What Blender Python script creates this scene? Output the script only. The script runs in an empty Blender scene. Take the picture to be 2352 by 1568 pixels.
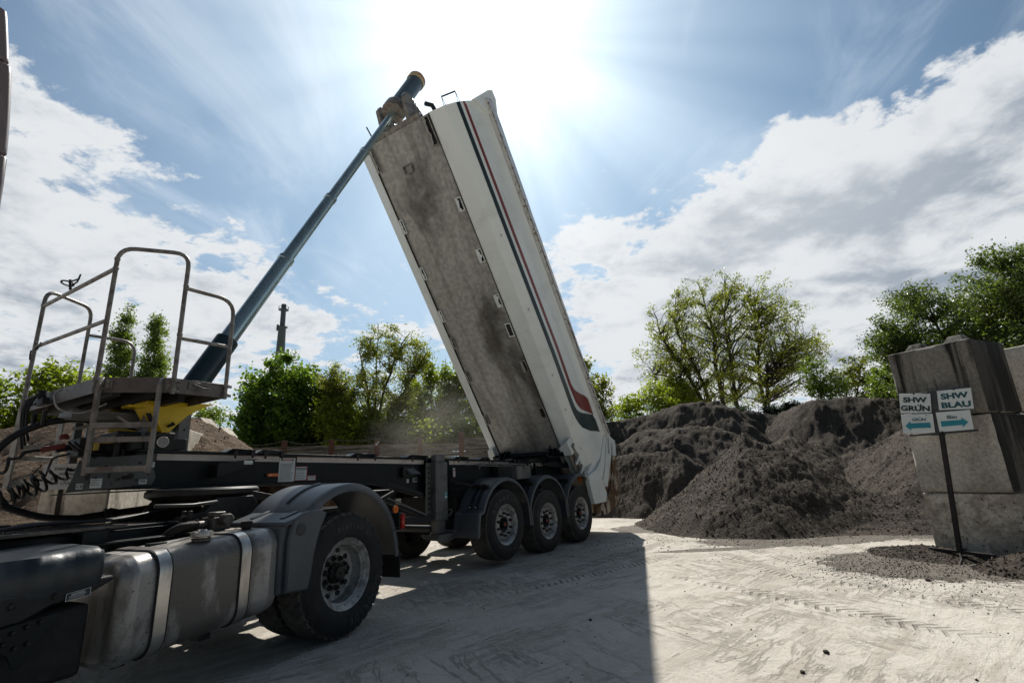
import bpy, math, random
import numpy as np
from mathutils import Vector, Matrix

random.seed(7)
RNG = np.random.default_rng(11)
SC = bpy.context.scene
COL = SC.collection
R = math.radians

# ------------------------------------------------------------------ camera
cam_d = bpy.data.cameras.new('camera')
cam = bpy.data.objects.new('camera', cam_d)
COL.objects.link(cam)
cam_d.sensor_width = 36.0
cam_d.lens = 17.548
cam_d.clip_start = 0.05
cam_d.clip_end = 3000
PITCH, ROLL = 0.261171, -0.046897
fwd = Vector((0, math.cos(PITCH), math.sin(PITCH)))
r0 = Vector((1, 0, 0))
u0 = r0.cross(fwd)
right = r0 * math.cos(ROLL) + u0 * math.sin(ROLL)
up = u0 * math.cos(ROLL) - r0 * math.sin(ROLL)
cam.matrix_world = Matrix(((right.x, up.x, -fwd.x, 0), (right.y, up.y, -fwd.y, 0), (right.z, up.z, -fwd.z, 1.3212), (0, 0, 0, 1)))
SC.camera = cam

# ------------------------------------------------------------------ light
SUN_EL, SUN_AZ = R(46.5), R(-1.5)          # azimuth from +Y towards +X
SUN = Vector((math.sin(SUN_AZ) * math.cos(SUN_EL), math.cos(SUN_AZ) * math.cos(SUN_EL), math.sin(SUN_EL)))
sl = bpy.data.lights.new('sun', 'SUN')
sl.energy = 5.0
sl.angle = R(0.6)
sl.color = (1.0, 0.95, 0.87)
so = bpy.data.objects.new('sun', sl)
COL.objects.link(so)
so.rotation_euler = SUN.to_track_quat('Z', 'Y').to_euler()

world = bpy.data.worlds.new('World')
SC.world = world
world.use_nodes = True
WT = world.node_tree
WT.nodes.clear()


class NB:
    """tiny node helper"""
    def __init__(s, tree):
        s.t = tree

    def n(s, kind, **kw):
        nd = s.t.nodes.new(kind)
        for k, v in kw.items():
            if k.startswith('i_'):
                key = k[2:]
                key = int(key) if key.isdigit() else key.replace('_', ' ')
                s.set(nd.inputs[key], v)
            else:
                setattr(nd, k, v)
        return nd

    def set(s, sock, v):
        if hasattr(v, 'is_output'):
            s.t.links.new(v, sock)
        elif hasattr(v, 'outputs'):
            s.t.links.new(v.outputs[0], sock)
        else:
            if isinstance(v, (tuple, list)) and len(v) == 3 and sock.type == 'RGBA':
                v = (*v, 1)
            sock.default_value = v

    def math(s, op, a, b=None, c=None, clamp=False):
        nd = s.t.nodes.new('ShaderNodeMath')
        nd.operation = op
        nd.use_clamp = clamp
        s.set(nd.inputs[0], a)
        if b is not None:
            s.set(nd.inputs[1], b)
        if c is not None:
            s.set(nd.inputs[2], c)
        return nd.outputs[0]

    def vmath(s, op, a, b=None, out=0):
        nd = s.t.nodes.new('ShaderNodeVectorMath')
        nd.operation = op
        s.set(nd.inputs[0], a)
        if b is not None:
            s.set(nd.inputs[1], b)
        return nd.outputs[out]

    def mix(s, f, a, b, mode='MIX'):
        nd = s.t.nodes.new('ShaderNodeMix')
        nd.data_type = 'RGBA'
        nd.blend_type = mode
        s.set(nd.inputs['Factor'], f)
        s.set(nd.inputs[6], a)
        s.set(nd.inputs[7], b)
        return nd.outputs[2]

    def noise(s, vec, scale, detail=4, rough=.55, dist=0.0, out=0):
        nd = s.t.nodes.new('ShaderNodeTexNoise')
        if vec is not None:
            s.set(nd.inputs['Vector'], vec)
        nd.inputs['Scale'].default_value = scale
        nd.inputs['Detail'].default_value = detail
        nd.inputs['Roughness'].default_value = rough
        nd.inputs['Distortion'].default_value = dist
        return nd.outputs[out]

    def ramp(s, f, lo, hi, a=0.0, b=1.0):
        nd = s.t.nodes.new('ShaderNodeMapRange')
        nd.interpolation_type = 'SMOOTHSTEP'
        s.set(nd.inputs[0], f)
        nd.inputs[1].default_value = lo
        nd.inputs[2].default_value = hi
        nd.inputs[3].default_value = a
        nd.inputs[4].default_value = b
        return nd.outputs[0]


def pixdir(x, y):
    """direction of a point of the sky, given where the photograph (2352 px wide) shows it"""
    f = 1146.5
    return (fwd + right * ((x - 1176) / f) - up * ((y - 784) / f)).normalized()


W = NB(WT)
tc = W.n('ShaderNodeTexCoord')
D = W.vmath('NORMALIZE', tc.outputs['Generated'])
sky = W.n('ShaderNodeTexSky', sky_type='NISHITA', sun_disc=False, sun_elevation=SUN_EL, sun_rotation=SUN_AZ, air_density=1.0, dust_density=0.6, ozone_density=1.6)
SKY_K = 0.060
sep = W.n('ShaderNodeSeparateXYZ', i_0=D)
zc = W.math('MAXIMUM', sep.outputs[2], 0.0)
den = W.math('ADD', zc, 0.22)
px = W.math('DIVIDE', sep.outputs[0], den)
py = W.math('DIVIDE', sep.outputs[1], den)
pl = W.n('ShaderNodeCombineXYZ', i_0=px, i_1=py, i_2=0.0)
n1 = W.noise(pl, 2.1, 11, .60, .25)
n2 = W.noise(W.vmath('ADD', pl, (4.3, 1.7, 0.0)), 8.5, 9, .64, .15)
cov = W.math('ADD', W.math('MULTIPLY', n1, .62), W.math('MULTIPLY', n2, .38))
cov = W.math('ADD', W.math('MULTIPLY', W.math('SUBTRACT', cov, .5), 1.55), .5)


def blob(x, y, width, amp):
    d = pixdir(x, y)
    dt = W.vmath('DOT_PRODUCT', D, tuple(d), out=1)
    return W.math('MULTIPLY', W.ramp(dt, math.cos(width), 1.0), amp * .92)


for args in ((130, 600, .36, .15), (40, 240, .18, .08), (380, 430, .16, .06), (2330, 420, .30, .20), (2100, 560, .34, .18), (1750, 640, .36, .18), (1500, 600, .26, .11), (1400, 850, .35, .14),
             (700, 860, .34, .12), (2000, 800, .50, .14), (0, 800, .30, .12), (330, 60, .20, -.10), (620, 160, .36, -.14), (800, 480, .26, -.12), (1750, 130, .42, -.16), (2200, 40, .26, -.10), (1500, 300, .25, -.06), (1860, 330, .08, .10), (1370, 410, .05, .10), (1350, 15, .05, .12), (460, 65, .04, .14), (385, 148, .04, .13), (1800, 290, .05, .08)):
    cov = W.math('ADD', cov, blob(*args))
front = W.ramp(sep.outputs[1], -.35, .25)
cov = W.math('MULTIPLY', cov, W.math('ADD', .72, W.math('MULTIPLY', front, .28)))
mask = W.ramp(cov, .565, .655)
core = W.ramp(cov, .62, .86)
SD = W.vmath('DOT_PRODUCT', D, tuple(SUN), out=1)
# clouds: lit rims, greyer bellies
shade = W.noise(W.vmath('ADD', pl, (0.0, .13, 0.0)), 3.4, 8, .58, .2)
ccol = W.mix(W.math('MULTIPLY', W.math('MULTIPLY', W.ramp(shade, .40, .62), core), W.ramp(SD, .55, .85, 1.0, .60)), (0.88, 0.91, 0.94), (0.30, 0.37, 0.46))
halo_a = W.math('POWER', W.math('MAXIMUM', SD, 0.0), 26.0)
halo_b = W.math('POWER', W.math('MAXIMUM', SD, 0.0), 7.0)
veil = W.noise(pl, .9, 5, .5, .6)
# crepuscular streaks: noise over the direction around the sun
sunp = W.vmath('SUBTRACT', D, W.vmath('MULTIPLY', tuple(SUN), W.n('ShaderNodeCombineXYZ', i_0=SD, i_1=SD, i_2=SD)))
rays = W.noise(W.vmath('NORMALIZE', sunp), 2.3, 3, .5)
rays = W.ramp(rays, .22, .80)
halo = W.math('ADD', W.math('MULTIPLY', W.math('POWER', halo_a, 1.5), .62), W.math('MULTIPLY', halo_b, W.math('ADD', .03, W.math('MULTIPLY', W.math('MULTIPLY', veil, W.math('ADD', .35, rays)), .24))))
sc_ = W.t.nodes.new('ShaderNodeVectorMath')
sc_.operation = 'MULTIPLY'
W.set(sc_.inputs[0], sky.outputs[0])
sc_.inputs[1].default_value = (SKY_K * .50, SKY_K * .86, SKY_K * 1.06)
low = W.math('POWER', W.math('SUBTRACT', 1.0, zc), 3.0)
hz = W.math('MULTIPLY', W.math('ADD', W.math('MULTIPLY', low, .95), W.math('MULTIPLY', halo_b, W.math('ADD', .40, W.math('MULTIPLY', rays, .45)))), W.math('ADD', .66, W.math('MULTIPLY', veil, .6)), clamp=True)
hz = W.math('MULTIPLY', hz, W.math('ADD', .10, W.math('MULTIPLY', front, .90)))
deep = W.ramp(SD, .42, .93, .30, 1.0)
dk = W.vmath('MULTIPLY', sc_.outputs[0], W.n('ShaderNodeCombineXYZ', i_0=deep, i_1=deep, i_2=deep))
base = W.mix(hz, dk, (.55, .69, .80))
wisp = W.noise(W.vmath('MULTIPLY', pl, (2.4, .9, 1.0)), 1.5, 9, .62, .9)
wisp = W.math('MULTIPLY', W.ramp(wisp, .44, .74), W.ramp(SD, .35, .80, .10, .34))
base = W.mix(wisp, base, (.74, .82, .88))
cl = W.vmath('MULTIPLY', ccol, (0.74, 0.74, 0.74))
allc = W.mix(mask, base, cl)
glow = W.n('ShaderNodeCombineXYZ', i_0=W.math('MULTIPLY', halo, .98), i_1=halo, i_2=W.math('MULTIPLY', halo, 1.0))
tot = W.vmath('ADD', allc, glow)
bg = W.n('ShaderNodeBackground', i_Color=tot, i_Strength=1.0)
W.n('ShaderNodeOutputWorld', i_Surface=bg)

SC.view_settings.view_transform = 'Standard'
SC.view_settings.look = 'None'
SC.view_settings.gamma = 1.0
SC.view_settings.exposure = 0.22
SC.view_settings.use_curve_mapping = False
SC.cycles.max_bounces = 6
SC.cycles.transparent_max_bounces = 4
try:
    SC.cycles.use_denoising = True
except Exception:
    pass


# ------------------------------------------------------------------ materials
def mat(name, col, rough=.6, metal=0.0, col2=None, scale=3.0, lo=.35, hi=.7, bump=0.0, bscale=40.0, stretch=(1, 1, 1), spec=.5, col3=None, scale3=1.0, lo3=.5, hi3=.7, stretch3=None, rvar=.12, fine=None, trans=0.0, tilt=False):
    m = bpy.data.materials.new(name)
    m.use_nodes = True
    t = m.node_tree
    t.nodes.clear()
    N = NB(t)
    tcn = N.n('ShaderNodeTexCoord')
    src = tcn.outputs['Object']
    if tilt:
        e_ = N.vmath('DOT_PRODUCT', src, (-.57296, 0, .81958), 1)
        g_ = N.vmath('DOT_PRODUCT', src, (.81958, 0, .57296), 1)
        sy = N.n('ShaderNodeSeparateXYZ', i_0=src)
        src = N.n('ShaderNodeCombineXYZ', i_0=g_, i_1=sy.outputs[1], i_2=e_).outputs[0]
    v = N.vmath('MULTIPLY', src, stretch)
    c = (*col, 1)
    nz = N.noise(v, scale, 7, .62, .4)
    f = N.ramp(nz, lo, hi)
    cc = N.mix(f, c, (*(col2 or tuple(x * .72 for x in col)), 1))
    if col3:
        v3 = N.vmath('MULTIPLY', src, stretch3 or stretch)
        n3 = N.noise(N.vmath('ADD', v3, (7.1, 3.3, 1.9)), scale3, 6, .6, .3)
        cc = N.mix(N.ramp(n3, lo3, hi3), cc, (*col3, 1))
    if fine:
        nf = N.noise(tcn.outputs['Object'], fine, 3, .6)
        cc = N.mix(N.ramp(nf, .35, .65), cc, N.mix(1.0, cc, (.72, .72, .72, 1), 'MULTIPLY'))
    rr = N.math('ADD', rough - rvar * .5, N.math('MULTIPLY', nz, rvar), clamp=True)
    b = N.n('ShaderNodeBsdfPrincipled')
    N.set(b.inputs['Base Color'], cc)
    N.set(b.inputs['Roughness'], rr)
    b.inputs['Metallic'].default_value = metal
    b.inputs['Specular IOR Level'].default_value = spec
    if bump:
        bn = N.n('ShaderNodeBump')
        bn.inputs['Strength'].default_value = min(1.0, bump)
        bn.inputs['Distance'].default_value = .02
        N.set(bn.inputs['Height'], N.noise(v, bscale, 6, .65))
        N.set(b.inputs['Normal'], bn.outputs[0])
    out = N.n('ShaderNodeOutputMaterial')
    if trans:
        tr = N.n('ShaderNodeBsdfTranslucent')
        N.set(tr.inputs[0], cc)
        mx = N.n('ShaderNodeMixShader', i_0=trans)
        N.set(mx.inputs[1], b.outputs[0])
        N.set(mx.inputs[2], tr.outputs[0])
        N.set(out.inputs[0], mx.outputs[0])
    else:
        N.set(out.inputs[0], b.outputs[0])
    return m


M = {}
M['white'] = mat('body_white_paint', (.74, .79, .79), .26, 0, (.62, .655, .645), 1.4, .45, .75, .04, 120, (1, 1, 1), .5, (.36, .33, .28), 9, .62, .85, (1, 1, 6), .1)
M['floor'] = mat('stained_steel_floor', (.42, .42, .405), .42, .15, (.085, .081, .078), .62, .51, .68, .10, 6, (1, 1, .60), .4, (.170, .162, .150), 2.2, .44, .78, (1, 1.9, .12), .25, 11, 0.0, True)
M['stripe_dark'] = mat('dark_stripe', (.018, .035, .040), .3)
M['stripe_red'] = mat('red_stripe', (.22, .030, .020), .3, 0, (.16, .02, .016))
M['mud'] = mat('muddy_tailgate', (.50, .44, .35), .55, 0, (.15, .085, .040), 2.0, .42, .56, .25, 30, (1, 1, 1), .3, (.055, .032, .018), 14, .50, .60, (1, 1, .30))
M['frame'] = mat('frame_paint', (.005, .009, .011), .45, 0, (.011, .016, .018), 2, .4, .7, .03, 60, (1, 1, 1), .22, (.07, .068, .060), 5, .66, .85)
M['black'] = mat('black_steel', (.009, .010, .011), .55, 0, (.020, .019, .018), 5, .45, .75, .12, 50, (1, 1, 1), .4)
M['blackplastic'] = mat('black_plastic', (.014, .021, .027), .38, 0, (.030, .038, .045), 3, .42, .75, .12, 70, (1, 1, 1), .5, (.10, .10, .10), 3.2, .72, .95)
M['fender'] = mat('fender_plastic', (.062, .071, .083), .38, 0, (.100, .108, .117), 2.5, .4, .75, .08, 90, (1, 1, .5), .5, (.12, .125, .13), 5, .6, .85, (1, 1, .3))
M['galv'] = mat('galvanised_steel', (.36, .35, .33), .46, .2, (.20, .19, .175), 6, .4, .66, .12, 70, (1, 1, 1), .5, (.12, .085, .06), 4, .62, .85)
M['galvdark'] = mat('weathered_rail_steel', (.26, .245, .225), .45, .2, (.13, .115, .10), 9, .4, .66, .0, 60, (1, 1, 1), .5, (.09, .055, .035), 7, .6, .8)
M['leg'] = mat('landing_leg_paint', (.135, .138, .134), .5, .25, (.085, .086, .084), 8, .4, .7, .06, 200)
M['chrome'] = mat('hydraulic_chrome', (.42, .53, .55), .24, .75, (.30, .39, .41), 3, .4, .7, .0, 60, (1, 1, .1))
M['cyldark'] = mat('cylinder_paint', (.016, .036, .044), .32, .0, (.022, .042, .05), 6)
M['yellow'] = mat('yellow_bracket', (.72, .50, .010), .35, 0, (.55, .36, .01), 3, .45, .8, .05, 40, (1, 1, 1), .5, (.2, .12, .03), 9, .68, .85)
M['tank'] = mat('aluminium_tank', (.36, .348, .335), .40, .4, (.14, .128, .115), 1.9, .46, .56, .12, 60, (1, 1, .3), .5, (.08, .07, .06), 75, .60, .68, (1, 1, 1), .2)
M['strap'] = mat('tank_strap_steel', (.55, .52, .48), .30, .9, (.35, .32, .29), 8, .45, .7, .08, 50, (1, 1, .3))
M['rubber'] = mat('tyre_rubber', (.013, .014, .015), .68, 0, (.028, .027, .026), 6, .4, .7, .2, 90, (1, 1, 1), .35)
M['rubtread'] = mat('dusty_tread_rubber', (.115, .105, .092), .9, 0, (.060, .056, .052), 7, .4, .7, .25, 60, (1, 1, 1), .2)
M['tyretext'] = mat('raised_tyre_letter', (.046, .048, .052), .6)
M['rim'] = mat('rim_silver', (.46, .46, .455), .42, .35, (.24, .23, .215), 12, .4, .62, .3, 90, (1, 1, 1), .5, (.07, .05, .035), 22, .6, .7)
M['hub'] = mat('hub_iron', (.014, .013, .013), .5, .3, (.032, .028, .025), 15)
M['nut'] = mat('nut_cap', (.035, .034, .034), .35, .5, (.07, .065, .06), 30)
M['redspot'] = mat('red_hub_badge', (.50, .035, .02), .4)
M['orange'] = mat('amber_lens', (.85, .20, .02), .2, 0, (.65, .13, .015), 30)
M['redlens'] = mat('red_lens', (.60, .02, .015), .15, 0, (.35, .01, .01), 30)
M['label'] = mat('label_white', (.66, .70, .70), .5, 0, (.52, .54, .53), 12, .4, .8)
M['labelred'] = mat('label_red', (.45, .03, .03), .5)
M['ink'] = mat('label_ink', (.03, .035, .04), .6)
M['strip'] = mat('reflective_strip', (.66, .60, .57), .45, 0, (.50, .45, .42), 2, .4, .75, .0, 10, (1, 1, 1), .5, (.20, .16, .13), 8, .62, .8)
M['stripmark'] = mat('reflective_mark', (.62, .62, .62), .4)
M['concrete'] = mat('grey_concrete', (.58, .54, .475), .85, 0, (.38, .345, .30), 1.6, .40, .60, .35, 26, (1, 1, .5), .2, (.09, .08, .07), 34, .62, .70, (1, 1, 1), .1, 26)
M['concshadestain'] = mat('shade_tinted_stained_concrete', (.115, .108, .097), .75, 0, (.060, .055, .050), 1.3, .40, .60, .3, 26, (1, 1, .5), .3, (.018, .018, .018), 3.0, .42, .56, (1.5, 1.5, .14), .1, 24)  # stain streaks over a base darkened to paint in the neighbouring stack's shade
M['concstreak'] = mat('streaked_concrete', (.40, .37, .32), .85, 0, (.24, .218, .188), 1.3, .40, .60, .35, 26, (1, 1, .5), .2, (.028, .026, .024), 3.2, .47, .60, (1.5, 1.5, .16), .1, 24)
M['concrete2'] = mat('pitted_concrete', (.68, .62, .53), .88, 0, (.44, .38, .31), 3.2, .42, .58, .5, 18, (1, 1, 1), .2, (.11, .10, .085), 20, .58, .66, (1, 1, 1), .1, 18)
M['wallconc'] = mat('pale_wall_concrete', (.60, .55, .47), .88, 0, (.40, .35, .28), 1.6, .4, .66, .3, 20, (1, 1, .6), .2, (.12, .09, .07), 3.4, .58, .72, (1, 1, .3), .1, 16)
M['rust'] = mat('rusty_iron', (.022, .018, .017), .75, .2, (.055, .032, .024), 9, .5, .75, .3, 60)
M['rustpost'] = mat('rusty_beam', (.15, .065, .042), .8, .1, (.16, .08, .05), 5, .4, .7, .3, 30)
M['teal'] = mat('sign_teal', (.02, .22, .28), .45, 0, (.03, .27, .33), 6)
M['tealdark'] = mat('sign_teal_text', (.012, .085, .105), .5)
M['greendark'] = mat('sign_green_text', (.014, .030, .026), .5)
M['sign'] = mat('weathered_sign_white', (.66, .70, .69), .45, 0, (.55, .57, .55), 4, .45, .8, .03, 30, (1, 1, 1), .4, (.30, .25, .20), 6, .66, .82, (1, 1, .6))
M['signback'] = mat('sign_frame_grey', (.075, .075, .080), .5, .3, (.05, .05, .05), 6)
M['redplastic'] = mat('red_plastic', (.20, .022, .014), .45, 0, (.12, .02, .012), 10)
M['plank'] = mat('weathered_planks', (.34, .30, .25), .85, 0, (.065, .055, .045), 2.0, .38, .66, .5, 12, (.5, .5, 7), .2, (.28, .255, .22), 3, .60, .75, (.4, .4, 9), .1, 20)
M['bark'] = mat('tree_bark', (.050, .043, .034), .9, 0, (.028, .024, .020), 8, .4, .7, .4, 20)
M['cab'] = mat('cab_panel_paint', (.16, .13, .13), .35)
M['cabedge'] = mat('cab_panel_pale', (.55, .55, .55), .35)
M['chimney'] = mat('chimney_render', (.075, .10, .10), .8, 0, (.07, .09, .09), .5)
M['chimtop'] = mat('chimney_dark_top', (.06, .08, .10), .7)
M['rope'] = mat('grey_cable', (.16, .14, .12), .7)
M['gaugeface'] = mat('gauge_face', (.30, .30, .28), .4)


def leafmat(name, col, col2, trans=.5):
    m = bpy.data.materials.new(name)
    m.use_nodes = True
    t = m.node_tree
    t.nodes.clear()
    N = NB(t)
    tcn = N.n('ShaderNodeTexCoord')
    geo = N.n('ShaderNodeNewGeometry')
    nz = N.noise(tcn.outputs['Object'], .9, 3, .6)
    rnd = geo.outputs['Random Per Island']
    f = N.math('ADD', N.math('MULTIPLY', N.ramp(nz, .35, .65), .55), N.math('MULTIPLY', rnd, .45))
    cc = N.mix(f, (*col, 1), (*col2, 1))
    b = N.n('ShaderNodeBsdfPrincipled')
    N.set(b.inputs['Base Color'], cc)
    b.inputs['Roughness'].default_value = .45
    tr = N.n('ShaderNodeBsdfTranslucent')
    c2 = N.mix(1.0, cc, (1.9, 2.0, .8, 1), 'MULTIPLY')
    N.set(tr.inputs[0], c2)
    mx = N.n('ShaderNodeMixShader', i_0=trans)
    N.set(mx.inputs[1], b.outputs[0])
    N.set(mx.inputs[2], tr.outputs[0])
    out = N.n('ShaderNodeOutputMaterial')
    N.set(out.inputs[0], mx.outputs[0])
    return m


M['leaf_dark'] = leafmat('leaf_dark_green', (.045, .090, .016), (.125, .190, .032), .55)
M['leaf_mid'] = leafmat('leaf_mid_green', (.068, .105, .024), (.145, .188, .040))
M['leaf_yel'] = leafmat('leaf_yellow_green', (.105, .145, .020), (.225, .255, .034), .58)
M['leaf_olive'] = leafmat('leaf_olive', (.095, .118, .024), (.205, .215, .040), .52)
M['leaf_willow'] = leafmat('leaf_willow_green', (.060, .085, .024), (.110, .145, .040), .42)
M['leaf_blue'] = leafmat('leaf_ivy', (.018, .035, .018), (.03, .055, .025), .25)


def soilmat(name, col, col2, col3):
    m = bpy.data.materials.new(name)
    m.use_nodes = True
    t = m.node_tree
    t.nodes.clear()
    N = NB(t)
    tcn = N.n('ShaderNodeTexCoord')
    o = tcn.outputs['Object']
    n_a = N.noise(o, 1.1, 8, .65, .3)
    n_b = N.noise(o, 9, 8, .7, .2)
    cc = N.mix(N.ramp(n_a, .38, .66), (*col, 1), (*col2, 1))
    cc = N.mix(N.ramp(n_b, .50, .70), cc, (*col3, 1))
    b = N.n('ShaderNodeBsdfPrincipled')
    N.set(b.inputs['Base Color'], cc)
    b.inputs['Roughness'].default_value = .95
    b.inputs['Specular IOR Level'].default_value = .15
    vor = N.n('ShaderNodeTexVoronoi')
    N.set(vor.inputs['Vector'], o)
    vor.inputs['Scale'].default_value = 17
    h = N.math('ADD', N.math('MULTIPLY', vor.outputs[0], -.5), N.math('ADD', n_b, N.noise(o, 34, 5, .7)))
    bn = N.n('ShaderNodeBump')
    bn.inputs['Strength'].default_value = 1.0
    bn.inputs['Distance'].default_value = .045
    N.set(bn.inputs['Height'], h)
    N.set(b.inputs['Normal'], bn.outputs[0])
    out = N.n('ShaderNodeOutputMaterial')
    N.set(out.inputs[0], b.outputs[0])
    return m


M['soil'] = soilmat('dark_soil', (.088, .074, .060), (.044, .037, .030), (.155, .132, .106))
M['soilbrown'] = soilmat('brown_soil', (.15, .105, .072), (.090, .062, .042), (.21, .155, .11))


# ------------------------------------------------------------------ mesh builder
class MB:
    def __init__(s):
        s.v = []
        s.f = []
        s.marks = []

    def cut(s):
        """what follows becomes an object of its own"""
        s.marks.append((len(s.v), len(s.f)))
        return s

    def add(s, vs, fs):
        o = len(s.v)
        s.v += [tuple(p) for p in vs]
        s.f += [tuple(i + o for i in q) for q in fs]
        return s

    def box(s, x0, x1, y0, y1, z0, z1):
        return s.hexa([(x0, y0, z0), (x1, y0, z0), (x1, y1, z0), (x0, y1, z0), (x0, y0, z1), (x1, y0, z1), (x1, y1, z1), (x0, y1, z1)])

    def hexa(s, p):
        return s.add(p, [(0, 3, 2, 1), (4, 5, 6, 7), (0, 1, 5, 4), (1, 2, 6, 5), (2, 3, 7, 6), (3, 0, 4, 7)])

    def beam(s, a, b, w, h, upv=(0, 0, 1)):
        a, b = Vector(a), Vector(b)
        d = (b - a).normalized()
        upv = Vector(upv)
        if abs(d.dot(upv)) > .95:
            upv = Vector((0, 1, 0))
        x = d.cross(upv).normalized()
        y = x.cross(d)
        P = []
        for q in (a, b):
            for sx, sy in ((-1, -1), (1, -1), (1, 1), (-1, 1)):
                P.append(q + x * (sx * w / 2) + y * (sy * h / 2))
        return s.add(P, [(0, 1, 2, 3), (7, 6, 5, 4), (0, 4, 5, 1), (1, 5, 6, 2), (2, 6, 7, 3), (3, 7, 4, 0)])

    def tube(s, path, r, seg=10, cap=True):
        path = [Vector(p) for p in path]
        rs = r if isinstance(r, (list, tuple)) else [r] * len(path)
        n = len(path)
        vs, fs = [], []
        t0 = (path[1] - path[0]).normalized()
        ref = Vector((0, 0, 1)) if abs(t0.z) < .9 else Vector((1, 0, 0))
        x = t0.cross(ref).normalized()
        for i, p in enumerate(path):
            if i == 0:
                t = t0
            elif i == n - 1:
                t = (path[i] - path[i - 1]).normalized()
            else:
                t = ((path[i] - path[i - 1]).normalized() + (path[i + 1] - path[i]).normalized())
                t = t.normalized() if t.length > 1e-6 else (path[i + 1] - path[i]).normalized()
            x = (x - t * x.dot(t))
            x = x.normalized() if x.length > 1e-6 else t.orthogonal().normalized()
            y = t.cross(x)
            for k in range(seg):
                a = 2 * math.pi * k / seg
                vs.append(p + (x * math.cos(a) + y * math.sin(a)) * rs[i])
        for i in range(n - 1):
            for k in range(seg):
                k2 = (k + 1) % seg
                fs.append((i * seg + k, i * seg + k2, (i + 1) * seg + k2, (i + 1) * seg + k))
        if cap:
            fs.append(tuple(range(seg))[::-1])
            fs.append(tuple((n - 1) * seg + k for k in range(seg)))
        return s.add(vs, fs)

    def cyl(s, a, b, r, r2=None, seg=20):
        return s.tube([a, b], [r, r if r2 is None else r2], seg)

    def prism(s, poly, origin, ex, ey, ez, depth):
        """poly in (ex,ey) plane, extruded along ez by depth"""
        o, ex, ey, ez = Vector(origin), Vector(ex), Vector(ey), Vector(ez)
        n = len(poly)
        a = [o + ex * p[0] + ey * p[1] for p in poly]
        b = [q + ez * depth for q in a]
        fs = [tuple(range(n))[::-1], tuple(range(n, 2 * n))]
        for i in range(n):
            j = (i + 1) % n
            fs.append((i, j, n + j, n + i))
        return s.add(a + b, fs)

    def lathe(s, prof, c, axis, seg=48, closed=False):
        """prof: (radius, offset along axis)"""
        c, axis = Vector(c), Vector(axis).normalized()
        x = Vector((0, 0, 1)) if abs(axis.z) < .9 else Vector((1, 0, 0))
        x = (x - axis * x.dot(axis)).normalized()
        y = axis.cross(x)
        n = len(prof)
        vs, fs = [], []
        for k in range(seg):
            a = 2 * math.pi * k / seg
            for r_, h in prof:
                vs.append(c + axis * h + (x * math.cos(a) + y * math.sin(a)) * r_)
        for k in range(seg):
            k2 = (k + 1) % seg
            for i in range(n - 1 + (1 if closed else 0)):
                j = (i + 1) % n
                fs.append((k * n + i, k2 * n + i, k2 * n + j, k * n + j))
        return s.add(vs, fs)

    def obj(s, name, m, parent=None, bevel=0.0, smooth=35, **tags):
        mk_ = [q for q in s.marks if q[1] < len(s.f)]
        if len(mk_) > 1 or (mk_ and mk_[0][1] > 0):
            if mk_[0][1] > 0:
                mk_ = [(0, 0)] + mk_
            mk_ = [q for i, q in enumerate(mk_) if i == 0 or q != mk_[i - 1]] + [(len(s.v), len(s.f))]
            out = []
            for (v0, f0_), (v1, f1_) in zip(mk_, mk_[1:]):
                if f1_ == f0_:
                    continue
                q = MB()
                q.v = s.v[v0:v1]
                q.f = [tuple(i - v0 for i in f) for f in s.f[f0_:f1_]]
                out.append(q.obj(name, m, parent, bevel, smooth, **tags))
            return out[0]
        me = bpy.data.meshes.new(name)
        me.from_pydata([tuple(p) for p in s.v], [], s.f)
        me.validate()
        return link(name, me, m, parent, bevel, smooth, **tags)


def link(name, me, m, parent=None, bevel=0.0, smooth=35, **tags):
    ms = m if isinstance(m, (list, tuple)) else [m]
    for q in ms:
        me.materials.append(M[q] if isinstance(q, str) else q)
    if smooth:
        me.polygons.foreach_set('use_smooth', [True] * len(me.polygons))
        me.set_sharp_from_angle(angle=R(smooth))
    me.update()
    o = bpy.data.objects.new(name, me)
    COL.objects.link(o)
    if parent:
        o.parent = parent
    if bevel:
        b = o.modifiers.new('edge', 'BEVEL')
        b.width = bevel
        b.segments = 2
        b.limit_method = 'ANGLE'
        b.angle_limit = R(40)
    for k, v in tags.items():
        o[k] = v
    return o


def fixn(o):
    import bmesh
    bm = bmesh.new()
    bm.from_mesh(o.data)
    bmesh.ops.recalc_face_normals(bm, faces=bm.faces[:])
    bm.to_mesh(o.data)
    bm.free()
    return o


def empty(name, loc, rz, label, category, group=None):
    o = bpy.data.objects.new(name, None)
    COL.objects.link(o)
    o.location = loc
    o.rotation_euler = (0, 0, rz)
    o.empty_display_size = .3
    o['label'] = label
    o['category'] = category
    if group:
        o['group'] = group
    return o


def text_mesh(txt, size, bold=0.0, extrude=0.0, align='CENTER', sx=1.0, spacing=1.0):
    cu = bpy.data.curves.new('lettering', 'FONT')
    cu.body = txt
    cu.size = size
    cu.offset = bold
    cu.extrude = extrude
    cu.align_x = align
    cu.align_y = 'CENTER'
    cu.space_character = spacing
    cu.space_line = 1.0
    cu.resolution_u = 3
    ob = bpy.data.objects.new('lettering', cu)
    COL.objects.link(ob)
    bpy.context.view_layer.update()
    dg = bpy.context.evaluated_depsgraph_get()
    me = bpy.data.meshes.new_from_object(ob.evaluated_get(dg))
    vs = [(v.co.x * sx, v.co.y, v.co.z) for v in me.vertices]
    fs = [tuple(p.vertices) for p in me.polygons]
    bpy.data.objects.remove(ob)
    bpy.data.curves.remove(cu)
    bpy.data.meshes.remove(me)
    return vs, fs


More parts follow.
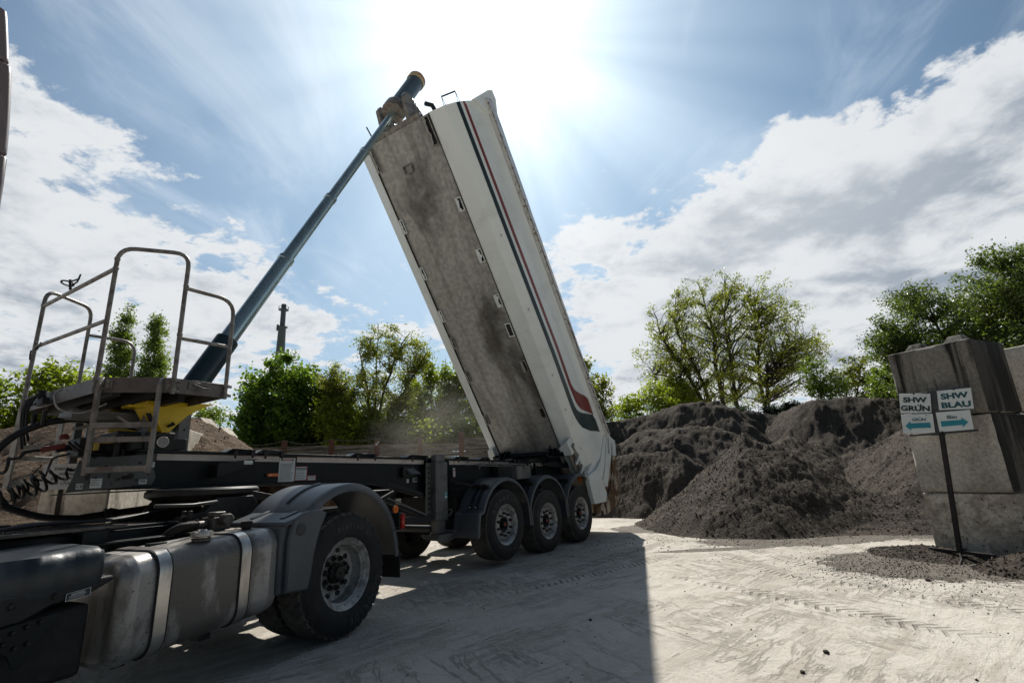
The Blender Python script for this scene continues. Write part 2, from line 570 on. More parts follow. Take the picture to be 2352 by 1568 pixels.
def put_text(mb, txt, size, origin, ex, ey, **kw):
    vs, fs = text_mesh(txt, size, **kw)
    ex, ey = Vector(ex).normalized(), Vector(ey).normalized()
    ez = ex.cross(ey)
    o = Vector(origin)
    mb.add([o + ex * v[0] + ey * v[1] + ez * v[2] for v in vs], fs)


# ------------------------------------------------------------------ numpy noise
def vnoise(x, y, seed=0):
    g = np.random.default_rng(seed).random((256, 256))
    xi, yi = np.floor(x).astype(int), np.floor(y).astype(int)
    fx, fy = x - xi, y - yi
    fx, fy = fx * fx * (3 - 2 * fx), fy * fy * (3 - 2 * fy)
    a = g[xi % 256, yi % 256]
    b = g[(xi + 1) % 256, yi % 256]
    c = g[xi % 256, (yi + 1) % 256]
    d = g[(xi + 1) % 256, (yi + 1) % 256]
    return (a * (1 - fx) + b * fx) * (1 - fy) + (c * (1 - fx) + d * fx) * fy - .5


def fbm(x, y, oct=5, seed=0, gain=.5):
    s = 0
    amp, f = 1.0, 1.0
    for o in range(oct):
        s = s + amp * vnoise(x * f + 13.7 * o, y * f - 7.3 * o, seed + o)
        amp *= gain
        f *= 2.03
    return s


# ------------------------------------------------------------------ ground
def make_ground():
    m = bpy.data.materials.new('dry_mud_ground')
    m.use_nodes = True
    t = m.node_tree
    t.nodes.clear()
    N = NB(t)
    tcn = N.n('ShaderNodeTexCoord')
    o = tcn.outputs['Object']
    def turned(ang, sc3):
        q = N.n('ShaderNodeVectorRotate', rotation_type='Z_AXIS')
        N.set(q.inputs['Vector'], o)
        q.inputs['Angle'].default_value = ang
        return N.vmath('MULTIPLY', q.outputs[0], sc3)
    rot = turned(R(-44), (.30, 1.5, 1))
    rot2 = turned(R(-112), (.34, 1.4, 1))
    broad = N.noise(o, .32, 5, .55, .5)
    st1 = N.noise(rot, 3.4, 8, .68, .35)
    st2 = N.noise(rot2, 3.0, 8, .68, .4)
    iso = N.noise(o, 2.6, 8, .68, 1.8)
    fine = N.noise(o, 42, 6, .7)
    c = N.mix(N.ramp(broad, .38, .64), (.55, .515, .455, 1), (.455, .42, .365, 1))
    streak = N.math('MULTIPLY', N.ramp(st1, .46, .62), N.ramp(N.noise(o, .55, 3, .5), .34, .56))
    c = N.mix(N.math('MULTIPLY', streak, .50), c, (.31, .265, .215, 1))
    c = N.mix(N.math('MULTIPLY', N.ramp(st2, .48, .66), .35), c, (.60, .57, .515, 1))
    lace = N.math('MULTIPLY', N.ramp(N.math('ABSOLUTE', N.math('SUBTRACT', st1, .5)), .0, .035, 1.0, 0.0), N.ramp(N.noise(o, .8, 4, .6), .44, .60))
    lace2 = N.math('MULTIPLY', N.ramp(N.math('ABSOLUTE', N.math('SUBTRACT', st2, .5)), .0, .030, 1.0, 0.0), N.ramp(N.noise(N.vmath('ADD', o, (31.0, 7.0, 0.0)), .7, 4, .6), .46, .60))
    c = N.mix(N.math('MULTIPLY', N.math('MAXIMUM', lace, lace2), .42), c, (.26, .215, .17, 1))
    c = N.mix(N.math('MULTIPLY', N.ramp(iso, .52, .70), .45), c, (.385, .335, .27, 1))
    c = N.mix(N.math('MULTIPLY', N.ramp(fine, .52, .66), .35), c, (.30, .27, .235, 1))
    sp = N.n('ShaderNodeSeparateXYZ')
    N.set(sp.inputs[0], o)
    X, Y = sp.outputs[0], sp.outputs[1]

    def near(cx, cy, rr, ax=1.0, ay=1.0):
        dx = N.math('MULTIPLY', N.math('SUBTRACT', X, cx), ax)
        dy = N.math('MULTIPLY', N.math('SUBTRACT', Y, cy), ay)
        d = N.math('SQRT', N.math('ADD', N.math('MULTIPLY', dx, dx), N.math('MULTIPLY', dy, dy)))
        return N.ramp(d, rr * .2, rr, 1.0, 0.0)
    crumb = N.noise(o, 5, 8, .75, .9)
    dirt = N.math('MAXIMUM', near(5.2, 6.9, 2.0, 1.0, 1.2), N.math('MAXIMUM', near(5.0, 9.6, 1.4, .5, 1.0), near(3.0, 12.2, 1.4)))
    dirt = N.math('MAXIMUM', dirt, N.math('MAXIMUM', near(8, 11, 3.6, .6, 1.0), near(3.2, 8.8, .55, .35, 2.2)))
    dm = N.ramp(N.math('ADD', N.math('MULTIPLY', dirt, .70), N.math('MULTIPLY', crumb, .80)), .66, .80)
    c = N.mix(N.math('MULTIPLY', dm, .85), c, (.115, .098, .080, 1))
    # specks of soil all over
    vor = N.n('ShaderNodeTexVoronoi')
    N.set(vor.inputs['Vector'], o)
    vor.inputs['Scale'].default_value = 13
    spk = N.math('MULTIPLY', N.ramp(vor.outputs[0], .05, .11, 1.0, 0.0), N.ramp(N.noise(o, 1.4, 3, .5), .50, .62))
    c = N.mix(N.math('MULTIPLY', spk, .75), c, (.10, .085, .07, 1))
    # tyre tracks: lug prints in bands
    tracks = None
    for (x0, y0, ang, wd) in ((3.15, 7.6, R(6), .17), (3.75, 7.3, R(3), .15), (1.5, 8.6, R(-38), .16), (1.9, 8.9, R(-36), .15), (1.0, 7.4, R(-52), .2), (2.6, 5.6, R(28), .16), (4.0, 5.2, R(24), .15)):
        mp = N.n('ShaderNodeMapping', vector_type='TEXTURE')
        N.set(mp.inputs[0], o)
        mp.inputs['Location'].default_value = (x0, y0, 0)
        mp.inputs['Rotation'].default_value = (0, 0, ang)
        s2 = N.n('ShaderNodeSeparateXYZ')
        N.set(s2.inputs[0], mp.outputs[0])
        ax = N.math('ABSOLUTE', s2.outputs[0])
        band = N.math('MULTIPLY', N.ramp(ax, wd * .8, wd, 1.0, 0.0), N.ramp(N.math('ABSOLUTE', s2.outputs[1]), 1.0, 2.0, 1.0, 0.0))
        w_ = N.math('SINE', N.math('ADD', N.math('MULTIPLY', s2.outputs[1], 62.0), N.math('MULTIPLY', ax, 40.0)))
        tr = N.math('MULTIPLY', band, N.ramp(w_, .1, .7))
        tr = N.math('MULTIPLY', tr, N.ramp(N.noise(o, 5, 3, .6), .38, .54))
        tracks = tr if tracks is None else N.math('MAXIMUM', tracks, tr)
    c = N.mix(N.math('MULTIPLY', tracks, .8), c, (.20, .175, .15, 1))
    b = N.n('ShaderNodeBsdfPrincipled')
    N.set(b.inputs['Base Color'], c)
    b.inputs['Roughness'].default_value = .9
    b.inputs['Specular IOR Level'].default_value = .2
    h = N.math('ADD', N.math('MULTIPLY', st1, .7), N.math('ADD', N.math('MULTIPLY', fine, .22), N.math('ADD', N.math('MULTIPLY', st2, .6), N.math('MULTIPLY', iso, .9))))
    h = N.math('SUBTRACT', h, N.math('MULTIPLY', N.math('MAXIMUM', lace, lace2), .18))
    h = N.math('SUBTRACT', h, N.math('MULTIPLY', tracks, .4))
    h = N.math('ADD', h, N.math('MULTIPLY', dm, N.math('ADD', .3, crumb)))
    bn = N.n('ShaderNodeBump')
    bn.inputs['Strength'].default_value = 1.0
    bn.inputs['Distance'].default_value = .034
    N.set(bn.inputs['Height'], h)
    N.set(b.inputs['Normal'], bn.outputs[0])
    out = N.n('ShaderNodeOutputMaterial')
    N.set(out.inputs[0], b.outputs[0])
    mb = MB()
    mb.add([(-700, -300, 0), (700, -300, 0), (700, 1100, 0), (-700, 1100, 0)], [(0, 1, 2, 3)])
    g = mb.obj('ground', m, smooth=0)
    g['kind'] = 'structure'
    return g


make_ground()


# ------------------------------------------------------------------ wheels
def tyre_mesh(name, width, kind, Rr=.53):
    """tyre whose tread is cut into the mesh; axis = local y, outer face towards -y"""
    NT = 540 if kind == 'drive' else 480
    side_o = [(.292, .030), (.297, .006), (.312, -.004), (.345, -.014), (.40, -.020), (.45, -.014), (.485, .0), (.508, .012)]
    NTR = 26
    w0, w1 = .020, width - .020
    tread = [(Rr, w0 + (w1 - w0) * k / (NTR - 1)) for k in range(NTR)]
    side_i = [(r_, width - y_) for r_, y_ in reversed(side_o)]
    prof = side_o + tread + side_i
    n = len(prof)
    pr = np.array([p[0] for p in prof])
    py_ = np.array([p[1] for p in prof])
    th = np.linspace(0, 2 * np.pi, NT, endpoint=False)
    TH, T = np.meshgrid(th, np.linspace(0, 1, NTR), indexing='ij')
    if kind == 'drive':
        Nl = 38
        ph = TH * Nl / (2 * np.pi)
        d = np.zeros_like(T)
        c = np.abs(T - .5)
        fr = (ph + c * 1.3) % 1.0
        d[(fr < .26) & (c > .20)] = .017
        fr2 = (ph * 1.0 + .5 - c * 1.2) % 1.0
        d[(fr2 < .16) & (c <= .22)] = .013
        zz = .20 + .03 * np.sign(np.sin(2 * np.pi * ph))
        d[np.abs(c - zz) < .025] = .014
        d[np.abs(T - .5 + .05 * np.sign(np.sin(2 * np.pi * ph))) < .022] = .013
    else:
        Nl = 46
        ph = TH * Nl / (2 * np.pi)
        tri = np.abs((ph % 1.0) - .5) * 2 - .5
        d = np.zeros_like(T)
        rows = [.17, .39, .61, .83]
        for i, rr_ in enumerate(rows):
            s_ = tri if i % 2 == 0 else -tri
            d[np.abs(T - rr_ - .045 * s_) < .021] = .012
        row = np.digitize(T, rows)
        f = (ph + .5 * (row % 2)) % 1.0
        if kind == 'hex':
            d[(f < .10)] = np.maximum(d[(f < .10)], .008)
        else:
            e = (row == 0) | (row == 4)
            d[(f < .10) & ~e] = .004
        d[(c_ := np.abs(T - .5)) > .485] = 0
    rad = np.tile(pr, (NT, 1))
    crown = .008 * (2 * np.abs(np.linspace(0, 1, NTR) - .5)) ** 3
    rad[:, len(side_o):len(side_o) + NTR] -= d + crown
    if kind == 'drive':
        rad[:, len(side_o) - 1] -= d[:, 1] * .9
        rad[:, len(side_o) + NTR] -= d[:, -2] * .9
    x = rad * np.cos(th)[:, None]
    z = rad * np.sin(th)[:, None]
    y = np.tile(py_, (NT, 1))
    V_ = np.stack([x, y, z], 2).reshape(-1, 3)
    i = np.arange(NT)[:, None]
    j = np.arange(n - 1)[None, :]
    a = i * n + j
    b = ((i + 1) % NT) * n + j
    F = np.stack([a, a + 1, b + 1, b], 2).reshape(-1, 4)
    me = np_mesh(name, V_, F)
    mi = np.zeros((NT, n - 1), dtype=np.int32)
    mi[:, len(side_o) - 1:len(side_o) + NTR] = 1
    me.materials.append(M['rubber'])
    me.materials.append(M['rubtread'])
    me.polygons.foreach_set('material_index', mi.reshape(-1))
    me.polygons.foreach_set('use_smooth', [True] * len(me.polygons))
    me.set_sharp_from_angle(angle=R(30))
    return me


def np_mesh(name, V_, F):
    me = bpy.data.meshes.new(name)
    nv, nf = len(V_), len(F)
    k = F.shape[1]
    me.vertices.add(nv)
    me.vertices.foreach_set('co', np.asarray(V_, dtype=np.float32).reshape(-1))
    me.loops.add(nf * k)
    me.loops.foreach_set('vertex_index', np.asarray(F, dtype=np.int32).reshape(-1))
    me.polygons.add(nf)
    me.polygons.foreach_set('loop_start', np.arange(0, nf * k, k, dtype=np.int32))
    me.update(calc_edges=True)
    return me


def place(o, loc, parent, rot=0.0):
    o.location = loc
    o.rotation_euler = (0, rot, 0)
    o.parent = parent
    return o


def ring_text(mb, txt, radius, y, a_mid, size, span, bold=.003):
    """letters round the sidewall; a_mid: angle of the word's middle (0 = rear, 90 = top), read from outside"""
    n = len(txt)
    for i, ch in enumerate(txt):
        if ch == ' ':
            continue
        a = R(a_mid - span * (i / (n - 1) - .5)) if n > 1 else R(a_mid)
        # from outside (looking along +y) rear is at the right
        rad = Vector((math.cos(a), 0, math.sin(a)))
        tan = Vector((math.sin(a), 0, -math.cos(a)))
        put_text(mb, ch, size, rad * radius + Vector((0, y, 0)), tan, rad, bold=bold, extrude=.0035)


def trailer_rim():
    mb = MB()
    prof = [(.292, .34), (.292, .03), (.300, .004), (.306, .002), (.302, -.004), (.292, .0), (.284, .012), (.272, .020), (.262, .032), (.252, .075), (.238, .090), (.215, .072), (.205, .060), (.125, .056), (.118, .070), (.110, .20)]
    mb.lathe(prof, (0, 0, 0), (0, 1, 0), 64)
    return mb


def rim_holes(n, rr, y, a, b, off=0.0):
    mb = MB()
    for k in range(n):
        mb.cut()
        t = 2 * math.pi * (k + off) / n
        c = Vector((math.cos(t) * rr, y, math.sin(t) * rr))
        er = Vector((math.cos(t), 0, math.sin(t)))
        et = Vector((-math.sin(t), 0, math.cos(t)))
        vs = [c + er * (math.cos(q) * a) + et * (math.sin(q) * b) for q in np.linspace(0, 2 * math.pi, 14, endpoint=False)]
        mb.add(vs + [v + Vector((0, .012, 0)) for v in vs], [tuple(range(14)), tuple(range(27, 13, -1))] + [(i, (i + 1) % 14, 14 + (i + 1) % 14, 14 + i) for i in range(14)])
    return mb


def nuts(n, rr, y, rad, ln, off=.0):
    mb = MB()
    for k in range(n):
        mb.cut()
        t = 2 * math.pi * (k + off) / n
        c = Vector((math.cos(t) * rr, y, math.sin(t) * rr))
        mb.cyl(c, c - Vector((0, .010, 0)), rad * 1.45, rad * 1.35, 12)
        mb.tube([c - Vector((0, .008, 0)), c - Vector((0, ln * .85, 0)), c - Vector((0, ln, 0))], [rad, rad * .92, rad * .55], 8)
    return mb


TY = {'hex': tyre_mesh('tyre', .37, 'hex'), 'rib': tyre_mesh('tyre', .37, 'rib'), 'drive': tyre_mesh('tyre', .285, 'drive')}


def trailer_wheel(parent, x, z, rot, kind, words):
    w = MB()
    w.lathe([(.01, .105), (.085, .105), (.088, .06), (.100, .052), (.104, .075), (.104, .2), (.01, .2)], (0, 0, 0), (0, 1, 0), 32)
    for k in range(10):          # ribs in the recessed hub
        t = 2 * math.pi * k / 10
        w.beam((math.cos(t) * .045, .098, math.sin(t) * .045), (math.cos(t) * .10, .062, math.sin(t) * .10), .016, .016, (0, 1, 0))
    w.tube([(0, .11, 0), (0, .045, 0), (0, .035, 0)], [.045, .042, .030], 20)
    hub = w.obj('wheel', 'hub', None, 0, 35)
    place(hub, (x, 0, z), parent, rot)
    ty = bpy.data.objects.new('tyre', TY[kind])
    COL.objects.link(ty)
    ty.parent = hub
    trailer_rim().obj('rim', 'rim', hub)
    rim_holes(10, .225, .074, .006, .016).obj('rim_slot', 'black', hub)
    nuts(10, .1675, .058, .0165, .055).obj('wheel_nut', 'nut', hub)
    MB().tube([(0.0, .036, 0.0), (0.0, .030, 0.0)], .021, 18).obj('hub_badge', 'redspot', hub)
    if words:
        t = MB()
        ring_text(t, words[0][0], words[0][1], -.0185, words[0][2] + math.degrees(rot), words[0][3], words[0][4], .004)
        t.cut()
        ring_text(t, words[1][0], words[1][1], -.0185, words[1][2] + math.degrees(rot), words[1][3], words[1][4], .004)
        t.obj('tyre_lettering', 'tyretext', hub)
    return hub


# ------------------------------------------------------------------ semi trailer
TO = Vector((-.2146, 8.3094, 0))
TR = R(90 - 33.365)
trailer = empty('semi_trailer', TO, TR, 'dark semi trailer tipping its tall white striped body up, three axles, on dry mud ground', 'tipper trailer')


def twheel(x, z, rot, kind, words):
    return trailer_wheel(trailer, x, z, rot, kind, words)


twheel(0.0, .58, 0.3, 'hex', (('ROADX', .415, 118, .085, 62), ('DX776', .415, -47, .075, 34)))
twheel(1.31, .512, 1.1, 'hex', (('LANDSAIL', .42, 150, .05, 46), ('RADIAL', .42, -60, .035, 24)))
twheel(2.62, .532, 2.2, 'rib', None)


def far_wheel(x, z, kind):
    o = bpy.data.objects.new('wheel', TY[kind])
    COL.objects.link(o)
    o.parent = trailer
    o.location = (x, 2.36, z)
    o.rotation_euler = (0, 0, math.pi)
    r_ = trailer_rim().obj('rim', 'rim', o)
    MB().lathe([(.01, .10), (.11, .10), (.125, .25), (.13, .37), (.01, .40)], (0, 0, 0), (0, 1, 0), 24).obj('brake_drum', 'black', o)
    return o


for k in range(3):
    far_wheel(1.31 * k, .53, 'rib' if k == 0 else 'hex')

ax = MB()
for k in range(3):
    ax.cut()
    x = 1.31 * k
    ax.cyl((x, .25, .53), (x, 2.2, .53), .075, seg=16)
    for s in (.75, 1.65):
        ax.beam((x - .55, s, .80), (x + .15, s, .50), .10, .09)
        ax.box(x - .62, x - .48, s - .06, s + .06, .70, 1.15)
        ax.cyl((x + .35, s, .58), (x + .35, s, .95), .14, .13, 18)
        ax.beam((x - .5, s, .62), (x + .42, s, .56), .09, .10)
        ax.cyl((x, s - .12, .53), (x, s - .45, .53), .2, .2, 20) if s < 1 else ax.cyl((x, s + .12, .53), (x, s + .45, .53), .2, .2, 20)
ax.obj('axle', 'black', trailer, .004)


# chassis beams: web plus flanges, deeper behind the goose neck
def ztop(x):
    return 1.69 - .0185 * (x + 4.76)


def chassis():
    mb = MB()
    for y0 in (.60, 1.70):
        mb.cut()
        out = [(-4.90, 1.375), (-2.75, 1.335), (-2.2, 1.30), (-1.5, 1.14), (-1.15, 1.05), (1.0, 1.02), (2.9, 1.05), (3.05, 1.25), (3.05, ztop(3.05) - .02), (-4.90, ztop(-4.9) - .02)]
        mb.prism(out, (0, y0, 0), (1, 0, 0), (0, 0, 1), (0, 1, 0), .012)
        for (a, b_) in zip(out[:7], out[1:8]):
            mb.beam((a[0], y0 + .006, a[1]), (b_[0], y0 + .006, b_[1]), .14, .018, (0, 0, 1))
        mb.beam((-4.9, y0 + .006, ztop(-4.9) - .01), (3.05, y0 + .006, ztop(3.05) - .01), .15, .022, (0, 0, 1))
        for x in (-1.23, -.74, .45, 1.85):
            mb.box(x - .008, x + .008, y0 - .062, y0, 1.06 if x > -1 else 1.16, ztop(x) - .035)
    for x in (-4.0, -2.9, -1.9, -.6, .6, 1.9, 2.9):
        mb.cut()
        mb.box(x - .05, x + .05, .62, 1.69, 1.40, 1.52)
    return mb


chassis().obj('chassis_beam', 'frame', trailer, .003)
# front end plate of the neck
fp = MB()
for y0 in (.585, 1.712):
    fp.cut()
    fp.prism([(-5.36, 1.345), (-4.755, 1.385), (-4.73, 1.45), (-4.765, 1.56), (-4.745, 1.665), (-5.20, 1.62), (-5.31, 1.58), (-5.33, 1.46)] if y0 < 1 else [(-4.95, 1.37), (-4.755, 1.385), (-4.745, 1.665), (-4.93, 1.64)], (0, y0, 0), (1, 0, 0), (0, 0, 1), (0, 1, 0), .014)
fp.cut()
fp.hexa([(-5.30, .62, 1.38), (-5.28, .62, 1.38), (-4.90, 1.70, 1.38), (-4.92, 1.70, 1.38), (-5.30, .62, 1.60), (-5.28, .62, 1.60), (-4.90, 1.70, 1.60), (-4.92, 1.70, 1.60)])
fp.cut()
fp.hexa([(-5.46, .55, 1.330), (-3.4, .55, 1.340), (-3.4, 1.75, 1.340), (-5.0, 1.75, 1.330), (-5.46, .55, 1.338), (-3.4, .55, 1.362), (-3.4, 1.75, 1.362), (-5.0, 1.75, 1.338)])
fp.obj('neck_plate', mat('neck_plate_paint', (.075, .080, .082), .45, .2, (.045, .046, .046), 4, .4, .7, .15, 40, (1, 1, 1), .5, (.08, .05, .035), 7, .6, .75), trailer, .003)
h_ = MB()
for (x, z, a, b_) in ((-5.235, 1.475, .018, .037), (-5.085, 1.475, .013, .028), (-4.795, 1.50, .014, .032), (-5.215, 1.42, .008, .012), (-5.06, 1.40, .006, .008), (-4.93, 1.47, .030, .022), (-5.02, 1.44, .015, .012)):
    h_.cut()
    vs = [(x + a * math.cos(q), .583, z + b_ * math.sin(q)) for q in np.linspace(0, 2 * math.pi, 16, endpoint=False)]
    h_.add(vs, [tuple(range(16))])
h_.obj('plate_hole', 'black', trailer, smooth=0)
MB().tube([(-4.98, .60, 1.455), (-4.98, .55, 1.455), (-4.93, .535, 1.452)], .014, 10).obj('coupling_stud', 'rust', trailer)
b_ = MB()
for x, z in ((-5.18, 1.46), (-4.88, 1.43), (-4.87, 1.58), (-5.12, 1.55)):
    b_.cut()
    b_.cyl((x, .60, z), (x, .572, z), .011, seg=6)
b_.obj('plate_bolt', 'hub', trailer)

# reflective strip with marks, in segments
st = MB()


def strip_seg(x0, x1):
    st.cut()
    z0, z1 = 1.662 - .0185 * (x0 + 4.76), 1.662 - .0185 * (x1 + 4.76)
    st.hexa([(x0, .594, z0 - .058), (x1, .594, z1 - .058), (x1, .600, z1 - .058), (x0, .600, z0 - .058), (x0, .594, z0), (x1, .594, z1), (x1, .600, z1), (x0, .600, z0)])


for a, c in ((-4.74, -3.535), (-3.315, -1.21), (-.95, -.80), (-.70, -.56), (-.545, 1.0), (1.78, 2.0), (2.04, 2.2)):
    strip_seg(a, c)
st.obj('reflective_strip', 'strip', trailer, smooth=0)
mk = MB()
for x in np.arange(-4.62, -1.3, .37):
    if -3.56 < x < -3.30:
        continue
    zc_ = 1.632 - .0185 * (x + 4.76)
    for q in ((-.016, -.012, .002, .016), (.002, .016, .014, -.004), (-.020, -.014, .012, -.012)):
        mk.beam((x + q[0], .592, zc_ + q[1]), (x + q[2], .592, zc_ + q[3]), .003, .006, (0, 1, 0))
mk.obj('strip_mark', 'stripmark', trailer, smooth=0)


# sliding pads on the beams where the body comes to rest
def pad(x0, x1, y0=.53, parent=trailer):
    p = MB()
    z = ztop((x0 + x1) / 2)
    for yy in (y0, 1.66):
        p.cut()
        p.hexa([(x0, yy, z - .002), (x1, yy, z - .01), (x1, yy + .13, z - .01), (x0, yy + .13, z - .002), (x0 + .05, yy - .04, z + .035), (x1, yy - .04, z + .027), (x1, yy + .13, z + .027), (x0 + .05, yy + .13, z + .035)])
    o = p.obj('bearing_pad', 'blackplastic', parent, .003)
    q = MB()
    for x in np.linspace(x0 + .08, x1 - .04, 2):
        q.cut()
        q.box(x - .02, x + .02, y0 - .055, y0 - .035, z - .035, z + .012)
        q.cyl((x, y0 - .045, z - .03), (x, y0 - .045, z - .06), .012, seg=6)
    q.obj('pad_clamp', 'hub', o)


for a, c in ((-4.16, -3.86), (-3.84, -3.53), (-2.62, -2.22), (-1.66, -1.25), (-.64, -.30), (.02, .28), (.95, 1.2), (1.75, 2.0)):
    pad(a, c)


# stickers on the web
def sticker(x0, x1, z0, z1, y=.594, lines=0, title=None, border=None, tsize=.03, tm='ink', tz=.82, parent=trailer, name='label', two=False):
    p = MB().box(x0, x1, y, y + .004, z0, z1).obj(name, 'label', parent, smooth=0)
    if border:
        q = MB()
        t = .006
        for bx in ((x0, x1, z0, z0 + t), (x0, x1, z1 - t, z1), (x0, x0 + t, z0 + t, z1 - t), (x1 - t, x1, z0 + t, z1 - t)):
            q.box(bx[0], bx[1], y - .002, y - .0005, bx[2], bx[3])
        q.obj('label_border', border, p, smooth=0)
    q = MB()
    rr = random.Random(int(abs(x0) * 1000))
    top = z0 + (z1 - z0) * (.76 if title else .9)
    for k in range(lines):
        zz = top - (top - z0 - .012) * k / max(1, lines)
        w_ = (x1 - x0) * rr.uniform(.62, .84)
        q.box(x0 + (x1 - x0) * .08, x0 + (x1 - x0) * .08 + w_, y - .0015, y - .0005, zz - .0035, zz)
    if lines:
        q.obj('printed_lines', 'ink', p, smooth=0)
    if title:
        q = MB()
        put_text(q, title, tsize, ((x0 + x1) / 2, y - .002, z0 + (z1 - z0) * tz), (1, 0, 0), (0, 0, 1), bold=.001)
        q.obj('lettering', tm, p, smooth=0)
    return p


a_ = sticker(-3.53, -3.335, 1.365, 1.625, lines=17, title='ACHTUNG', tsize=.030, tm='labelred', tz=.91)
q = MB()
for x in (-3.505, -3.365):
    q.prism([(-.012, -.010), (.012, -.010), (0, .013)], (x, .5915, 1.603), (1, 0, 0), (0, 0, 1), (0, 1, 0), .001)
q.obj('warning_triangle', 'ink', a_, smooth=0)
sticker(-3.328, -3.175, 1.372, 1.53, lines=6, title='WARNUNG!', border='labelred', tsize=.026, tz=.84)
sticker(-3.168, -3.055, 1.368, 1.428, lines=3, border='labelred')
sticker(-.625, -.56, 1.335, 1.44, lines=4, border='labelred', y=.560)
sticker(-.62, -.57, 1.445, 1.475, lines=2, y=.560)
sticker(-4.86, -4.80, 1.395, 1.435, lines=4, y=.581)
sticker(-5.21, -5.13, 1.375, 1.465, lines=5, y=.581)
ce = sticker(-5.30, -5.255, 1.37, 1.415, y=.581, title='CE', tsize=.036, tz=.5)
p = MB().box(-5.21, -5.13, .579, .5805, 1.453, 1.466).obj('label_header', mat('label_blue', (.05, .08, .16), .5), trailer, smooth=0)
sticker(-4.80, -4.755, 1.54, 1.585, y=.579, lines=4)
sticker(-1.585, -1.545, 1.285, 1.335, y=.590, title='•', tsize=.06, tz=.5)

# amber side lamps
for (x, y, z, w_) in ((-3.61, .585, 1.442, .062), (-.86, .585, 1.43, .03), (1.56, .585, 1.40, .03)):
    o = MB().box(x - w_ - .012, x + w_ + .012, y - .004, y + .012, z - .020, z + .020).obj('marker_lamp', 'blackplastic', trailer, .003)
    MB().box(x - w_, x + w_, y - .022, y - .004, z - .017, z + .017).obj('amber_lens', 'orange', o, .005)
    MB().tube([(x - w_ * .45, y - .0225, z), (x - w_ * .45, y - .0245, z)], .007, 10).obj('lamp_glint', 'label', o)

# swung lamp arm bracket
arm = MB()
arm.prism([(-4.26, 1.425), (-4.26, 1.56), (-3.90, 1.61), (-3.84, 1.61), (-3.90, 1.595), (-3.91, 1.545), (-3.97, 1.53)], (0, .43, 0), (1, 0, 0), (0, 0, 1), (0, 1, 0), .012)
arm.box(-4.27, -4.245, .43, .60, 1.43, 1.55)
o = arm.obj('lamp_arm', 'black', trailer, .003)
MB().box(-4.02, -3.93, .418, .43, 1.55, 1.585).obj('lamp_glass', 'label', o, .003)

# white-edged socket cover and switches
o = MB().hexa([(-1.60, .46, 1.40), (-1.42, .46, 1.40), (-1.42, .56, 1.40), (-1.60, .56, 1.40), (-1.66, .55, 1.49), (-1.50, .55, 1.49), (-1.50, .59, 1.49), (-1.66, .59, 1.49)]).obj('socket_cover', mat('cover_grey', (.13, .15, .16), .4), trailer, .008)
MB().box(-1.70, -1.54, .54, .60, 1.36, 1.50).obj('socket_box', 'black', trailer, .006)
o = MB().box(-1.49, -1.40, .57, .60, 1.285, 1.35).obj('switch_box', mat('switch_grey', (.30, .31, .31), .5), trailer, .004)
MB().tube([(-1.44, .57, 1.32), (-1.44, .54, 1.32), (-1.415, .52, 1.32)], .012, 10).obj('switch_knob', 'black', o)

# landing legs
for (yo, far) in ((.0, False), (1.9, True)):
    L_ = MB()
    L_.box(-1.19, -.93, .40 + yo, .54 + yo, .735, 1.56)
    L_.box(-1.165, -.965, .42 + yo, .52 + yo, 1.56, 1.67)
    lo_ = L_.obj('landing_leg', 'leg', trailer, .012)
    q = MB()
    q.box(-1.29, -1.185, .50 + yo, .515 + yo, .72, 1.55)
    q.box(-1.145, -1.02, .397 + yo, .401 + yo, .76, 1.54)
    q.obj('leg_flange', 'leg', lo_, .003)
    q = MB().box(-1.155, -.975, .415 + yo, .525 + yo, .56, .735)
    q.obj('inner_leg', 'leg', lo_, .006)
    q = MB()
    for z in np.arange(.76, 1.52, .072):
        q.cut()
        q.cyl((-1.24, .502 + yo, z), (-1.24, .488 + yo, z), .014, seg=6)
    q.obj('flange_bolt', 'hub', lo_)
    q = MB()
    arc = [(-1.30 + .36 * k / 8, .55 - .10 * math.sin(math.pi * (k / 8)) ** .8) for k in range(9)]
    arc = [(-1.24, .555)] + arc[1:-1] + [(-.86, .555)]
    q.prism(arc, (0, .30 + yo, 0), (1, 0, 0), (0, 0, 1), (0, 1, 0), .012)
    for y in np.arange(.30, .64, .035):
        q.prism([(-1.255, .555), (-1.20, .49), (-1.05, .45), (-.92, .48), (-.845, .555), (-.86, .555), (-.93, .495), (-1.05, .465), (-1.19, .505), (-1.235, .555)], (0, y + yo, 0), (1, 0, 0), (0, 0, 1), (0, 1, 0), .02)
    for dx in (-.10, 0, .10):
        q.beam((-1.05, .32 + yo, .56), (-1.05 + dx, .32 + yo, .46), .012, .02, (0, 1, 0))
        q.beam((-1.05, .62 + yo, .56), (-1.05 + dx, .62 + yo, .46), .012, .02, (0, 1, 0))
    q.obj('leg_foot', 'leg', lo_, .002)
    q = MB().tube([(-.98, .42 + yo, .79), (-.90, .39 + yo, .80), (-.86, .38 + yo, .84), (-.87, .38 + yo, .87), (-.91, .40 + yo, .875)], .011, 8)
    q.cut()
    q.tube([(-.99, .45 + yo, .58), (-.93, .42 + yo, .585), (-.80, .36 + yo, .56)], .011, 8)
    q.obj('leg_crank', 'leg', lo_)
    if not far:
        t = sticker(-1.015, -.955, 1.035, 1.125, y=.392, parent=lo_, name='leg_label')
        t.data.materials[0] = M['teal']
        q = MB()
        put_text(q, 'L7', .045, (-.985, .3895, 1.10), (1, 0, 0), (0, 0, 1), bold=.001)
        q.box(-1.005, -.965, .3895, .3905, 1.043, 1.072)
        q.obj('lettering', 'label', t, smooth=0)

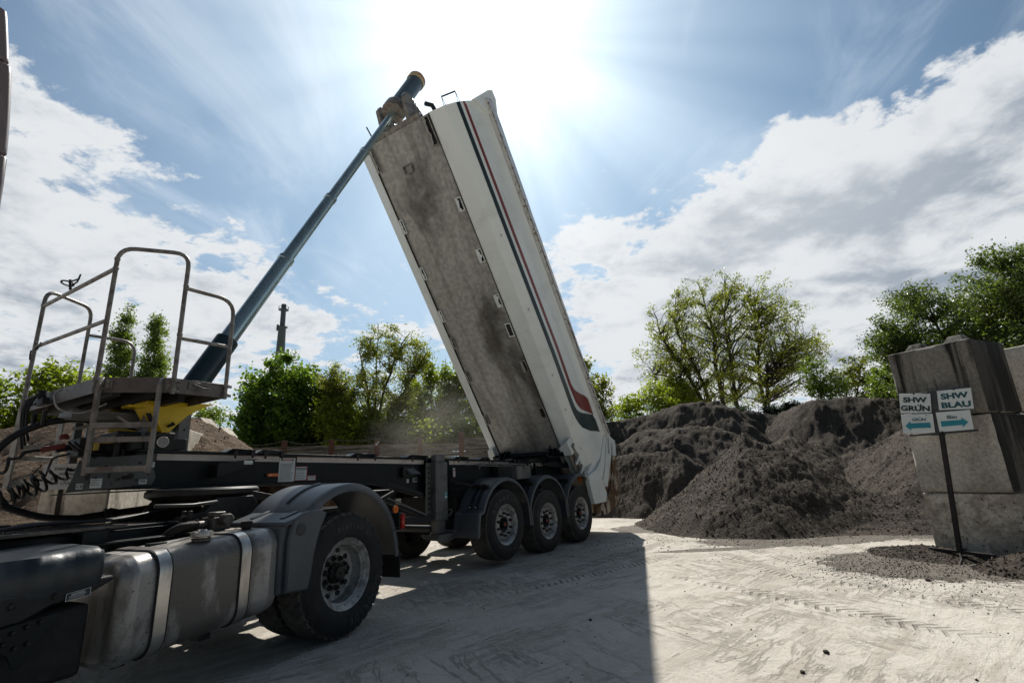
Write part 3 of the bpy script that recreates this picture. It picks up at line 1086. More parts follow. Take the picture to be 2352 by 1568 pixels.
br = MB()
br.beam((-2.05, .55, 1.08), (-1.28, .52, .80), .03, .035)
br.cut()
br.beam((-1.85, .5, .80), (-1.25, .5, .77), .08, .09)
br.cut()
br.beam((-1.85, .5, .80), (-1.85, 2.0, .80), .08, .09)
br.cut()
br.beam((-1.95, .62, 1.28), (-1.30, .56, 1.10), .05, .07)
br.cut()
br.beam((-2.2, .8, .95), (-1.5, .7, 1.25), .05, .05)
br.cut()
br.box(-1.95, -1.5, .9, 1.6, .85, 1.2)
br.cut()
br.cyl((-1.1, .55, .62), (-1.1, 2.2, .62), .05)
br.cut()
br.beam((-.95, .55, 1.16), (-.4, .50, 1.16), .02, .02)
br.cut()
br.box(-.90, -.55, .62, .72, .5, 1.1)
br.cut()
br.box(-.72, -.52, .9, 1.5, .55, 1.05)
br.cut()
br.cyl((-.5, .9, .8), (-.5, 1.6, .8), .16)
br.obj('leg_brace', 'black', trailer, .003)
sb = MB()
sb.beam((-2.02, .50, 1.105), (-1.30, .48, .83), .012, .022)
sb.obj('silver_brace', 'leg', trailer)


# mudguards over the trailer wheels
def arc_pts(cx, cz, r_, a0, a1, n=20):
    return [(cx + r_ * math.cos(R(a0 + (a1 - a0) * k / n)), cz + r_ * math.sin(R(a0 + (a1 - a0) * k / n))) for k in range(n + 1)]


def sheet(path, y0, y1, lip=.0, th=.006, lipw=.05):
    """bent sheet following path (x,z); the outer edge (y0) is turned inwards by lip"""
    mb = MB()
    n = len(path)
    rows = []
    P = [Vector((p[0], 0, p[1])) for p in path]
    for i, p_ in enumerate(P):
        t = (P[min(i + 1, n - 1)] - P[max(i - 1, 0)]).normalized()
        nrm = Vector((-t.z, 0, t.x))
        c = sum(P, Vector()) / n
        if nrm.dot(p_ - c) < 0:
            nrm = -nrm
        rows.append((p_, nrm))
    cs = [(y1, 0.0), (y0 + lipw, 0.0), (y0 + .02, -.006), (y0 + .004, -.020), (y0, -lip), (y0 + .012, -lip + .002), (y0 + .018, -.028), (y0 + lipw, -th), (y1, -th)]
    vs = []
    for p_, nrm in rows:
        for (yy, d) in cs:
            q_ = p_ + nrm * d
            vs.append((q_.x, yy, q_.z))
    m_ = len(cs)
    fs = []
    for i in range(n - 1):
        for k in range(m_):
            k2 = (k + 1) % m_
            fs.append((i * m_ + k, i * m_ + k2, (i + 1) * m_ + k2, (i + 1) * m_ + k))
    fs.append(tuple(range(m_)))
    fs.append(tuple((n - 1) * m_ + k for k in range(m_))[::-1])
    mb.add(vs, fs)
    return mb


def mudguard(cx, kind):
    cz = .60
    if kind == 1:
        path = [(cx - .80, .47), (cx - .79, .62), (cx - .755, .80)] + arc_pts(cx, cz, .70, 160, 22, 22) + [(cx + .675, .60), (cx + .69, .50)]
    elif kind == 2:
        path = [(cx - .635, .50), (cx - .655, .66)] + arc_pts(cx, cz, .70, 165, 22, 22) + [(cx + .675, .60), (cx + .69, .52)]
    else:
        path = [(cx - .635, .52), (cx - .655, .66)] + arc_pts(cx, cz, .70, 165, 22, 22)
    o = fixn(sheet(path, -.04, .42, .060).obj('mudguard', 'fender', trailer))
    s = MB()
    for yy in (.08, .19):
        s.cut()
        for (a0, a1) in ((128, 152),):
            pts = arc_pts(cx, cz, .708, a0, a1, 5)
            pts = [(x_, z_) for x_, z_ in pts]
            s.tube([(x_, yy - .012, z_) for x_, z_ in pts], .011, 6)
            s.tube([(x_, yy + .022, z_) for x_, z_ in pts], .011, 6)
        x_, z_ = arc_pts(cx, cz, .712, 156, 157, 1)[0]
        s.box(x_ - .02, x_ + .012, yy - .02, yy + .03, z_ - .03, z_ + .03)
    s.obj('mudguard_strap', 'black', o, .002)
    s = MB()
    for yy in (.08, .19):
        s.cut()
        x_, z_ = arc_pts(cx, cz, .722, 157, 158, 1)[0]
        s.cyl((x_, yy + .005, z_), (x_ - .012, yy + .005, z_ + .005), .010, seg=8)
    s.obj('strap_bolt', 'label', o)
    x_, z_ = arc_pts(cx, cz, .735, 128, 129, 1)[0]
    t = MB()
    if kind == 1:
        t.tube([(cx - .78, .58, 1.26), (cx - .72, .45, 1.25), (x_ - .06, .34, z_ + .02), (x_, .30, z_), (x_, .0, z_ - .005), (x_, -.012, z_ - .005)], [.024, .024, .026, .028, .030, .030], 12)
    else:
        t.tube([(x_, .58, z_), (x_, .0, z_)], .028, 12)
    for yy in (.08, .19):
        t.cut()
        t.cyl((x_, yy - .025, z_), (x_, yy + .03, z_), .036, seg=14)
    t.obj('mudguard_bar', 'black', o)


mudguard(0.0, 1)
mudguard(1.31, 2)
mudguard(2.62, 3)
fl = MB().box(3.30, 3.315, .02, .42, .42, .86)
fl.obj('mud_flap', 'black', trailer)
la = MB().tube([(3.28, .05, 1.02), (3.32, .0, 1.04), (3.42, -.05, 1.17), (3.56, -.08, 1.18)], .020, 8)
la.box(3.24, 3.31, .0, .08, .93, 1.06)
o = la.obj('rear_lamp_arm', 'black', trailer)
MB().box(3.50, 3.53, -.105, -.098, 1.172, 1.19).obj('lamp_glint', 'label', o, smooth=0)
MB().box(3.54, 3.565, -.105, -.098, 1.172, 1.19).obj('red_lens', 'redlens', o, smooth=0)
bp = MB().cyl((3.66, .02, .44), (3.66, 2.36, .44), .055, seg=18)
bp.box(3.55, 3.66, .6, .68, .44, 1.3)
bp.box(3.55, 3.66, 1.7, 1.78, .44, 1.3)
bp.obj('rear_bumper', 'black', trailer)

# tool box and locking bar at the middle
o = MB().box(.62, 1.08, .18, .60, 1.25, 1.475).obj('tool_box', mat('tool_box_steel', (.16, .165, .16), .5, .3, (.08, .08, .075), 8, .4, .7, .1, 60, (3, 3, .3), .5, (.30, .29, .26), 20, .60, .75, (2, 2, .2)), trailer, .006)
lb = MB().tube([(-.36, .26, 1.515), (-.30, .26, 1.525), (1.02, .26, 1.50)], .014, 10)
lb.tube([(-.36, .22, 1.51), (-.38, .22, 1.43)], .010, 8)
lb.cut()
lb.tube([(-.2, .40, 1.495), (.95, .40, 1.475)], .012, 10)
for x in (-.28, .1, .5, .95):
    lb.box(x - .02, x + .02, .23, .56, 1.495, 1.515)
lb.tube([(.86, .16, 1.50), (.86, .155, 1.44), (.88, .155, 1.40)], .012, 8)
lb.tube([(1.00, .17, 1.50), (1.10, .17, 1.48), (1.12, .17, 1.42)], .012, 8)
lb.obj('locking_bar', 'leg', trailer)

# rear hinge cross members
hg = MB()
hg.cyl((2.62, .30, 1.72), (2.62, 2.1, 1.72), .055, seg=16)
hg.cut()
hg.box(2.45, 2.70, .55, 1.78, 1.52, 1.64)
hg.cut()
hg.box(3.0, 3.12, .62, 1.70, 1.28, 1.52)
for y in (.50, .62, 1.70, 1.82):
    hg.cut()
    hg.prism([(2.35, 1.50), (2.95, 1.50), (2.80, 1.72), (2.66, 1.84), (2.52, 1.80)], (0, y, 0), (1, 0, 0), (0, 0, 1), (0, 1, 0), .03)
hg.cut()
hg.prism([(1.75, 1.50), (2.45, 1.42), (2.9, 1.42), (3.0, 1.62), (2.75, 1.50), (2.30, 1.56)], (0, .36, 0), (1, 0, 0), (0, 0, 1), (0, 1, 0), .05)
hg.cut()
hg.tube([(2.05, .40, 1.66), (2.12, .38, 1.78), (2.18, .36, 1.86)], .018, 8)
hg.tube([(2.05, .40, 1.66), (2.30, .40, 1.64), (2.6, .38, 1.66)], .022, 8)
hg.obj('hinge_frame', 'frame', trailer, .004)


# ------------------------------------------------------------------ tipping body (part of the trailer)
BT = Vector((2.6645, 0, 1.8381))
E1 = Vector((-.57296, 0, .81958))
E3 = Vector((.81958, 0, .57296))
LB = 6.948


def bp_(l, b, n):
    q = BT + E1 * l + E3 * n
    return Vector((q.x, b, q.z))


PROF = [(.40, .0), (.385, -.022), (.34, -.026), (.10, .075), (.035, .16), (-.03, .27), (-.055, .36), (-.070, .52), (-.068, .80), (-.066, .90), (-.072, .97), (-.085, 1.03), (-.104, 1.085), (-.128, 1.13)]


def skin_b(n):
    """y of the near side wall at height n above the floor"""
    for (b0, n0), (b1_, n1_) in zip(PROF[3:], PROF[4:]):
        if n0 <= n <= n1_:
            return b0 + (b1_ - b0) * (n - n0) / (n1_ - n0)
    return PROF[-1][0] if n > 1 else .10


MID = 1.19


def side_wall(mirror):
    mb = MB()
    f = (lambda b: 2 * MID - b) if mirror else (lambda b: b)
    ls = [-.70, -.46, -.45, -.2, .6, 1.6, 2.6, 3.6, 4.6, 5.6, 6.5, LB]
    prof = PROF + [(-.06, 1.14), (.02, .9), (.02, .5), (.13, .2), (.42, .03)]
    vs, fs = [], []
    n = len(prof)
    for l in ls:
        for b, nn in prof:
            vs.append(bp_(l, f(max(b, -.078) if l < -.455 else b), nn))
    for i in range(len(ls) - 1):
        for k in range(n):
            k2 = (k + 1) % n
            fs.append((i * n + k, i * n + k2, (i + 1) * n + k2, (i + 1) * n + k))
    fs.append(tuple(range(n)))
    fs.append(tuple((len(ls) - 1) * n + k for k in range(n))[::-1])
    mb.add(vs, fs)
    return fixn(mb.obj('side_wall', 'white', trailer, 0, 9))


body_side = side_wall(False)
side_wall(True)
# floor with dents, pressed out by what it has carried
nl, nb = 90, 22
fv, ff = [], []
for i in range(nl + 1):
    l = -.9 + (LB + .9) * i / nl
    for k in range(nb + 1):
        b = .395 + 1.59 * k / nb
        e = min(1, 4 * min(k / nb, 1 - k / nb))
        dn = -.012 * e * (math.sin(l * 6.2 + b * 1.3) * .5 + math.sin(b * 9 + l * .7) * .4 + .5)
        fv.append(bp_(l, b, dn))
ff = [(i * (nb + 1) + k, (i + 1) * (nb + 1) + k, (i + 1) * (nb + 1) + k + 1, i * (nb + 1) + k + 1) for i in range(nl) for k in range(nb)]
nf_ = len(fv)
fl_ = MB().add(fv, ff)
fl_.add([bp_(-.9, .395, .03), bp_(LB, .395, .03), bp_(LB, 1.985, .03), bp_(-.9, 1.985, .03)], [(0, 1, 2, 3)])
body_floor = fl_.obj('body_floor', 'floor', trailer, 0, 60)

# lighter seam strips at both floor edges
sm = MB()
for b0, b1_ in ((.385, .400), (1.980, 1.995)):
    sm.cut()
    sm.hexa([bp_(-.5, b0, -.028), bp_(LB, b0, -.028), bp_(LB, b1_, -.028), bp_(-.5, b1_, -.028), bp_(-.5, b0, -.0), bp_(LB, b0, 0), bp_(LB, b1_, 0), bp_(-.5, b1_, 0)])
sm.obj('seam_strip', 'black', trailer, smooth=0)
# pressed slots along both edges: a turned lip and a dark hole
near = [(6.93, 6.41), (5.45, 5.19), (4.45, 4.18), (3.52, 3.25), (2.91, 2.62), (2.09, 1.82), (1.0, .75)]
far = [(6.91, 6.44), (5.49, 5.20), (4.48, 4.21), (3.52, 3.26), (2.89, 2.63), (2.06, 1.81), (.98, .74)]
torn = MB()
for s, lst in (('n', near), ('f', far)):
    for i, (l1, l0) in enumerate(lst):
        if s == 'n':
            b0, b1_ = (.42, .56) if i == 0 else (.415, .54)
        else:
            b0, b1_ = (1.90, 2.0)
            b0 = 1.895
            b1_ = 1.975
        hole = MB()
        hole.add([bp_(l0, b0, -.030), bp_(l1, b0, -.030), bp_(l1, b1_, -.030), bp_(l0, b1_, -.030)], [(0, 1, 2, 3)])
        o = hole.obj('floor_slot', 'black', trailer, smooth=0)
        lip = MB()
        t = .012
        for (la_, lb_, ba, bb) in ((l0, l0 + .02, b0, b1_), (l1 - .02, l1, b0, b1_), (l0 + .02, l1 - .02, b0, b0 + t), (l0 + .02, l1 - .02, b1_ - t, b1_)):
            lip.hexa([bp_(la_, ba, -.042), bp_(lb_, ba, -.042), bp_(lb_, bb, -.042), bp_(la_, bb, -.042), bp_(la_, ba, -.02), bp_(lb_, ba, -.02), bp_(lb_, bb, -.02), bp_(la_, bb, -.02)])
        # ragged flap left of the pressed plate
        rr = random.Random(i * 7 + (1 if s == 'n' else 2))
        if i not in (4, 6) or s == 'f':
            m_ = 8
            pts0 = [bp_(l0 + .01 + (l1 - l0 - .02) * k / m_, b1_ - .01, -.040) for k in range(m_ + 1)]
            w_ = (b1_ - b0) * rr.uniform(.45, .85)
            pts1 = [bp_(l0 + .01 + (l1 - l0 - .02) * k / m_, b1_ - .01 - w_ * (rr.uniform(.65, 1.1)) * (1 if 0 < k < m_ else .6), -.052 - rr.uniform(0, .02)) for k in range(m_ + 1)]
            lip.add(pts0 + pts1, [(k, k + 1, m_ + 2 + k, m_ + 1 + k) for k in range(m_)])
        lip.obj('slot_lip', 'white' if (i in (1, 2, 3, 4) and s == 'n') or i in (1, 2, 3) else 'galv', o, smooth=0)
sq = MB()
for (la_, lb_, ba, bb) in ((6.335, 6.35, 1.155, 1.375), (6.19, 6.205, 1.155, 1.375), (6.205, 6.335, 1.155, 1.170), (6.205, 6.335, 1.36, 1.375)):
    sq.hexa([bp_(la_, ba, -.06), bp_(lb_, ba, -.06), bp_(lb_, bb, -.06), bp_(la_, bb, -.06), bp_(la_, ba, -.0), bp_(lb_, ba, -.0), bp_(lb_, bb, -.0), bp_(la_, bb, -.0)])
sq.obj('square_socket', 'galvdark', trailer, smooth=0)


# decals follow the skin of the side wall
def decal(name, quads, m):
    """quads: list of rows; each row = list of (l, n) left to right"""
    mb = MB()
    vs, fs = [], []
    for row in quads:
        pts = []
        na, nb_ = row[0][1], row[1][1]
        brk = sorted({na, nb_} | {p_[1] for p_ in PROF if na < p_[1] < nb_})
        K = 16
        for k in range(K + 1):
            f = k / K
            l = row[0][0] + (row[1][0] - row[0][0]) * f
            nn = na + (nb_ - na) * f
            pts.append(bp_(l, skin_b(nn) - .004, nn))
        vs += pts
    K1 = 17
    for i in range(len(quads) - 1):
        for k in range(16):
            fs.append((i * K1 + k, i * K1 + k + 1, (i + 1) * K1 + k + 1, (i + 1) * K1 + k))
    mb.add(vs, fs)
    return mb.obj(name, m, body_side, 0, 60)


decal('dark_stripe', [((LB - .004, .275), (LB - .004, .365)), ((4.5, .275), (4.5, .375)), ((2.0, .285), (2.0, .395)), ((.80, .262), (.76, .375)), ((.63, .262), (.62, .405)), ((.48, .28), (.53, .47)), ((.35, .31), (.47, .54)),
                        ((.22, .36), (.42, .60)), ((.13, .45), (.36, .70)), ((.03, .55), (.30, .78)), ((-.06, .66), (.24, .86)), ((-.15, .80), (.16, .98)), ((-.24, .93), (.08, .985)), ((-.31, 1.00), (.03, 1.01))], 'stripe_dark')
decal('red_stripe', [((LB - .004, .455), (LB - .004, .535)), ((4.5, .46), (4.5, .555)), ((2.0, .485), (2.0, .585)), ((1.17, .445), (1.16, .55)), ((.95, .455), (.99, .60)), ((.80, .465), (.92, .66)), ((.70, .49), (.84, .74)),
                       ((.60, .53), (.77, .81)), ((.53, .58), (.72, .87)), ((.42, .70), (.67, .93)), ((.30, .84), (.62, .965)), ((.20, .95), (.58, .99)), ((.15, 1.00), (.55, 1.01))], 'stripe_red')


# top rail
def rail(mirror):
    f = (lambda b: 2 * MID - b) if mirror else (lambda b: b)
    mb = MB()
    N_ = 40
    vs, fs = [], []
    for i in range(N_ + 1):
        l = -.50 + (LB + .50) * i / N_
        t = i / N_
        h = 1.235 + .24 * t ** 1.3 + (random.uniform(-.006, .006))
        cs = [(-.122, 1.132), (-.128, 1.138), (-.188, 1.165 + random.uniform(-.004, .004)), (-.194, 1.178), (-.194 + .06 * t, h), (-.12, h + .03), (.04, h + .02), (-.05, 1.132)]
        for b, nn in cs:
            vs.append(bp_(l, f(b), nn))
    n = 8
    for i in range(N_):
        for k in range(n):
            k2 = (k + 1) % n
            fs.append((i * n + k, i * n + k2, (i + 1) * n + k2, (i + 1) * n + k))
    fs.append(tuple(range(n)))
    fs.append(tuple(N_ * n + k for k in range(n))[::-1])
    mb.add(vs, fs)
    return fixn(mb.obj('top_rail', 'rail', trailer, 0, 25))


M['rail'] = mat('scraped_rail_paint', (.52, .54, .54), .4, .1, (.36, .35, .33), 6, .42, .7, .25, 30, (1, 1, 1), .5, (.14, .09, .055), 11, .585, .66)
M['edge'] = mat('rusted_rail_edge', (.42, .40, .37), .6, .2, (.12, .075, .045), 9, .42, .58, .4, 40)
rail(False)
rail(True)
rs = MB()
for l in (.35, 1.0, 1.55, 2.0, 2.55, 3.1, 3.75, 4.3, 4.95, 5.6, 6.2):
    rs.cut()
    rs.hexa([bp_(l, -.200, 1.17), bp_(l + .012, -.200, 1.17), bp_(l + .012, -.190, 1.17), bp_(l, -.190, 1.17), bp_(l, -.197, 1.25), bp_(l + .012, -.197, 1.25), bp_(l + .012, -.18, 1.25), bp_(l, -.18, 1.25)])
rs.obj('rail_rib', 'edge', trailer, smooth=0)
rs = MB()
for i in range(46):
    l = -.45 + i * .158
    j = random.uniform(-.008, .008)
    rs.hexa([bp_(l, -.203 + j, 1.160), bp_(l + .156, -.203 + j * .5, 1.160), bp_(l + .156, -.186, 1.160), bp_(l, -.186, 1.160), bp_(l, -.200 + j, 1.180), bp_(l + .156, -.200, 1.180), bp_(l + .156, -.186, 1.180), bp_(l, -.186, 1.180)])
rs.obj('rail_edge', 'edge', trailer, smooth=0)
ln = MB()
ln.hexa([bp_(-.5, -.134, 1.122), bp_(LB, -.134, 1.122), bp_(LB, -.118, 1.122), bp_(-.5, -.118, 1.122), bp_(-.5, -.138, 1.134), bp_(LB, -.138, 1.134), bp_(LB, -.118, 1.134), bp_(-.5, -.118, 1.134)])
ln.obj('trim_line', 'cabedge', body_side, smooth=0)

# front wall, with end pieces at both top corners
fw = MB()
poly = [(.40, .0), (.10, .075), (-.03, .27), (-.075, .52), (-.080, .80), (-.045, 1.20), (-.10, 1.45), (2 * MID + .10, 1.45), (2 * MID + .045, 1.20), (2 * MID + .08, .8), (2 * MID + .075, .52), (2 * MID + .03, .27), (2 * MID - .10, .075), (2 * MID - .40, 0)]
fw.add([bp_(LB - .05, b, n) for b, n in poly] + [bp_(LB + .004, b, n) for b, n in poly], [tuple(range(14))[::-1], tuple(range(14, 28))] + [(i, (i + 1) % 14, 14 + (i + 1) % 14, 14 + i) for i in range(14)])
fixn(fw.obj('front_wall', 'white', trailer, .006))
for f in (lambda b: b, lambda b: 2 * MID - b):
    g_ = MB()
    pl_ = [(LB - .30, 1.16), (LB + .02, .78), (LB + .17, 1.42), (LB + .18, 1.60), (LB + .0, 1.62), (LB - .30, 1.46)]
    g_.add([bp_(l, f(-.14), n) for l, n in pl_] + [bp_(l, f(-.06), n) for l, n in pl_], [tuple(range(6))[::-1], tuple(range(6, 12))] + [(i, (i + 1) % 6, 6 + (i + 1) % 6, 6 + i) for i in range(6)])
    fixn(g_.obj('corner_hood', 'white', trailer, .01))
hood = MB()
hood.hexa([bp_(LB, -.05, 1.50), bp_(LB + .17, -.05, 1.5), bp_(LB + .17, 2 * MID + .05, 1.5), bp_(LB, 2 * MID + .05, 1.5), bp_(LB, -.05, 1.68), bp_(LB + .19, -.05, 1.66), bp_(LB + .19, 2 * MID + .05, 1.66), bp_(LB, 2 * MID + .05, 1.68)])
hood.obj('tarp_roll', 'white', trailer, .02)

# things bolted to the front wall
fb = MB()
E2 = Vector((0, 1, 0))
for b0, b1_ in ((.82, .90), (1.48, 1.56)):
    pts = [(LB + .004, -.02), (LB + .004, .55), (LB + .12, .45), (LB + .50, .30), (LB + .56, .20), (LB + .50, .10), (LB + .14, .0)]
    fb.cut()
    fb.add([bp_(l, b0, n) for l, n in pts] + [bp_(l, b1_, n) for l, n in pts], [tuple(range(7))[::-1], tuple(range(7, 14))] + [(i, (i + 1) % 7, 7 + (i + 1) % 7, 7 + i) for i in range(7)])
fb.cut()
fb.hexa([bp_(LB + .004, .62, -.01), bp_(LB + .10, .62, -.01), bp_(LB + .10, 1.8, -.01), bp_(LB + .004, 1.8, -.01), bp_(LB + .004, .62, .07), bp_(LB + .10, .62, .07), bp_(LB + .10, 1.8, .07), bp_(LB + .004, 1.8, .07)])
fb.cut()
fb.hexa([bp_(LB + .004, .72, .42), bp_(LB + .05, .72, .42), bp_(LB + .05, 1.66, .42), bp_(LB + .004, 1.66, .42), bp_(LB + .004, .72, .50), bp_(LB + .05, .72, .50), bp_(LB + .05, 1.66, .50), bp_(LB + .004, 1.66, .50)])
fixn(fb.obj('cylinder_bracket', 'galvdark', trailer, .008))
sp_ = MB().tube([bp_(LB, .36, .16), bp_(LB + .12, .38, .16), bp_(LB + .20, .50, .16)], .04, 12)
sp_.cut()
sp_.tube([bp_(LB, .72, .20), bp_(LB + .10, .72, .20)], .03, 10)
sp_.cut()
sp_.tube([bp_(LB, 1.86, .10), bp_(LB + .36, 1.92, .12)], .013, 8)
sp_.obj('spout_pipe', 'black', trailer)
stp = MB()
stp.beam(bp_(LB + .20, .22, .30), bp_(LB + .20, .0, .44), .03, .012)
for q in ((.22, .30), (.0, .44)):
    for d in (-.03, .03):
        stp.tube([bp_(LB, q[0], q[1] + d * 1.3), bp_(LB + .215, q[0], q[1])], .006, 6)
stp.obj('front_step', 'black', trailer)

# rear corner plates, hoods and tailgate
for mir in (False, True):
    f = (lambda b: 2 * MID - b) if mir else (lambda b: b)

    def plate(pl_, b0, b1_, name, m, bev=.004):
        n = len(pl_)
        g_ = MB()
        g_.add([bp_(l, f(b0), nn) for l, nn in pl_] + [bp_(l, f(b1_), nn) for l, nn in pl_], [tuple(range(n))[::-1], tuple(range(n, 2 * n))] + [(i, (i + 1) % n, n + (i + 1) % n, n + i) for i in range(n)])
        return fixn(g_.obj(name, m, trailer, bev, 20))

    plate([(-.43, 1.20), (-.58, .86), (-.74, .57), (-.76, .25), (-.60, -.20), (-.72, -.20), (-1.12, .31), (-1.34, .42), (-1.27, .55), (-.96, 1.19), (-.93, 1.42), (-.55, 1.37)], -.100, -.03, 'corner_plate', 'white')
    plate([(-.50, 1.34), (-.60, 1.10), (-.98, .60), (-1.10, .32), (-1.06, .32), (-.94, .61), (-.57, 1.12), (-.47, 1.34)], -.112, -.098, 'plate_rib', 'cabedge', .002)
    plate([(-.71, -.19), (-1.09, .32), (-1.44, .33), (-1.53, .16), (-1.20, -.32), (-1.10, -.30)], -.085, .02, 'lower_plate', 'white', .012)
    plate([(-.60, .2), (-.60, 1.2), (-.95, 1.2), (-1.27, .55), (-1.40, .30), (-1.15, -.05), (-.62, -.05)], -.03, .02, 'inner_cheek', 'white')
tg = MB()
pl_ = [(-.80, 1.55), (-.98, 1.66), (-1.34, 1.56), (-1.70, 1.40), (-2.12, 1.08), (-2.08, .70), (-1.92, .24), (-1.65, -.14), (-1.34, -.40), (-1.05, -.30), (-1.30, .20), (-1.15, .60), (-.95, 1.0)]
n = len(pl_)
tg.add([bp_(l, .03, nn) for l, nn in pl_] + [bp_(l, 2 * MID - .03, nn) for l, nn in pl_], [tuple(range(n))[::-1], tuple(range(n, 2 * n))] + [(i, (i + 1) % n, n + (i + 1) % n, n + i) for i in range(n)])
gate = fixn(tg.obj('tailgate', 'mud', trailer, .015, 20))
q = MB()
ed = [(-.93, 1.60), (-1.12, 1.42), (-1.40, 1.10), (-1.58, .75), (-1.62, .35), (-1.50, .0), (-1.38, -.25)]
for (l0, n0), (l1, n1_) in zip(ed, ed[1:]):
    q.beam(bp_(l0, .024, n0), bp_(l1, .024, n1_), .012, .022, (0, 1, 0))
q.obj('gate_seam', 'black', gate, smooth=0)
q = MB()
q.add([bp_(l, .0, nn) for l, nn in ((-.82, 1.60), (-1.02, 1.75), (-1.30, 1.55), (-1.22, 1.42))] + [bp_(l, .05, nn) for l, nn in ((-.82, 1.60), (-1.02, 1.75), (-1.30, 1.55), (-1.22, 1.42))], [(0, 1, 2, 3), (7, 6, 5, 4), (0, 4, 5, 1), (1, 5, 6, 2), (2, 6, 7, 3), (3, 7, 4, 0)])
fixn(q.obj('gate_hinge', 'white', gate, .01))
lat = MB()
lat.beam(bp_(-.60, -.122, 1.22), bp_(-.86, -.122, .98), .012, .03, (0, 1, 0))
lat.cut()
lat.beam(bp_(-.80, -.122, 1.28), bp_(-.98, -.122, 1.10), .012, .03, (0, 1, 0))
lat.obj('gate_latch', 'cabedge', trailer, .002)

# bright feet and hooks at the lower end of the body
for mir in (False, True):
    f = (lambda b: 2 * MID - b) if mir else (lambda b: b)
    g_ = MB()
    if mir:
        pts = [(.18, .36, -.03), (.13, .19, -.03), (-.10, .13, -.03), (-.23, .07, -.03), (-.16, .22, -.03), (-.02, .34, -.03)]
    else:
        pts = [(.06, .37, -.03), (.20, .13, -.03), (-.12, .10, -.03), (-.14, .30, -.03), (-.06, .37, -.03)]
    n = len(pts)
    g_.add([bp_(l, f(b), nn - .10) for l, b, nn in pts] + [bp_(l, f(b), nn + .13) for l, b, nn in pts], [tuple(range(n))[::-1], tuple(range(n, 2 * n))] + [(i, (i + 1) % n, n + (i + 1) % n, n + i) for i in range(n)])
    fixn(g_.obj('hinge_foot', 'white', trailer, .012, 20))
hk = MB()
hk.hexa([bp_(-.85, .10, -.05), bp_(.05, .10, -.05), bp_(.05, .13, -.05), bp_(-.85, .13, -.05), bp_(-.85, .09, .06), bp_(.05, .09, .06), bp_(.05, .13, .06), bp_(-.85, .13, .06)])
hk.cut()
hk.hexa([bp_(-.80, .16, -.16), bp_(-.14, .16, -.16), bp_(-.14, .20, -.16), bp_(-.80, .20, -.16), bp_(-.80, .16, -.02), bp_(-.14, .16, -.02), bp_(-.14, .20, -.02), bp_(-.80, .20, -.02)])
hk.obj('side_bracket', 'galvdark', trailer, .004)
h2 = MB()
for l in (-.24, -.50):
    h2.cut()
    h2.add([bp_(l, .04, .05), bp_(l - .03, .04, .0), bp_(l - .08, .05, -.10), bp_(l - .12, .09, -.15), bp_(l - .10, .12, -.10), bp_(l - .05, .10, .02)] + [bp_(l + .03, .06, .05), bp_(l, .06, .0), bp_(l - .05, .07, -.10), bp_(l - .09, .11, -.15), bp_(l - .07, .14, -.10), bp_(l - .02, .12, .02)],
           [tuple(range(6))[::-1], tuple(range(6, 12))] + [(i, (i + 1) % 6, 6 + (i + 1) % 6, 6 + i) for i in range(6)])
fixn(h2.obj('lashing_hook', 'white', trailer, .004))
h3 = MB()
for l0, l1 in ((.0, -.14), (-.28, -.44), (-.60, -.80)):
    h3.cut()
    h3.hexa([bp_(l0, .082, .01), bp_(l1, .082, .01), bp_(l1, .088, .01), bp_(l0, .088, .01), bp_(l0, .078, .05), bp_(l1, .078, .05), bp_(l1, .086, .05), bp_(l0, .086, .05)])
h3.obj('white_reflector', 'label', trailer, smooth=0)
MB().hexa([bp_(-.66, .12, -.17), bp_(-.76, .12, -.17), bp_(-.76, .16, -.17), bp_(-.66, .16, -.17), bp_(-.64, .12, -.13), bp_(-.74, .12, -.13), bp_(-.74, .16, -.13), bp_(-.64, .16, -.13)]).obj('amber_reflector', 'orange', trailer)
h4 = MB()
for l, n_ in ((6.05, .30), (4.55, .17), (3.05, .16), (1.62, .14), (.82, .14), (-.12, .14)):
    b = skin_b(n_)
    h4.cut()
    h4.tube([bp_(l, b - .002, n_), bp_(l, b - .022, n_ - .004), bp_(l - .035, b - .026, n_ - .004), bp_(l - .05, b - .006, n_)], .004, 6)
    h4.cyl(bp_(l - .02, b + .002, n_ + .02), bp_(l - .02, b - .016, n_ + .02), .008, seg=8)
h4.obj('tarp_hook', 'hub', body_side)

# telescopic cylinder
C0_ = Vector((-4.47, MID, 1.99))
CD = Vector((2.45, 0, 4.72)).normalized()


def cyl_at(z):
    return C0_ + CD * ((z - C0_.z) / CD.z)


z0s = [(1.95, 3.02, .128, 'cyldark'), (3.02, 4.30, .097, 'chrome'), (4.30, 5.53, .083, 'chrome'), (5.53, 6.70, .071, 'chrome'), (6.70, 8.0, .058, 'chrome')]
cyl_root = MB().tube([cyl_at(1.95), cyl_at(3.02)], .128, 40).obj('tipping_cylinder', 'cyldark', trailer, .006)
for a, c, r_, m_ in z0s[1:]:
    MB().tube([cyl_at(a - .05), cyl_at(c)], r_, 36).obj('cylinder_stage', m_, cyl_root)
    q = MB().lathe([(r_, -.0), (r_ + .008, .0), (r_ + .008, -.06), (r_, -.065)], cyl_at(c), CD, 36, True)
    if c < 7:
        fixn(q.obj('stage_collar', 'chrome', cyl_root))
fixn(MB().lathe([(.01, 0), (.205, 0), (.212, .02), (.212, .20), (.19, .25), (.01, .25)], cyl_at(7.84), CD, 40).obj('trunnion_collar', 'galvdark', cyl_root, .006))
MB().tube([cyl_at(8.0), cyl_at(8.92)], .158, 40).obj('outer_tube', mat('outer_tube_paint', (.07, .11, .14), .4), cyl_root)
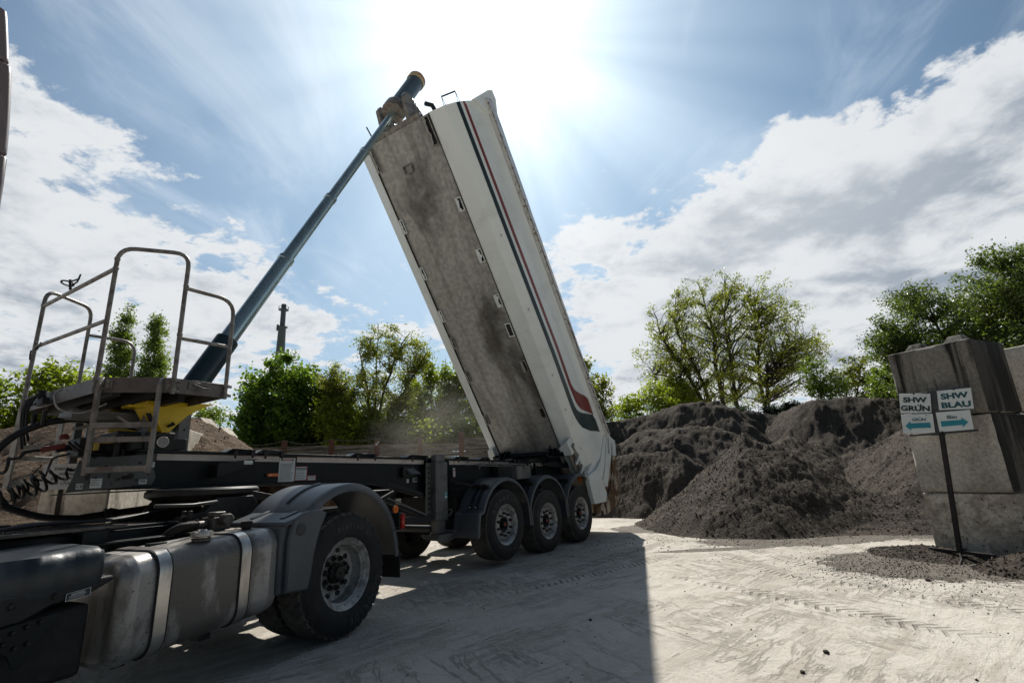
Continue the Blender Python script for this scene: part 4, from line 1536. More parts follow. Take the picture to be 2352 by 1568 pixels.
MB().tube([cyl_at(8.92), cyl_at(9.04)], .178, 40).obj('tube_cap', mat('cap_yellowed', (.55, .42, .22), .5, 0, (.45, .36, .2), 6), cyl_root, .006)
tr_ = MB().cyl(cyl_at(7.98) + Vector((0, -.36, 0)), cyl_at(7.98) + Vector((0, .36, 0)), .06)
tr_.obj('trunnion_pin', 'galvdark', cyl_root)
cl_ = MB()
x_, y_ = CD.cross(Vector((0, 1, 0))).normalized(), Vector((0, 1, 0))
q = MB()
cc_ = cyl_at(8.98)
for i, ch in enumerate('HYVA'):
    a = R(-115 + i * 17)
    rad = (x_ * math.cos(a) + y_ * math.sin(a))
    tan = CD.cross(rad)
    put_text(q, ch, .075, cc_ + rad * .181, tan, CD, bold=.002)
q.obj('cap_lettering', 'labelred', cyl_root, smooth=0)
# yellow cradle of the cylinder foot
for (y0, nm) in ((.78, 1), (1.60, 2)):
    yb = MB()
    yb.prism([(-4.80, 2.17), (-4.19, 2.185), (-4.30, 2.14), (-4.44, 2.05), (-4.53, 1.95), (-4.59, 1.875), (-4.66, 1.87)], (0, y0, 0), (1, 0, 0), (0, 0, 1), (0, 1, 0), .03)
    yb.hexa([(-4.80, y0, 2.17), (-4.64, y0, 1.885), (-4.72, y0 + .12, 1.885), (-4.90, y0 + .14, 2.17), (-4.815, y0 - .005, 2.175), (-4.655, y0 - .01, 1.88), (-4.74, y0 + .11, 1.88), (-4.915, y0 + .13, 2.175)])
    yb.box(-4.95, -4.80, y0 + .02, y0 + .2, 2.10, 2.17)
    fixn(yb.obj('yellow_cradle', 'yellow', trailer, .008))
q = MB()
q.hexa([(-4.775, .765, 2.05), (-4.72, .765, 1.93), (-4.735, .775, 1.93), (-4.79, .775, 2.05), (-4.80, .79, 2.05), (-4.745, .80, 1.93), (-4.75, .80, 1.93), (-4.81, .79, 2.05)])
q.obj('cradle_slot', 'black', trailer, smooth=0)
q = MB().tube([(-4.60, .79, 1.94), (-4.60, .74, 1.94), (-4.59, .72, 1.965)], .013, 8)
q.tube([(-4.62, .76, 1.93), (-4.56, .76, 1.955)], .012, 8)
q.obj('cradle_screw', 'black', trailer)
gb = MB()
gb.box(-4.86, -4.62, .57, .60, 1.69, 1.85)
gb.box(-4.95, -4.50, .60, 1.75, 1.70, 1.80)
o = gb.obj('gauge_plate', 'black', trailer, .006)
MB().tube([(-4.725, .57, 1.765), (-4.725, .545, 1.765)], .052, 32).obj('pressure_gauge', 'strap', o, .004)
MB().tube([(-4.725, .5445, 1.765), (-4.725, .5435, 1.765)], .044, 32).obj('gauge_face', 'gaugeface', o)
q = MB().beam((-4.76, .5425, 1.758), (-4.705, .5425, 1.768), .001, .006, (0, 1, 0))
for a in np.linspace(-40, 220, 9):
    q.beam((-4.725 + .033 * math.cos(R(a)), .5425, 1.765 + .033 * math.sin(R(a))), (-4.725 + .040 * math.cos(R(a)), .5425, 1.765 + .040 * math.sin(R(a))), .001, .003, (0, 1, 0))
q.obj('gauge_needle', 'ink', o, smooth=0)
# posts that carry the platform
ps = MB()
for y in (.85, 1.62):
    ps.cut()
    ps.box(-4.47 if y > 1 else -4.80, -4.35 if y > 1 else -4.74, y, y + .09, 1.66, 2.10)
ps.cut()
ps.box(-4.42, -4.31, 1.0, 1.07, 1.66, 2.16)
ps.cut()
ps.box(-5.30, -4.7, 1.0, 1.35, 1.99, 2.07)
ps.cut()
ps.beam((-4.98, 1.6, 1.66), (-4.98, 1.6, 2.12), .05, .05)
ps.cut()
ps.beam((-5.1, 1.5, 1.62), (-5.1, 1.5, 2.12), .06, .06)
ps.obj('platform_post', mat('post_grey', (.15, .155, .16), .5, .1, (.09, .09, .09), 4, .4, .7, .1, 40, (1, 1, 1), .5, (.10, .05, .03), 5, .62, .75), trailer, .004)
q = MB()
for (x, z, a, c) in ((-4.365, 1.93, .012, .014), (-4.345, 1.96, .006, .006), (-4.365, 1.79, .020, .006)):
    q.cut()
    q.add([(x + a * math.cos(t), .998, z + c * math.sin(t)) for t in np.linspace(0, 2 * math.pi, 12, endpoint=False)], [tuple(range(12))])
q.obj('post_hole', 'black', trailer, smooth=0)

# service platform
ZT_, ZB_ = 2.27, 2.14
ring = [(-4.45, .08), (-4.92, .06), (-5.33, .40), (-5.40, 1.97), (-4.92, 2.32), (-4.45, 2.30)]
pf = MB()
for (p0, p1) in zip(ring, ring[1:] + ring[:1]):
    pf.beam((p0[0], p0[1], (ZT_ + ZB_) / 2), (p1[0], p1[1], (ZT_ + ZB_) / 2), .012, ZT_ - ZB_)
M['platf'] = mat('platform_board', (.150, .132, .120), .5, .3, (.10, .088, .08), 5, .4, .66, .12, 60, (1, 1, 1), .5, (.22, .20, .185), 7, .6, .8)
plat = pf.obj('platform', 'platf', trailer, .002)
gr = MB()
gr.prism([(x, y) for x, y in ring], (0, 0, 2.225), (1, 0, 0), (0, 1, 0), (0, 0, 1), .02)
for x in (-5.2, -4.95, -4.7):
    gr.box(x - .03, x + .03, .35, 2.0, 2.12, 2.22)
gr.obj('platform_grating', 'black', trailer)
q = MB()
for (x, y) in ((-5.30, .365), (-5.35, .42), (-4.90, .05), (-4.86, .045), (-4.47, .055), (-5.26, .33)):
    for z in (2.235, 2.175):
        q.cut()
        q.cyl((x, y, z), (x, y - .02, z), .012, seg=6)
q.cut()
q.tube([(-4.74, .055, 2.225), (-4.74, .03, 2.225), (-4.66, .03, 2.20), (-4.60, .03, 2.205), (-4.58, .03, 2.225)], .007, 6)
q.box(-4.78, -4.68, .048, .062, 2.185, 2.25)
q.obj('platform_bolt', 'platf', plat, .002)


def bend(pts, r_=.09, n=5):
    """round the corners of a polyline"""
    P = [Vector(p) for p in pts]
    out = [P[0]]
    for i in range(1, len(P) - 1):
        a, b, c = P[i - 1], P[i], P[i + 1]
        d0, d1 = (a - b), (c - b)
        k = min(r_, d0.length * .45, d1.length * .45)
        s_, e_ = b + d0.normalized() * k, b + d1.normalized() * k
        for j in range(n + 1):
            t = j / n
            out.append(s_ * (1 - t) ** 2 + b * 2 * t * (1 - t) + e_ * t ** 2)
    out.append(P[-1])
    return out


RT = .019
ZH = 3.42
hr = MB()
hr.tube(bend([(-5.345, .37, 2.13), (-5.345, .37, ZH + .02), (-4.905, .05, ZH + .02), (-4.905, .04, 2.13)], .13), RT, 12)
hr.cut()
hr.tube(bend([(-5.425, 1.99, 2.13), (-5.425, 1.99, ZH), (-4.93, 2.345, ZH), (-4.93, 2.345, 2.13)], .13), RT, 12)
hr.cut()
hr.tube([(-5.345, .37, 3.24), (-5.425, 1.99, 3.24)], RT * .95, 10)
hr.cut()
hr.tube([(-5.345, .37, 2.76), (-5.425, 1.99, 2.80)], RT * .95, 10)
hr.cut()
hr.tube(bend([(-4.905, .045, 3.10), (-4.455, .06, 3.10), (-4.455, .06, 2.13)], .16), RT * .95, 10)
hr.cut()
hr.tube([(-4.905, .045, 2.63), (-4.455, .06, 2.63)], RT * .9, 10)
hr.cut()
hr.tube(bend([(-4.93, 2.345, 3.10), (-4.455, 2.33, 3.10), (-4.455, 2.33, 2.13)], .16), RT * .95, 10)
hr.cut()
hr.tube([(-4.93, 2.345, 2.40), (-4.455, 2.33, 2.40)], RT * .9, 10)
hr.obj('handrail', 'galvdark', trailer)
q = MB()
for (x, y) in ((-5.345, .37), (-4.905, .042), (-4.455, .06), (-5.425, 1.99)):
    for z in (2.25, 2.165):
        q.cut()
        q.cyl((x, y, z - .016), (x, y, z + .016), .027, seg=14)
        q.box(x - .004, x + .055, y - .004, y + .006, z - .014, z + .014)
for (x, y, z) in ((-5.345, .37, 3.33), (-5.345, .37, 3.24), (-4.905, .042, 3.12), (-4.905, .042, 2.66), (-5.425, 1.99, 3.25)):
    q.cut()
    q.cyl((x, y, z - .012), (x, y, z + .012), .023, seg=12)
q.obj('rail_clamp', 'galvdark', trailer, .002)


# ladders on the chamfered corners
def ladder(A_, B_, z0, z1, m):
    A_, B_ = Vector(A_), Vector(B_)
    d = (B_ - A_).normalized()
    nrm = Vector((d.y, -d.x, 0))
    if nrm.dot(Vector((-5.0, 1.19, 0)) - A_) > 0:
        nrm = -nrm
    mb = MB()
    for P_ in (A_, B_):
        p0 = P_ + nrm * .055
        if P_ is B_:
            rail_l = mb.obj('ladder', m, trailer, .003)
            mb = MB()
        mb.beam(p0 + Vector((0, 0, z0)), p0 + Vector((0, 0, z1 - .04)), .026, .055, tuple(nrm))
        mb.beam(p0 + Vector((0, 0, z1 - .05)), P_ + Vector((0, 0, z1)), .026, .05, tuple(nrm))
    mb.obj('side_rail', m, rail_l, .003)
    o = rail_l
    for z in (z0 + .04, z0 + .39):
        q = MB()
        q.beam(A_ + nrm * .055 + Vector((0, 0, z)), B_ + nrm * .055 + Vector((0, 0, z)), .065, .045, (0, 0, 1))
        K = 9
        for k in range(K):
            f = (k + .5) / K
            c = A_.lerp(B_, f) + nrm * .055 + Vector((0, 0, z + .022))
            q.tube([c - d * .018, c, c + d * .018], [.002, .008, .002], 6)
        q.obj('rung', m, o, .003)
    q = MB()
    q.beam(A_ + nrm * .02 + Vector((0, 0, z0 + .28)), B_ + nrm * .02 + Vector((0, 0, z0 + .28)), .012, .045, (0, 0, 1))
    q.obj('ladder_brace', m, o, .002)
    q = MB()
    for P_ in (A_, B_):
        q.cut()
        q.beam(P_ + d * .045 + nrm * .006 + Vector((0, 0, 2.165)), P_ + d * .045 + nrm * .006 + Vector((0, 0, 2.25)), .05, .008, tuple(nrm))
        for z in (2.185, 2.23):
            q.cyl(P_ + d * .045 + nrm * .01 + Vector((0, 0, z)), P_ + d * .045 + nrm * .03 + Vector((0, 0, z)), .013, seg=6)
    q.obj('ladder_bracket', m, o)


ladder((-5.30, .37, 0), (-4.965, .10, 0), 1.47, 2.25, 'galvdark')
ladder((-4.99, 2.27, 0), (-5.38, 2.01, 0), 1.42, 2.20, 'galv')

# small fittings under the platform: valves, pump, hose carrier
vv = MB()
vv.box(-5.22, -5.02, .95, 1.25, 1.66, 1.82)
vv.cut()
vv.box(-4.98, -4.80, .85, 1.3, 1.62, 1.88)
vv.cut()
vv.cyl((-5.1, 1.0, 1.62), (-5.1, 1.0, 1.48), .035)
vv.cut()
vv.cyl((-5.0, .75, 1.85), (-5.0, .75, 1.60), .03)
vv.cut()
vv.cyl((-4.62, .95, 1.72), (-4.62, .95, 1.90), .07)
vv.cut()
vv.beam((-5.33, 1.15, 1.72), (-5.0, 1.15, 1.80), .06, .05)
for k in range(5):
    vv.cut()
    vv.tube(bend([(-5.3 + .05 * k, .95 + .03 * k, 1.78), (-5.25 + .05 * k, .9, 1.70), (-5.05 + .04 * k, .85, 1.66), (-4.9, .8, 1.60 + .03 * k)], .06), .011, 8)
vv.cut()
vv.tube(bend([(-4.97, .70, 1.70), (-4.96, .66, 1.50), (-4.80, .60, 1.45), (-5.10, .60, 1.44)], .06), .012, 8)
vv.obj('valve_block', 'black', trailer, .004)
yv = MB()
yv.box(-5.15, -5.02, .80, .86, 1.76, 1.80)
yv.box(-5.15, -5.12, .80, .86, 1.70, 1.76)
yv.box(-5.03, -5.00, .80, .86, 1.76, 1.83)
yv.cut()
yv.tube([(-5.06, .85, 1.88), (-4.98, .88, 1.90), (-4.94, .9, 1.88)], .02, 8)
yv.obj('yellow_coupling', mat('dull_yellow', (.42, .29, .05), .5), trailer, .004)
rk = MB().lathe([(.001, .05), (.025, .045), (.038, .02), (.038, 0), (.001, 0)], (-5.27, 1.2, 1.82), (0, 0, 1), 16)
rk.obj('red_knob', 'redplastic', trailer)
rg = MB().beam((-5.44, 1.1, 1.715), (-5.28, 1.1, 1.755), .05, .045)
rg.obj('red_grip', 'redplastic', trailer, .005)
pp = MB()
pp.cyl((-5.18, 1.35, 1.93), (-4.85, 1.15, 2.03), .016)
pp.cut()
pp.cyl((-5.0, .9, 2.02), (-4.6, .95, 1.80), .014)
pp.cut()
pp.tube(bend([(-5.38, 1.05, 2.25), (-5.44, 1.05, 2.20), (-5.42, .95, 2.05), (-5.30, .75, 2.0), (-5.15, .7, 2.1)], .08), .008, 8)
pp.cut()
pp.tube([(-5.35, 1.1, 2.0), (-5.0, .9, 2.02)], .007, 6)
pp.obj('steel_pipe', 'galv', trailer)
hc = MB()
hc.box(-5.45, -5.40, 1.28, 1.50, 2.14, 2.20)
hc.tube([(-5.50, 1.25, 2.21), (-5.50, 1.53, 2.21)], .010, 6)
hc.tube([(-5.50, 1.25, 2.13), (-5.50, 1.53, 2.13)], .010, 6)
hc.cut()
hc.tube([(-5.43, 1.40, 2.20), (-5.43, 1.42, 2.27)], [.03, .035], 10)
for k, y in enumerate((1.33, 1.42, 1.48)):
    hc.cut()
    hc.tube(bend([(-5.48, y, 2.22), (-5.53, y, 2.1), (-5.52, y - .05, 1.9), (-5.50, y - .10, 1.80 - .03 * k)], .08), .011, 8)
hc.cut()
hc.cyl((-5.48, 1.30, 2.05), (-5.46, 1.35, 1.92), .020)
hc.cut()
hc.cyl((-5.46, 1.10, 2.06), (-5.45, 1.13, 1.93), .018)
hc.obj('hose_carrier', 'black', trailer)
pl2 = MB()
pl2.lathe([(.055, 0), (.055, .008), (.04, .008), (.04, 0)], (-5.44, 1.27, 3.30), (.2, .1, 1), 24, True)
pl2.cyl((-5.43, 1.18, 3.22), (-5.44, 1.20, 3.32), .012)
pl2.tube([(-5.44, 1.20, 3.30), (-5.42, 1.02, 3.29)], .008, 6)
pl2.tube([(-5.44, 1.14, 3.24), (-5.42, 1.06, 3.27), (-5.42, 1.0, 3.33)], .008, 6)
pl2.obj('clamp_handle', 'black', trailer)
ch = MB()


def link_ring(mb, c, a, b, ax1, ax2, r_):
    pts = [Vector(c) + Vector(ax1) * (a * math.cos(t)) + Vector(ax2) * (b * math.sin(t)) for t in np.linspace(0, 2 * math.pi, 15)]
    mb.tube(pts, r_, 6, False)


for k in range(7):
    p_ = Vector((-5.44, 1.94 - .03 * k, 2.83 - .02 * math.sin(k * .5) * 3 - .005 * k))
    link_ring(ch, p_, .022, .011, (0, .9, -.4), (1, 0, 0) if k % 2 else (0, .4, .9), .0035)
link_ring(ch, (-5.46, 1.93, 2.70), .020, .05, (0, 1, 0), (0, .25, 1), .005)
ch.obj('rail_chain', 'hub', trailer)


# ------------------------------------------------------------------ tractor unit (only its rear half stands in the picture)
CO = Vector((-1.5987, 4.8980, 0))
CR = R(90 - 25.254)
tractor = empty('tractor_unit', CO, CR, 'dark tractor unit with dusty aluminium fuel tank and one big treaded drive wheel', 'truck tractor')

dw = MB()
prof = [(.292, .28), (.292, .03), (.299, .004), (.305, .0), (.302, -.006), (.292, -.002), (.284, .010), (.272, .022), (.262, .030), (.254, .048), (.246, .052), (.242, .080), (.240, .128), (.232, .156), (.215, .168), (.172, .172), (.160, .166), (.01, .166)]
dw.lathe(prof, (0, 0, 0), (0, 1, 0), 72)
wheel = place(dw.obj('wheel', 'rim', None, 0, 35), (0, .0, .53), tractor, R(8))
ty = bpy.data.objects.new('tyre', TY['drive'])
COL.objects.link(ty)
ty.parent = wheel
# round hand holes, stud ring, hub
rim_holes(10, .194, .163, .022, .027, .3).obj('hand_hole', 'black', wheel)
q = MB().lathe([(.148, .166), (.152, .152), (.150, .146), (.09, .144), (.086, .166)], (0, 0, 0), (0, 1, 0), 48)
q.obj('stud_ring', mat('stud_ring_steel', (.17, .17, .165), .5, .5, (.10, .10, .095), 12), wheel)
nuts(10, .128, .146, .014, .048).obj('wheel_nut', 'nut', wheel)
q = MB()
for k in range(10):
    q.cut()
    t = 2 * math.pi * k / 10
    q.lathe([(.016, .0), (.024, -.002), (.026, -.012), (.020, -.018), (.015, -.01)], (math.cos(t) * .128, .146, math.sin(t) * .128), (0, 1, 0), 12)
q.obj('nut_collar', 'nut', wheel)
q = MB().lathe([(.01, .070), (.045, .070), (.055, .077), (.062, .10), (.085, .113), (.092, .145), (.09, .166)], (0, 0, 0), (0, 1, 0), 28)
for k in range(12):
    t = 2 * math.pi * k / 12
    q.cyl((math.cos(t) * .072, .11, math.sin(t) * .072), (math.cos(t) * .072, .09, math.sin(t) * .072), .009, seg=6)
q.obj('hub_cap', 'hub', wheel)
tx = MB()
for (w_, rr_, am, sz, sp) in (('SupTrac X1', .405, 78, .055, 62), ('GOODRIDE', .405, -48, .075, 66)):
    tx.cut()
    ring_text(tx, w_, rr_, -.0185, am + 8, sz, sp, .003)
tx.obj('tyre_lettering', 'tyretext', wheel)
for y in (.33, 1.87, 2.20):
    o = bpy.data.objects.new('inner_tyre', TY['drive'])
    COL.objects.link(o)
    o.parent = tractor
    o.location = (0, y, .53)
    o.rotation_euler = (0, .31 * y, 0)
    MB().lathe([(.02, .1), (.26, .12), (.295, .03), (.295, .26)], (0, 0, 0), (0, 1, 0), 32).obj('inner_rim', 'black', o)
ax = MB()
ax.cyl((0, .2, .53), (0, 2.2, .53), .10)
ax.lathe([(.05, -.22), (.18, -.18), (.24, 0), (.18, .18), (.05, .22)], (0, 1.2, .53), (0, 1, 0), 24)
for s in (.72, 1.68):
    ax.cut()
    ax.cyl((.42, s, .50), (.42, s, .95), .13)
    ax.cyl((-.38, s, .50), (-.38, s, .95), .13)
    ax.beam((-.5, s, .46), (.55, s, .46), .10, .08)
ax.obj('drive_axle', 'black', tractor)

cf = MB()
for y in (.80, 1.60):
    cf.cut()
    cf.box(-3.6, 1.05, y, y + .012, .82, 1.06)
    cf.box(-3.6, 1.05, y if y > 1 else y - .0, y + .08, 1.05, 1.062)
    cf.box(-3.6, 1.05, y, y + .08, .815, .828)
for x in (-2.9, -1.9, -1.1, .0, .95):
    cf.cut()
    cf.box(x - .05, x + .05, .80, 1.68, .86, 1.0)
cf.cut()
cf.box(1.0, 1.06, .72, 1.76, .80, 1.05)
for (x, y) in ((-1.78, .74), (-1.16, .72)):
    cf.cut()
    cf.prism([(0, 0), (.16, 0), (.16, .012), (.02, .012)], (x, y, 1.06), (1, 0, 0), (0, 0, 1), (0, 1, 0), .06)
    cf.prism([(0, -.14), (.012, -.14), (.012, .07), (0, .07)], (x, y - .04, 1.02), (1, 0, 0), (0, 0, 1), (0, 1, 0), .12)
    cf.prism([(.15, -.10), (.162, -.10), (.162, .07), (.15, .07)], (x, y - .06, 1.02), (1, 0, 0), (0, 0, 1), (0, 1, 0), .14)
    cf.box(x, x + .16, y - .06, y - .048, .95, 1.08)
for x in np.arange(-3.2, .9, .28):
    cf.cut()
    cf.cyl((x, .80, .90 + .06 * (int(x * 50) % 2)), (x, .786, .90 + .06 * (int(x * 50) % 2)), .012, seg=6)
cf.obj('chassis_rail', 'frame', tractor, .002)
cw = MB()
cw.box(-3.4, -1.50, .70, 1.80, 1.085, 1.105)
for i in range(26):
    for j in range(16):
        x, y = -3.35 + .07 * i, .75 + .066 * j
        cw.beam((x, y, 1.108), (x + .035, y + (.02 if (i + j) % 2 else -.02), 1.108), .010, .006)
cw.obj('catwalk_plate', mat('tread_plate', (.055, .052, .050), .35, .7, (.10, .095, .09), 7, .4, .6, .1, 60), tractor)
cb = MB()
cb.box(-1.50, -.9, .86, 1.6, 1.065, 1.085)
for k in range(3):
    cb.cut()
    cb.tube(bend([(-2.2 + .1 * k, .95 + .12 * k, 1.12), (-1.9, 1.0 + .1 * k, 1.14), (-1.5, .9 + .06 * k, 1.13), (-1.25, 1.0, 1.15), (-1.0, 1.1, 1.18)], .1), .012, 8)
for x, y in ((-2.35, 1.05), (-2.6, 1.0), (-2.0, 1.5)):
    cb.cut()
    cb.box(x, x + .14, y, y + .09, 1.105, 1.135)
cb.obj('catwalk_fittings', 'black', tractor, .003)

fw_ = MB()
fw_.lathe([(.01, 0), (.44, 0), (.46, -.02), (.46, -.06), (.40, -.09), (.01, -.09)], (-.62, 1.2, 1.335), (0, 0, 1), 40)
fw_.hexa([(-.55, .80, 1.24), (.12, .72, 1.10), (.12, 1.68, 1.10), (-.55, 1.60, 1.24), (-.55, .80, 1.32), (.12, .72, 1.17), (.12, 1.68, 1.17), (-.55, 1.60, 1.32)])
for y in (.74, 1.58):
    fw_.prism([(-1.15, 1.065), (-.15, 1.065), (-.20, 1.12), (-.36, 1.14), (-.45, 1.25), (-.80, 1.25), (-.90, 1.14), (-1.08, 1.12)], (0, y, 0), (1, 0, 0), (0, 0, 1), (0, 1, 0), .09)
for x in (-1.05, -.25, -.35):
    for y in (.70, .78):
        fw_.cyl((x, y, 1.08), (x, y, 1.16), .018, seg=8)
fw_.tube([(-.9, .6, 1.22), (-1.2, .45, 1.21), (-1.45, .5, 1.22)], .014, 8)
fw_.obj('fifth_wheel', 'hub', tractor, .004)


# fuel tank: rounded box leaning a touch with the road
def tank_pt(x, y, z):
    return (x, y, z + .062 * (x + 1.65))


TY0, TY1, TZ0, TZ1 = .025, .66, .325, .945


def rr_section(inset, r_, n=7, grow=0.0):
    y0, y1, z0, z1 = TY0 + inset - grow, TY1 - inset + grow, TZ0 + inset - grow, TZ1 - inset + grow
    r_ = max(.01, r_)
    pts = []
    for (cy, cz_, a0) in ((y1 - r_, z1 - r_, 0), (y0 + r_, z1 - r_, 90), (y0 + r_, z0 + r_, 180), (y1 - r_, z0 + r_, 270)):
        for k in range(n + 1):
            a = R(a0 + 90 * k / n)
            pts.append((cy + r_ * math.cos(a), cz_ + r_ * math.sin(a)))
    return pts


def loft(mb, xs):
    vs, fs = [], []
    n = None
    for (x, inset, r_) in xs:
        sec = rr_section(inset, r_)
        n = len(sec)
        vs += [tank_pt(x, y, z) for y, z in sec]
    for i in range(len(xs) - 1):
        for k in range(n):
            k2 = (k + 1) % n
            fs.append((i * n + k, i * n + k2, (i + 1) * n + k2, (i + 1) * n + k))
    fs.append(tuple(range(n)))
    fs.append(tuple((len(xs) - 1) * n + k for k in range(n))[::-1])
    mb.add(vs, fs)
    return mb


X0, X1 = -1.86, -.70
tank = fixn(loft(MB(), [(X0, .05, .10), (X0 + .008, .028, .12), (X0 + .028, .010, .13), (X0 + .055, .002, .135), (X0 + .06, .0, .135), (X0 + .095, .0, .135), (X0 + .10, -.003, .138), (X0 + .12, -.003, .138), (X0 + .125, .0, .135),
                        (-1.3, .0, .135), (X1 - .12, .0, .135), (X1 - .115, -.003, .138), (X1 - .10, -.003, .138), (X1 - .095, 0, .135), (X1 - .055, .002, .135), (X1 - .028, .010, .13), (X1 - .008, .028, .12), (X1, .05, .10)]).obj('fuel_tank', 'tank', tractor, 0, 50))


def strap(x, w_, g, m, name, par):
    a = rr_section(0, .135 + g, 7, g)
    b = rr_section(0, .135 + g - .004, 7, g - .006)
    vs, fs = [], []
    n = len(a)
    for xx in (x, x + w_):
        vs += [tank_pt(xx, y, z) for y, z in a] + [tank_pt(xx, y, z) for y, z in b]
    for k in range(n):
        k2 = (k + 1) % n
        fs += [(k, k2, 2 * n + k2, 2 * n + k), (n + k, 3 * n + k, 3 * n + k2, n + k2), (k, n + k, n + k2, k2), (2 * n + k, 2 * n + k2, 3 * n + k2, 3 * n + k)]
    return fixn(MB().add(vs, fs).obj(name, m, par))


for x in (-1.635, -1.06):
    s_ = strap(x, .075, .012, 'strap', 'tank_strap', tank)
    strap(x - .010, .010, .010, 'rubber', 'strap_rubber', s_)
    strap(x + .075, .010, .010, 'rubber', 'strap_rubber', s_)
    q = MB()
    q.box(x - .005, x + .080, .40, .80, .24, .31)
    q.obj('strap_bracket', 'black', s_, .003)
capz = TZ1 + .062 * (-1.30 + 1.65)
q = MB().lathe([(.001, .078), (.030, .078), (.034, .070), (.062, .068), (.068, .060), (.070, .035), (.062, .030), (.055, .028), (.052, .0)], (-1.28, .175, capz), (0, 0, 1), 36)
for k in range(36):
    a = 2 * math.pi * k / 36
    q.cyl((-1.28 + .069 * math.cos(a), .175 + .069 * math.sin(a), capz + .034), (-1.28 + .068 * math.cos(a), .175 + .068 * math.sin(a), capz + .062), .0035, seg=5)
cap = q.obj('filler_cap', 'strap', tank)
MB().lathe([(.05, .0), (.062, .004), (.060, .012), (.066, .020), (.050, .028)], (-1.28, .175, capz - .002), (0, 0, 1), 32).obj('filler_neck', 'tank', cap)
q = MB().lathe([(.001, .062), (.040, .062), (.044, .055), (.044, .018), (.036, .016), (.034, 0)], (-.83, .30, capz + .03), (0, 0, 1), 20)
q.obj('breather_cap', 'rust', tank)
q = MB().box(-1.75, -1.2, .62, .74, .985, .997)
q.box(-1.5, -1.38, .40, .46, capz - .015, capz + .006)
q.obj('tank_step', 'frame', tank, .002)
vb = MB()
vb.box(-.98, -.82, .50, .66, 1.00, 1.10)
vb.cyl((-.90, .50, 1.08), (-.90, .42, 1.08), .045)
vb.box(-.96, -.86, .52, .62, 1.10, 1.14)
vb.cyl((-.98, .58, 1.05), (-1.06, .58, 1.05), .03)
vb.box(-1.1, -.75, .46, .70, .985, 1.0)
o = vb.obj('air_valve', mat('cast_valve', (.13, .12, .11), .5, .5, (.08, .07, .06), 12, .4, .7, .3, 50), tractor, .008)
MB().tube(bend([(-1.06, .58, 1.05), (-1.18, .60, 1.05), (-1.24, .66, 1.0), (-1.26, .72, .90)], .08), .030, 12).obj('valve_hose', 'rust', o)

# battery box
bb = MB()
ys = []
secs = []
xs = np.linspace(-3.4, -1.945, 60)
n = 0
for i, x in enumerate(xs):
    g = .010 * (1 if math.sin((x + 1.95) * 2 * math.pi / .235) > .15 else 0)
    e = max(0, 1 - (xs[-1] - x) / .035)
    e2 = e * e * .035
    z1 = 1.030 + .045 * (x + 1.95) - e2
    y0 = .0 + g + e2
    sec = [(y0 + .02, .80), (y0 + .004, .86), (y0, .93), (y0 + .008, .975), (y0 + .035, 1.008), (y0 + .085, z1), (.36, z1 + .008), (.66, z1 + .008), (.66, .80)]
    n = len(sec)
    secs += [(x, a, c_ + .045 * (x + 1.95) * (1 if c_ < 1 else 0)) for a, c_ in sec]
fs = []
for i in range(len(xs) - 1):
    for k in range(n):
        k2 = (k + 1) % n
        fs.append((i * n + k, i * n + k2, (i + 1) * n + k2, (i + 1) * n + k))
fs.append(tuple(range(n)))
fs.append(tuple((len(xs) - 1) * n + k for k in range(n))[::-1])
bb.add(secs, fs)
bat = fixn(bb.obj('battery_box', 'blackplastic', tractor, 0, 50))
q = MB()
q.prism([(-3.3, .60), (-3.3, .80), (-1.90, .86), (-1.89, .835), (-1.95, .805), (-2.02, .775), (-2.18, .755), (-2.30, .70), (-2.5, .68)], (0, .015, 0), (1, 0, 0), (0, 0, 1), (0, 1, 0), .62)
q.obj('battery_tray', 'black', bat, .012)
o = sticker(-2.125, -2.01, .775, .815, y=.009, parent=bat)
o.data.materials[0] = M['ink']
for v in o.data.vertices:
    v.co.z += .30 * (v.co.x + 2.01) * .35
q = MB()


def tz(x, z):
    return z + .30 * (x + 2.01) * .35


for (x0, x1, z0, z1) in ((-2.125, -2.01, .775, .777), (-2.125, -2.01, .813, .815), (-2.125, -2.123, .777, .813), (-2.012, -2.01, .777, .813), (-2.11, -2.03, .795, .7965), (-2.11, -2.035, .789, .7905), (-2.11, -2.04, .783, .7845)):
    q.hexa([(x0, .0065, tz(x0, z0)), (x1, .0065, tz(x1, z0)), (x1, .0085, tz(x1, z0)), (x0, .0085, tz(x0, z0)), (x0, .0065, tz(x0, z1)), (x1, .0065, tz(x1, z1)), (x1, .0085, tz(x1, z1)), (x0, .0085, tz(x0, z1))])
put_text(q, 'ACHTUNG', .013, (-2.07, .0065, tz(-2.07, .803)), (1, 0, .1), (-.1, 0, 1), bold=.0004)
q.obj('lettering', 'label', o, smooth=0)
q = MB()
q.prism([(-2.42, .69), (-2.15, .72), (-2.145, .69), (-2.20, .62), (-2.25, .54), (-2.28, .49), (-2.31, .495), (-2.34, .56), (-2.41, .61), (-2.425, .65)], (0, .0, 0), (1, 0, 0), (0, 0, 1), (0, 1, 0), .012)
o = q.obj('mounting_plate', 'frame', bat, .003)
q = MB()
for x, z in ((-2.385, .655), (-2.335, .665), (-2.28, .68), (-2.225, .69), (-2.365, .62), (-2.315, .59), (-2.265, .60)):
    q.cut()
    q.lathe([(.001, -.02), (.009, -.018), (.012, -.008), (.012, 0)], (x, 0, z), (0, 1, 0), 12)
q.obj('plate_bolt', 'hub', o)
q = MB()
for x, z in ((-2.35, .79), (-2.17, .80)):
    q.cut()
    q.lathe([(.001, -.004), (.008, -.004), (.012, -.008), (.016, -.006), (.018, 0)], (x, .014, z), (0, 1, 0), 20)
q.obj('box_screw', 'hub', bat)
q = MB().box(-3.0, -1.95, .1, .62, .34, .72)
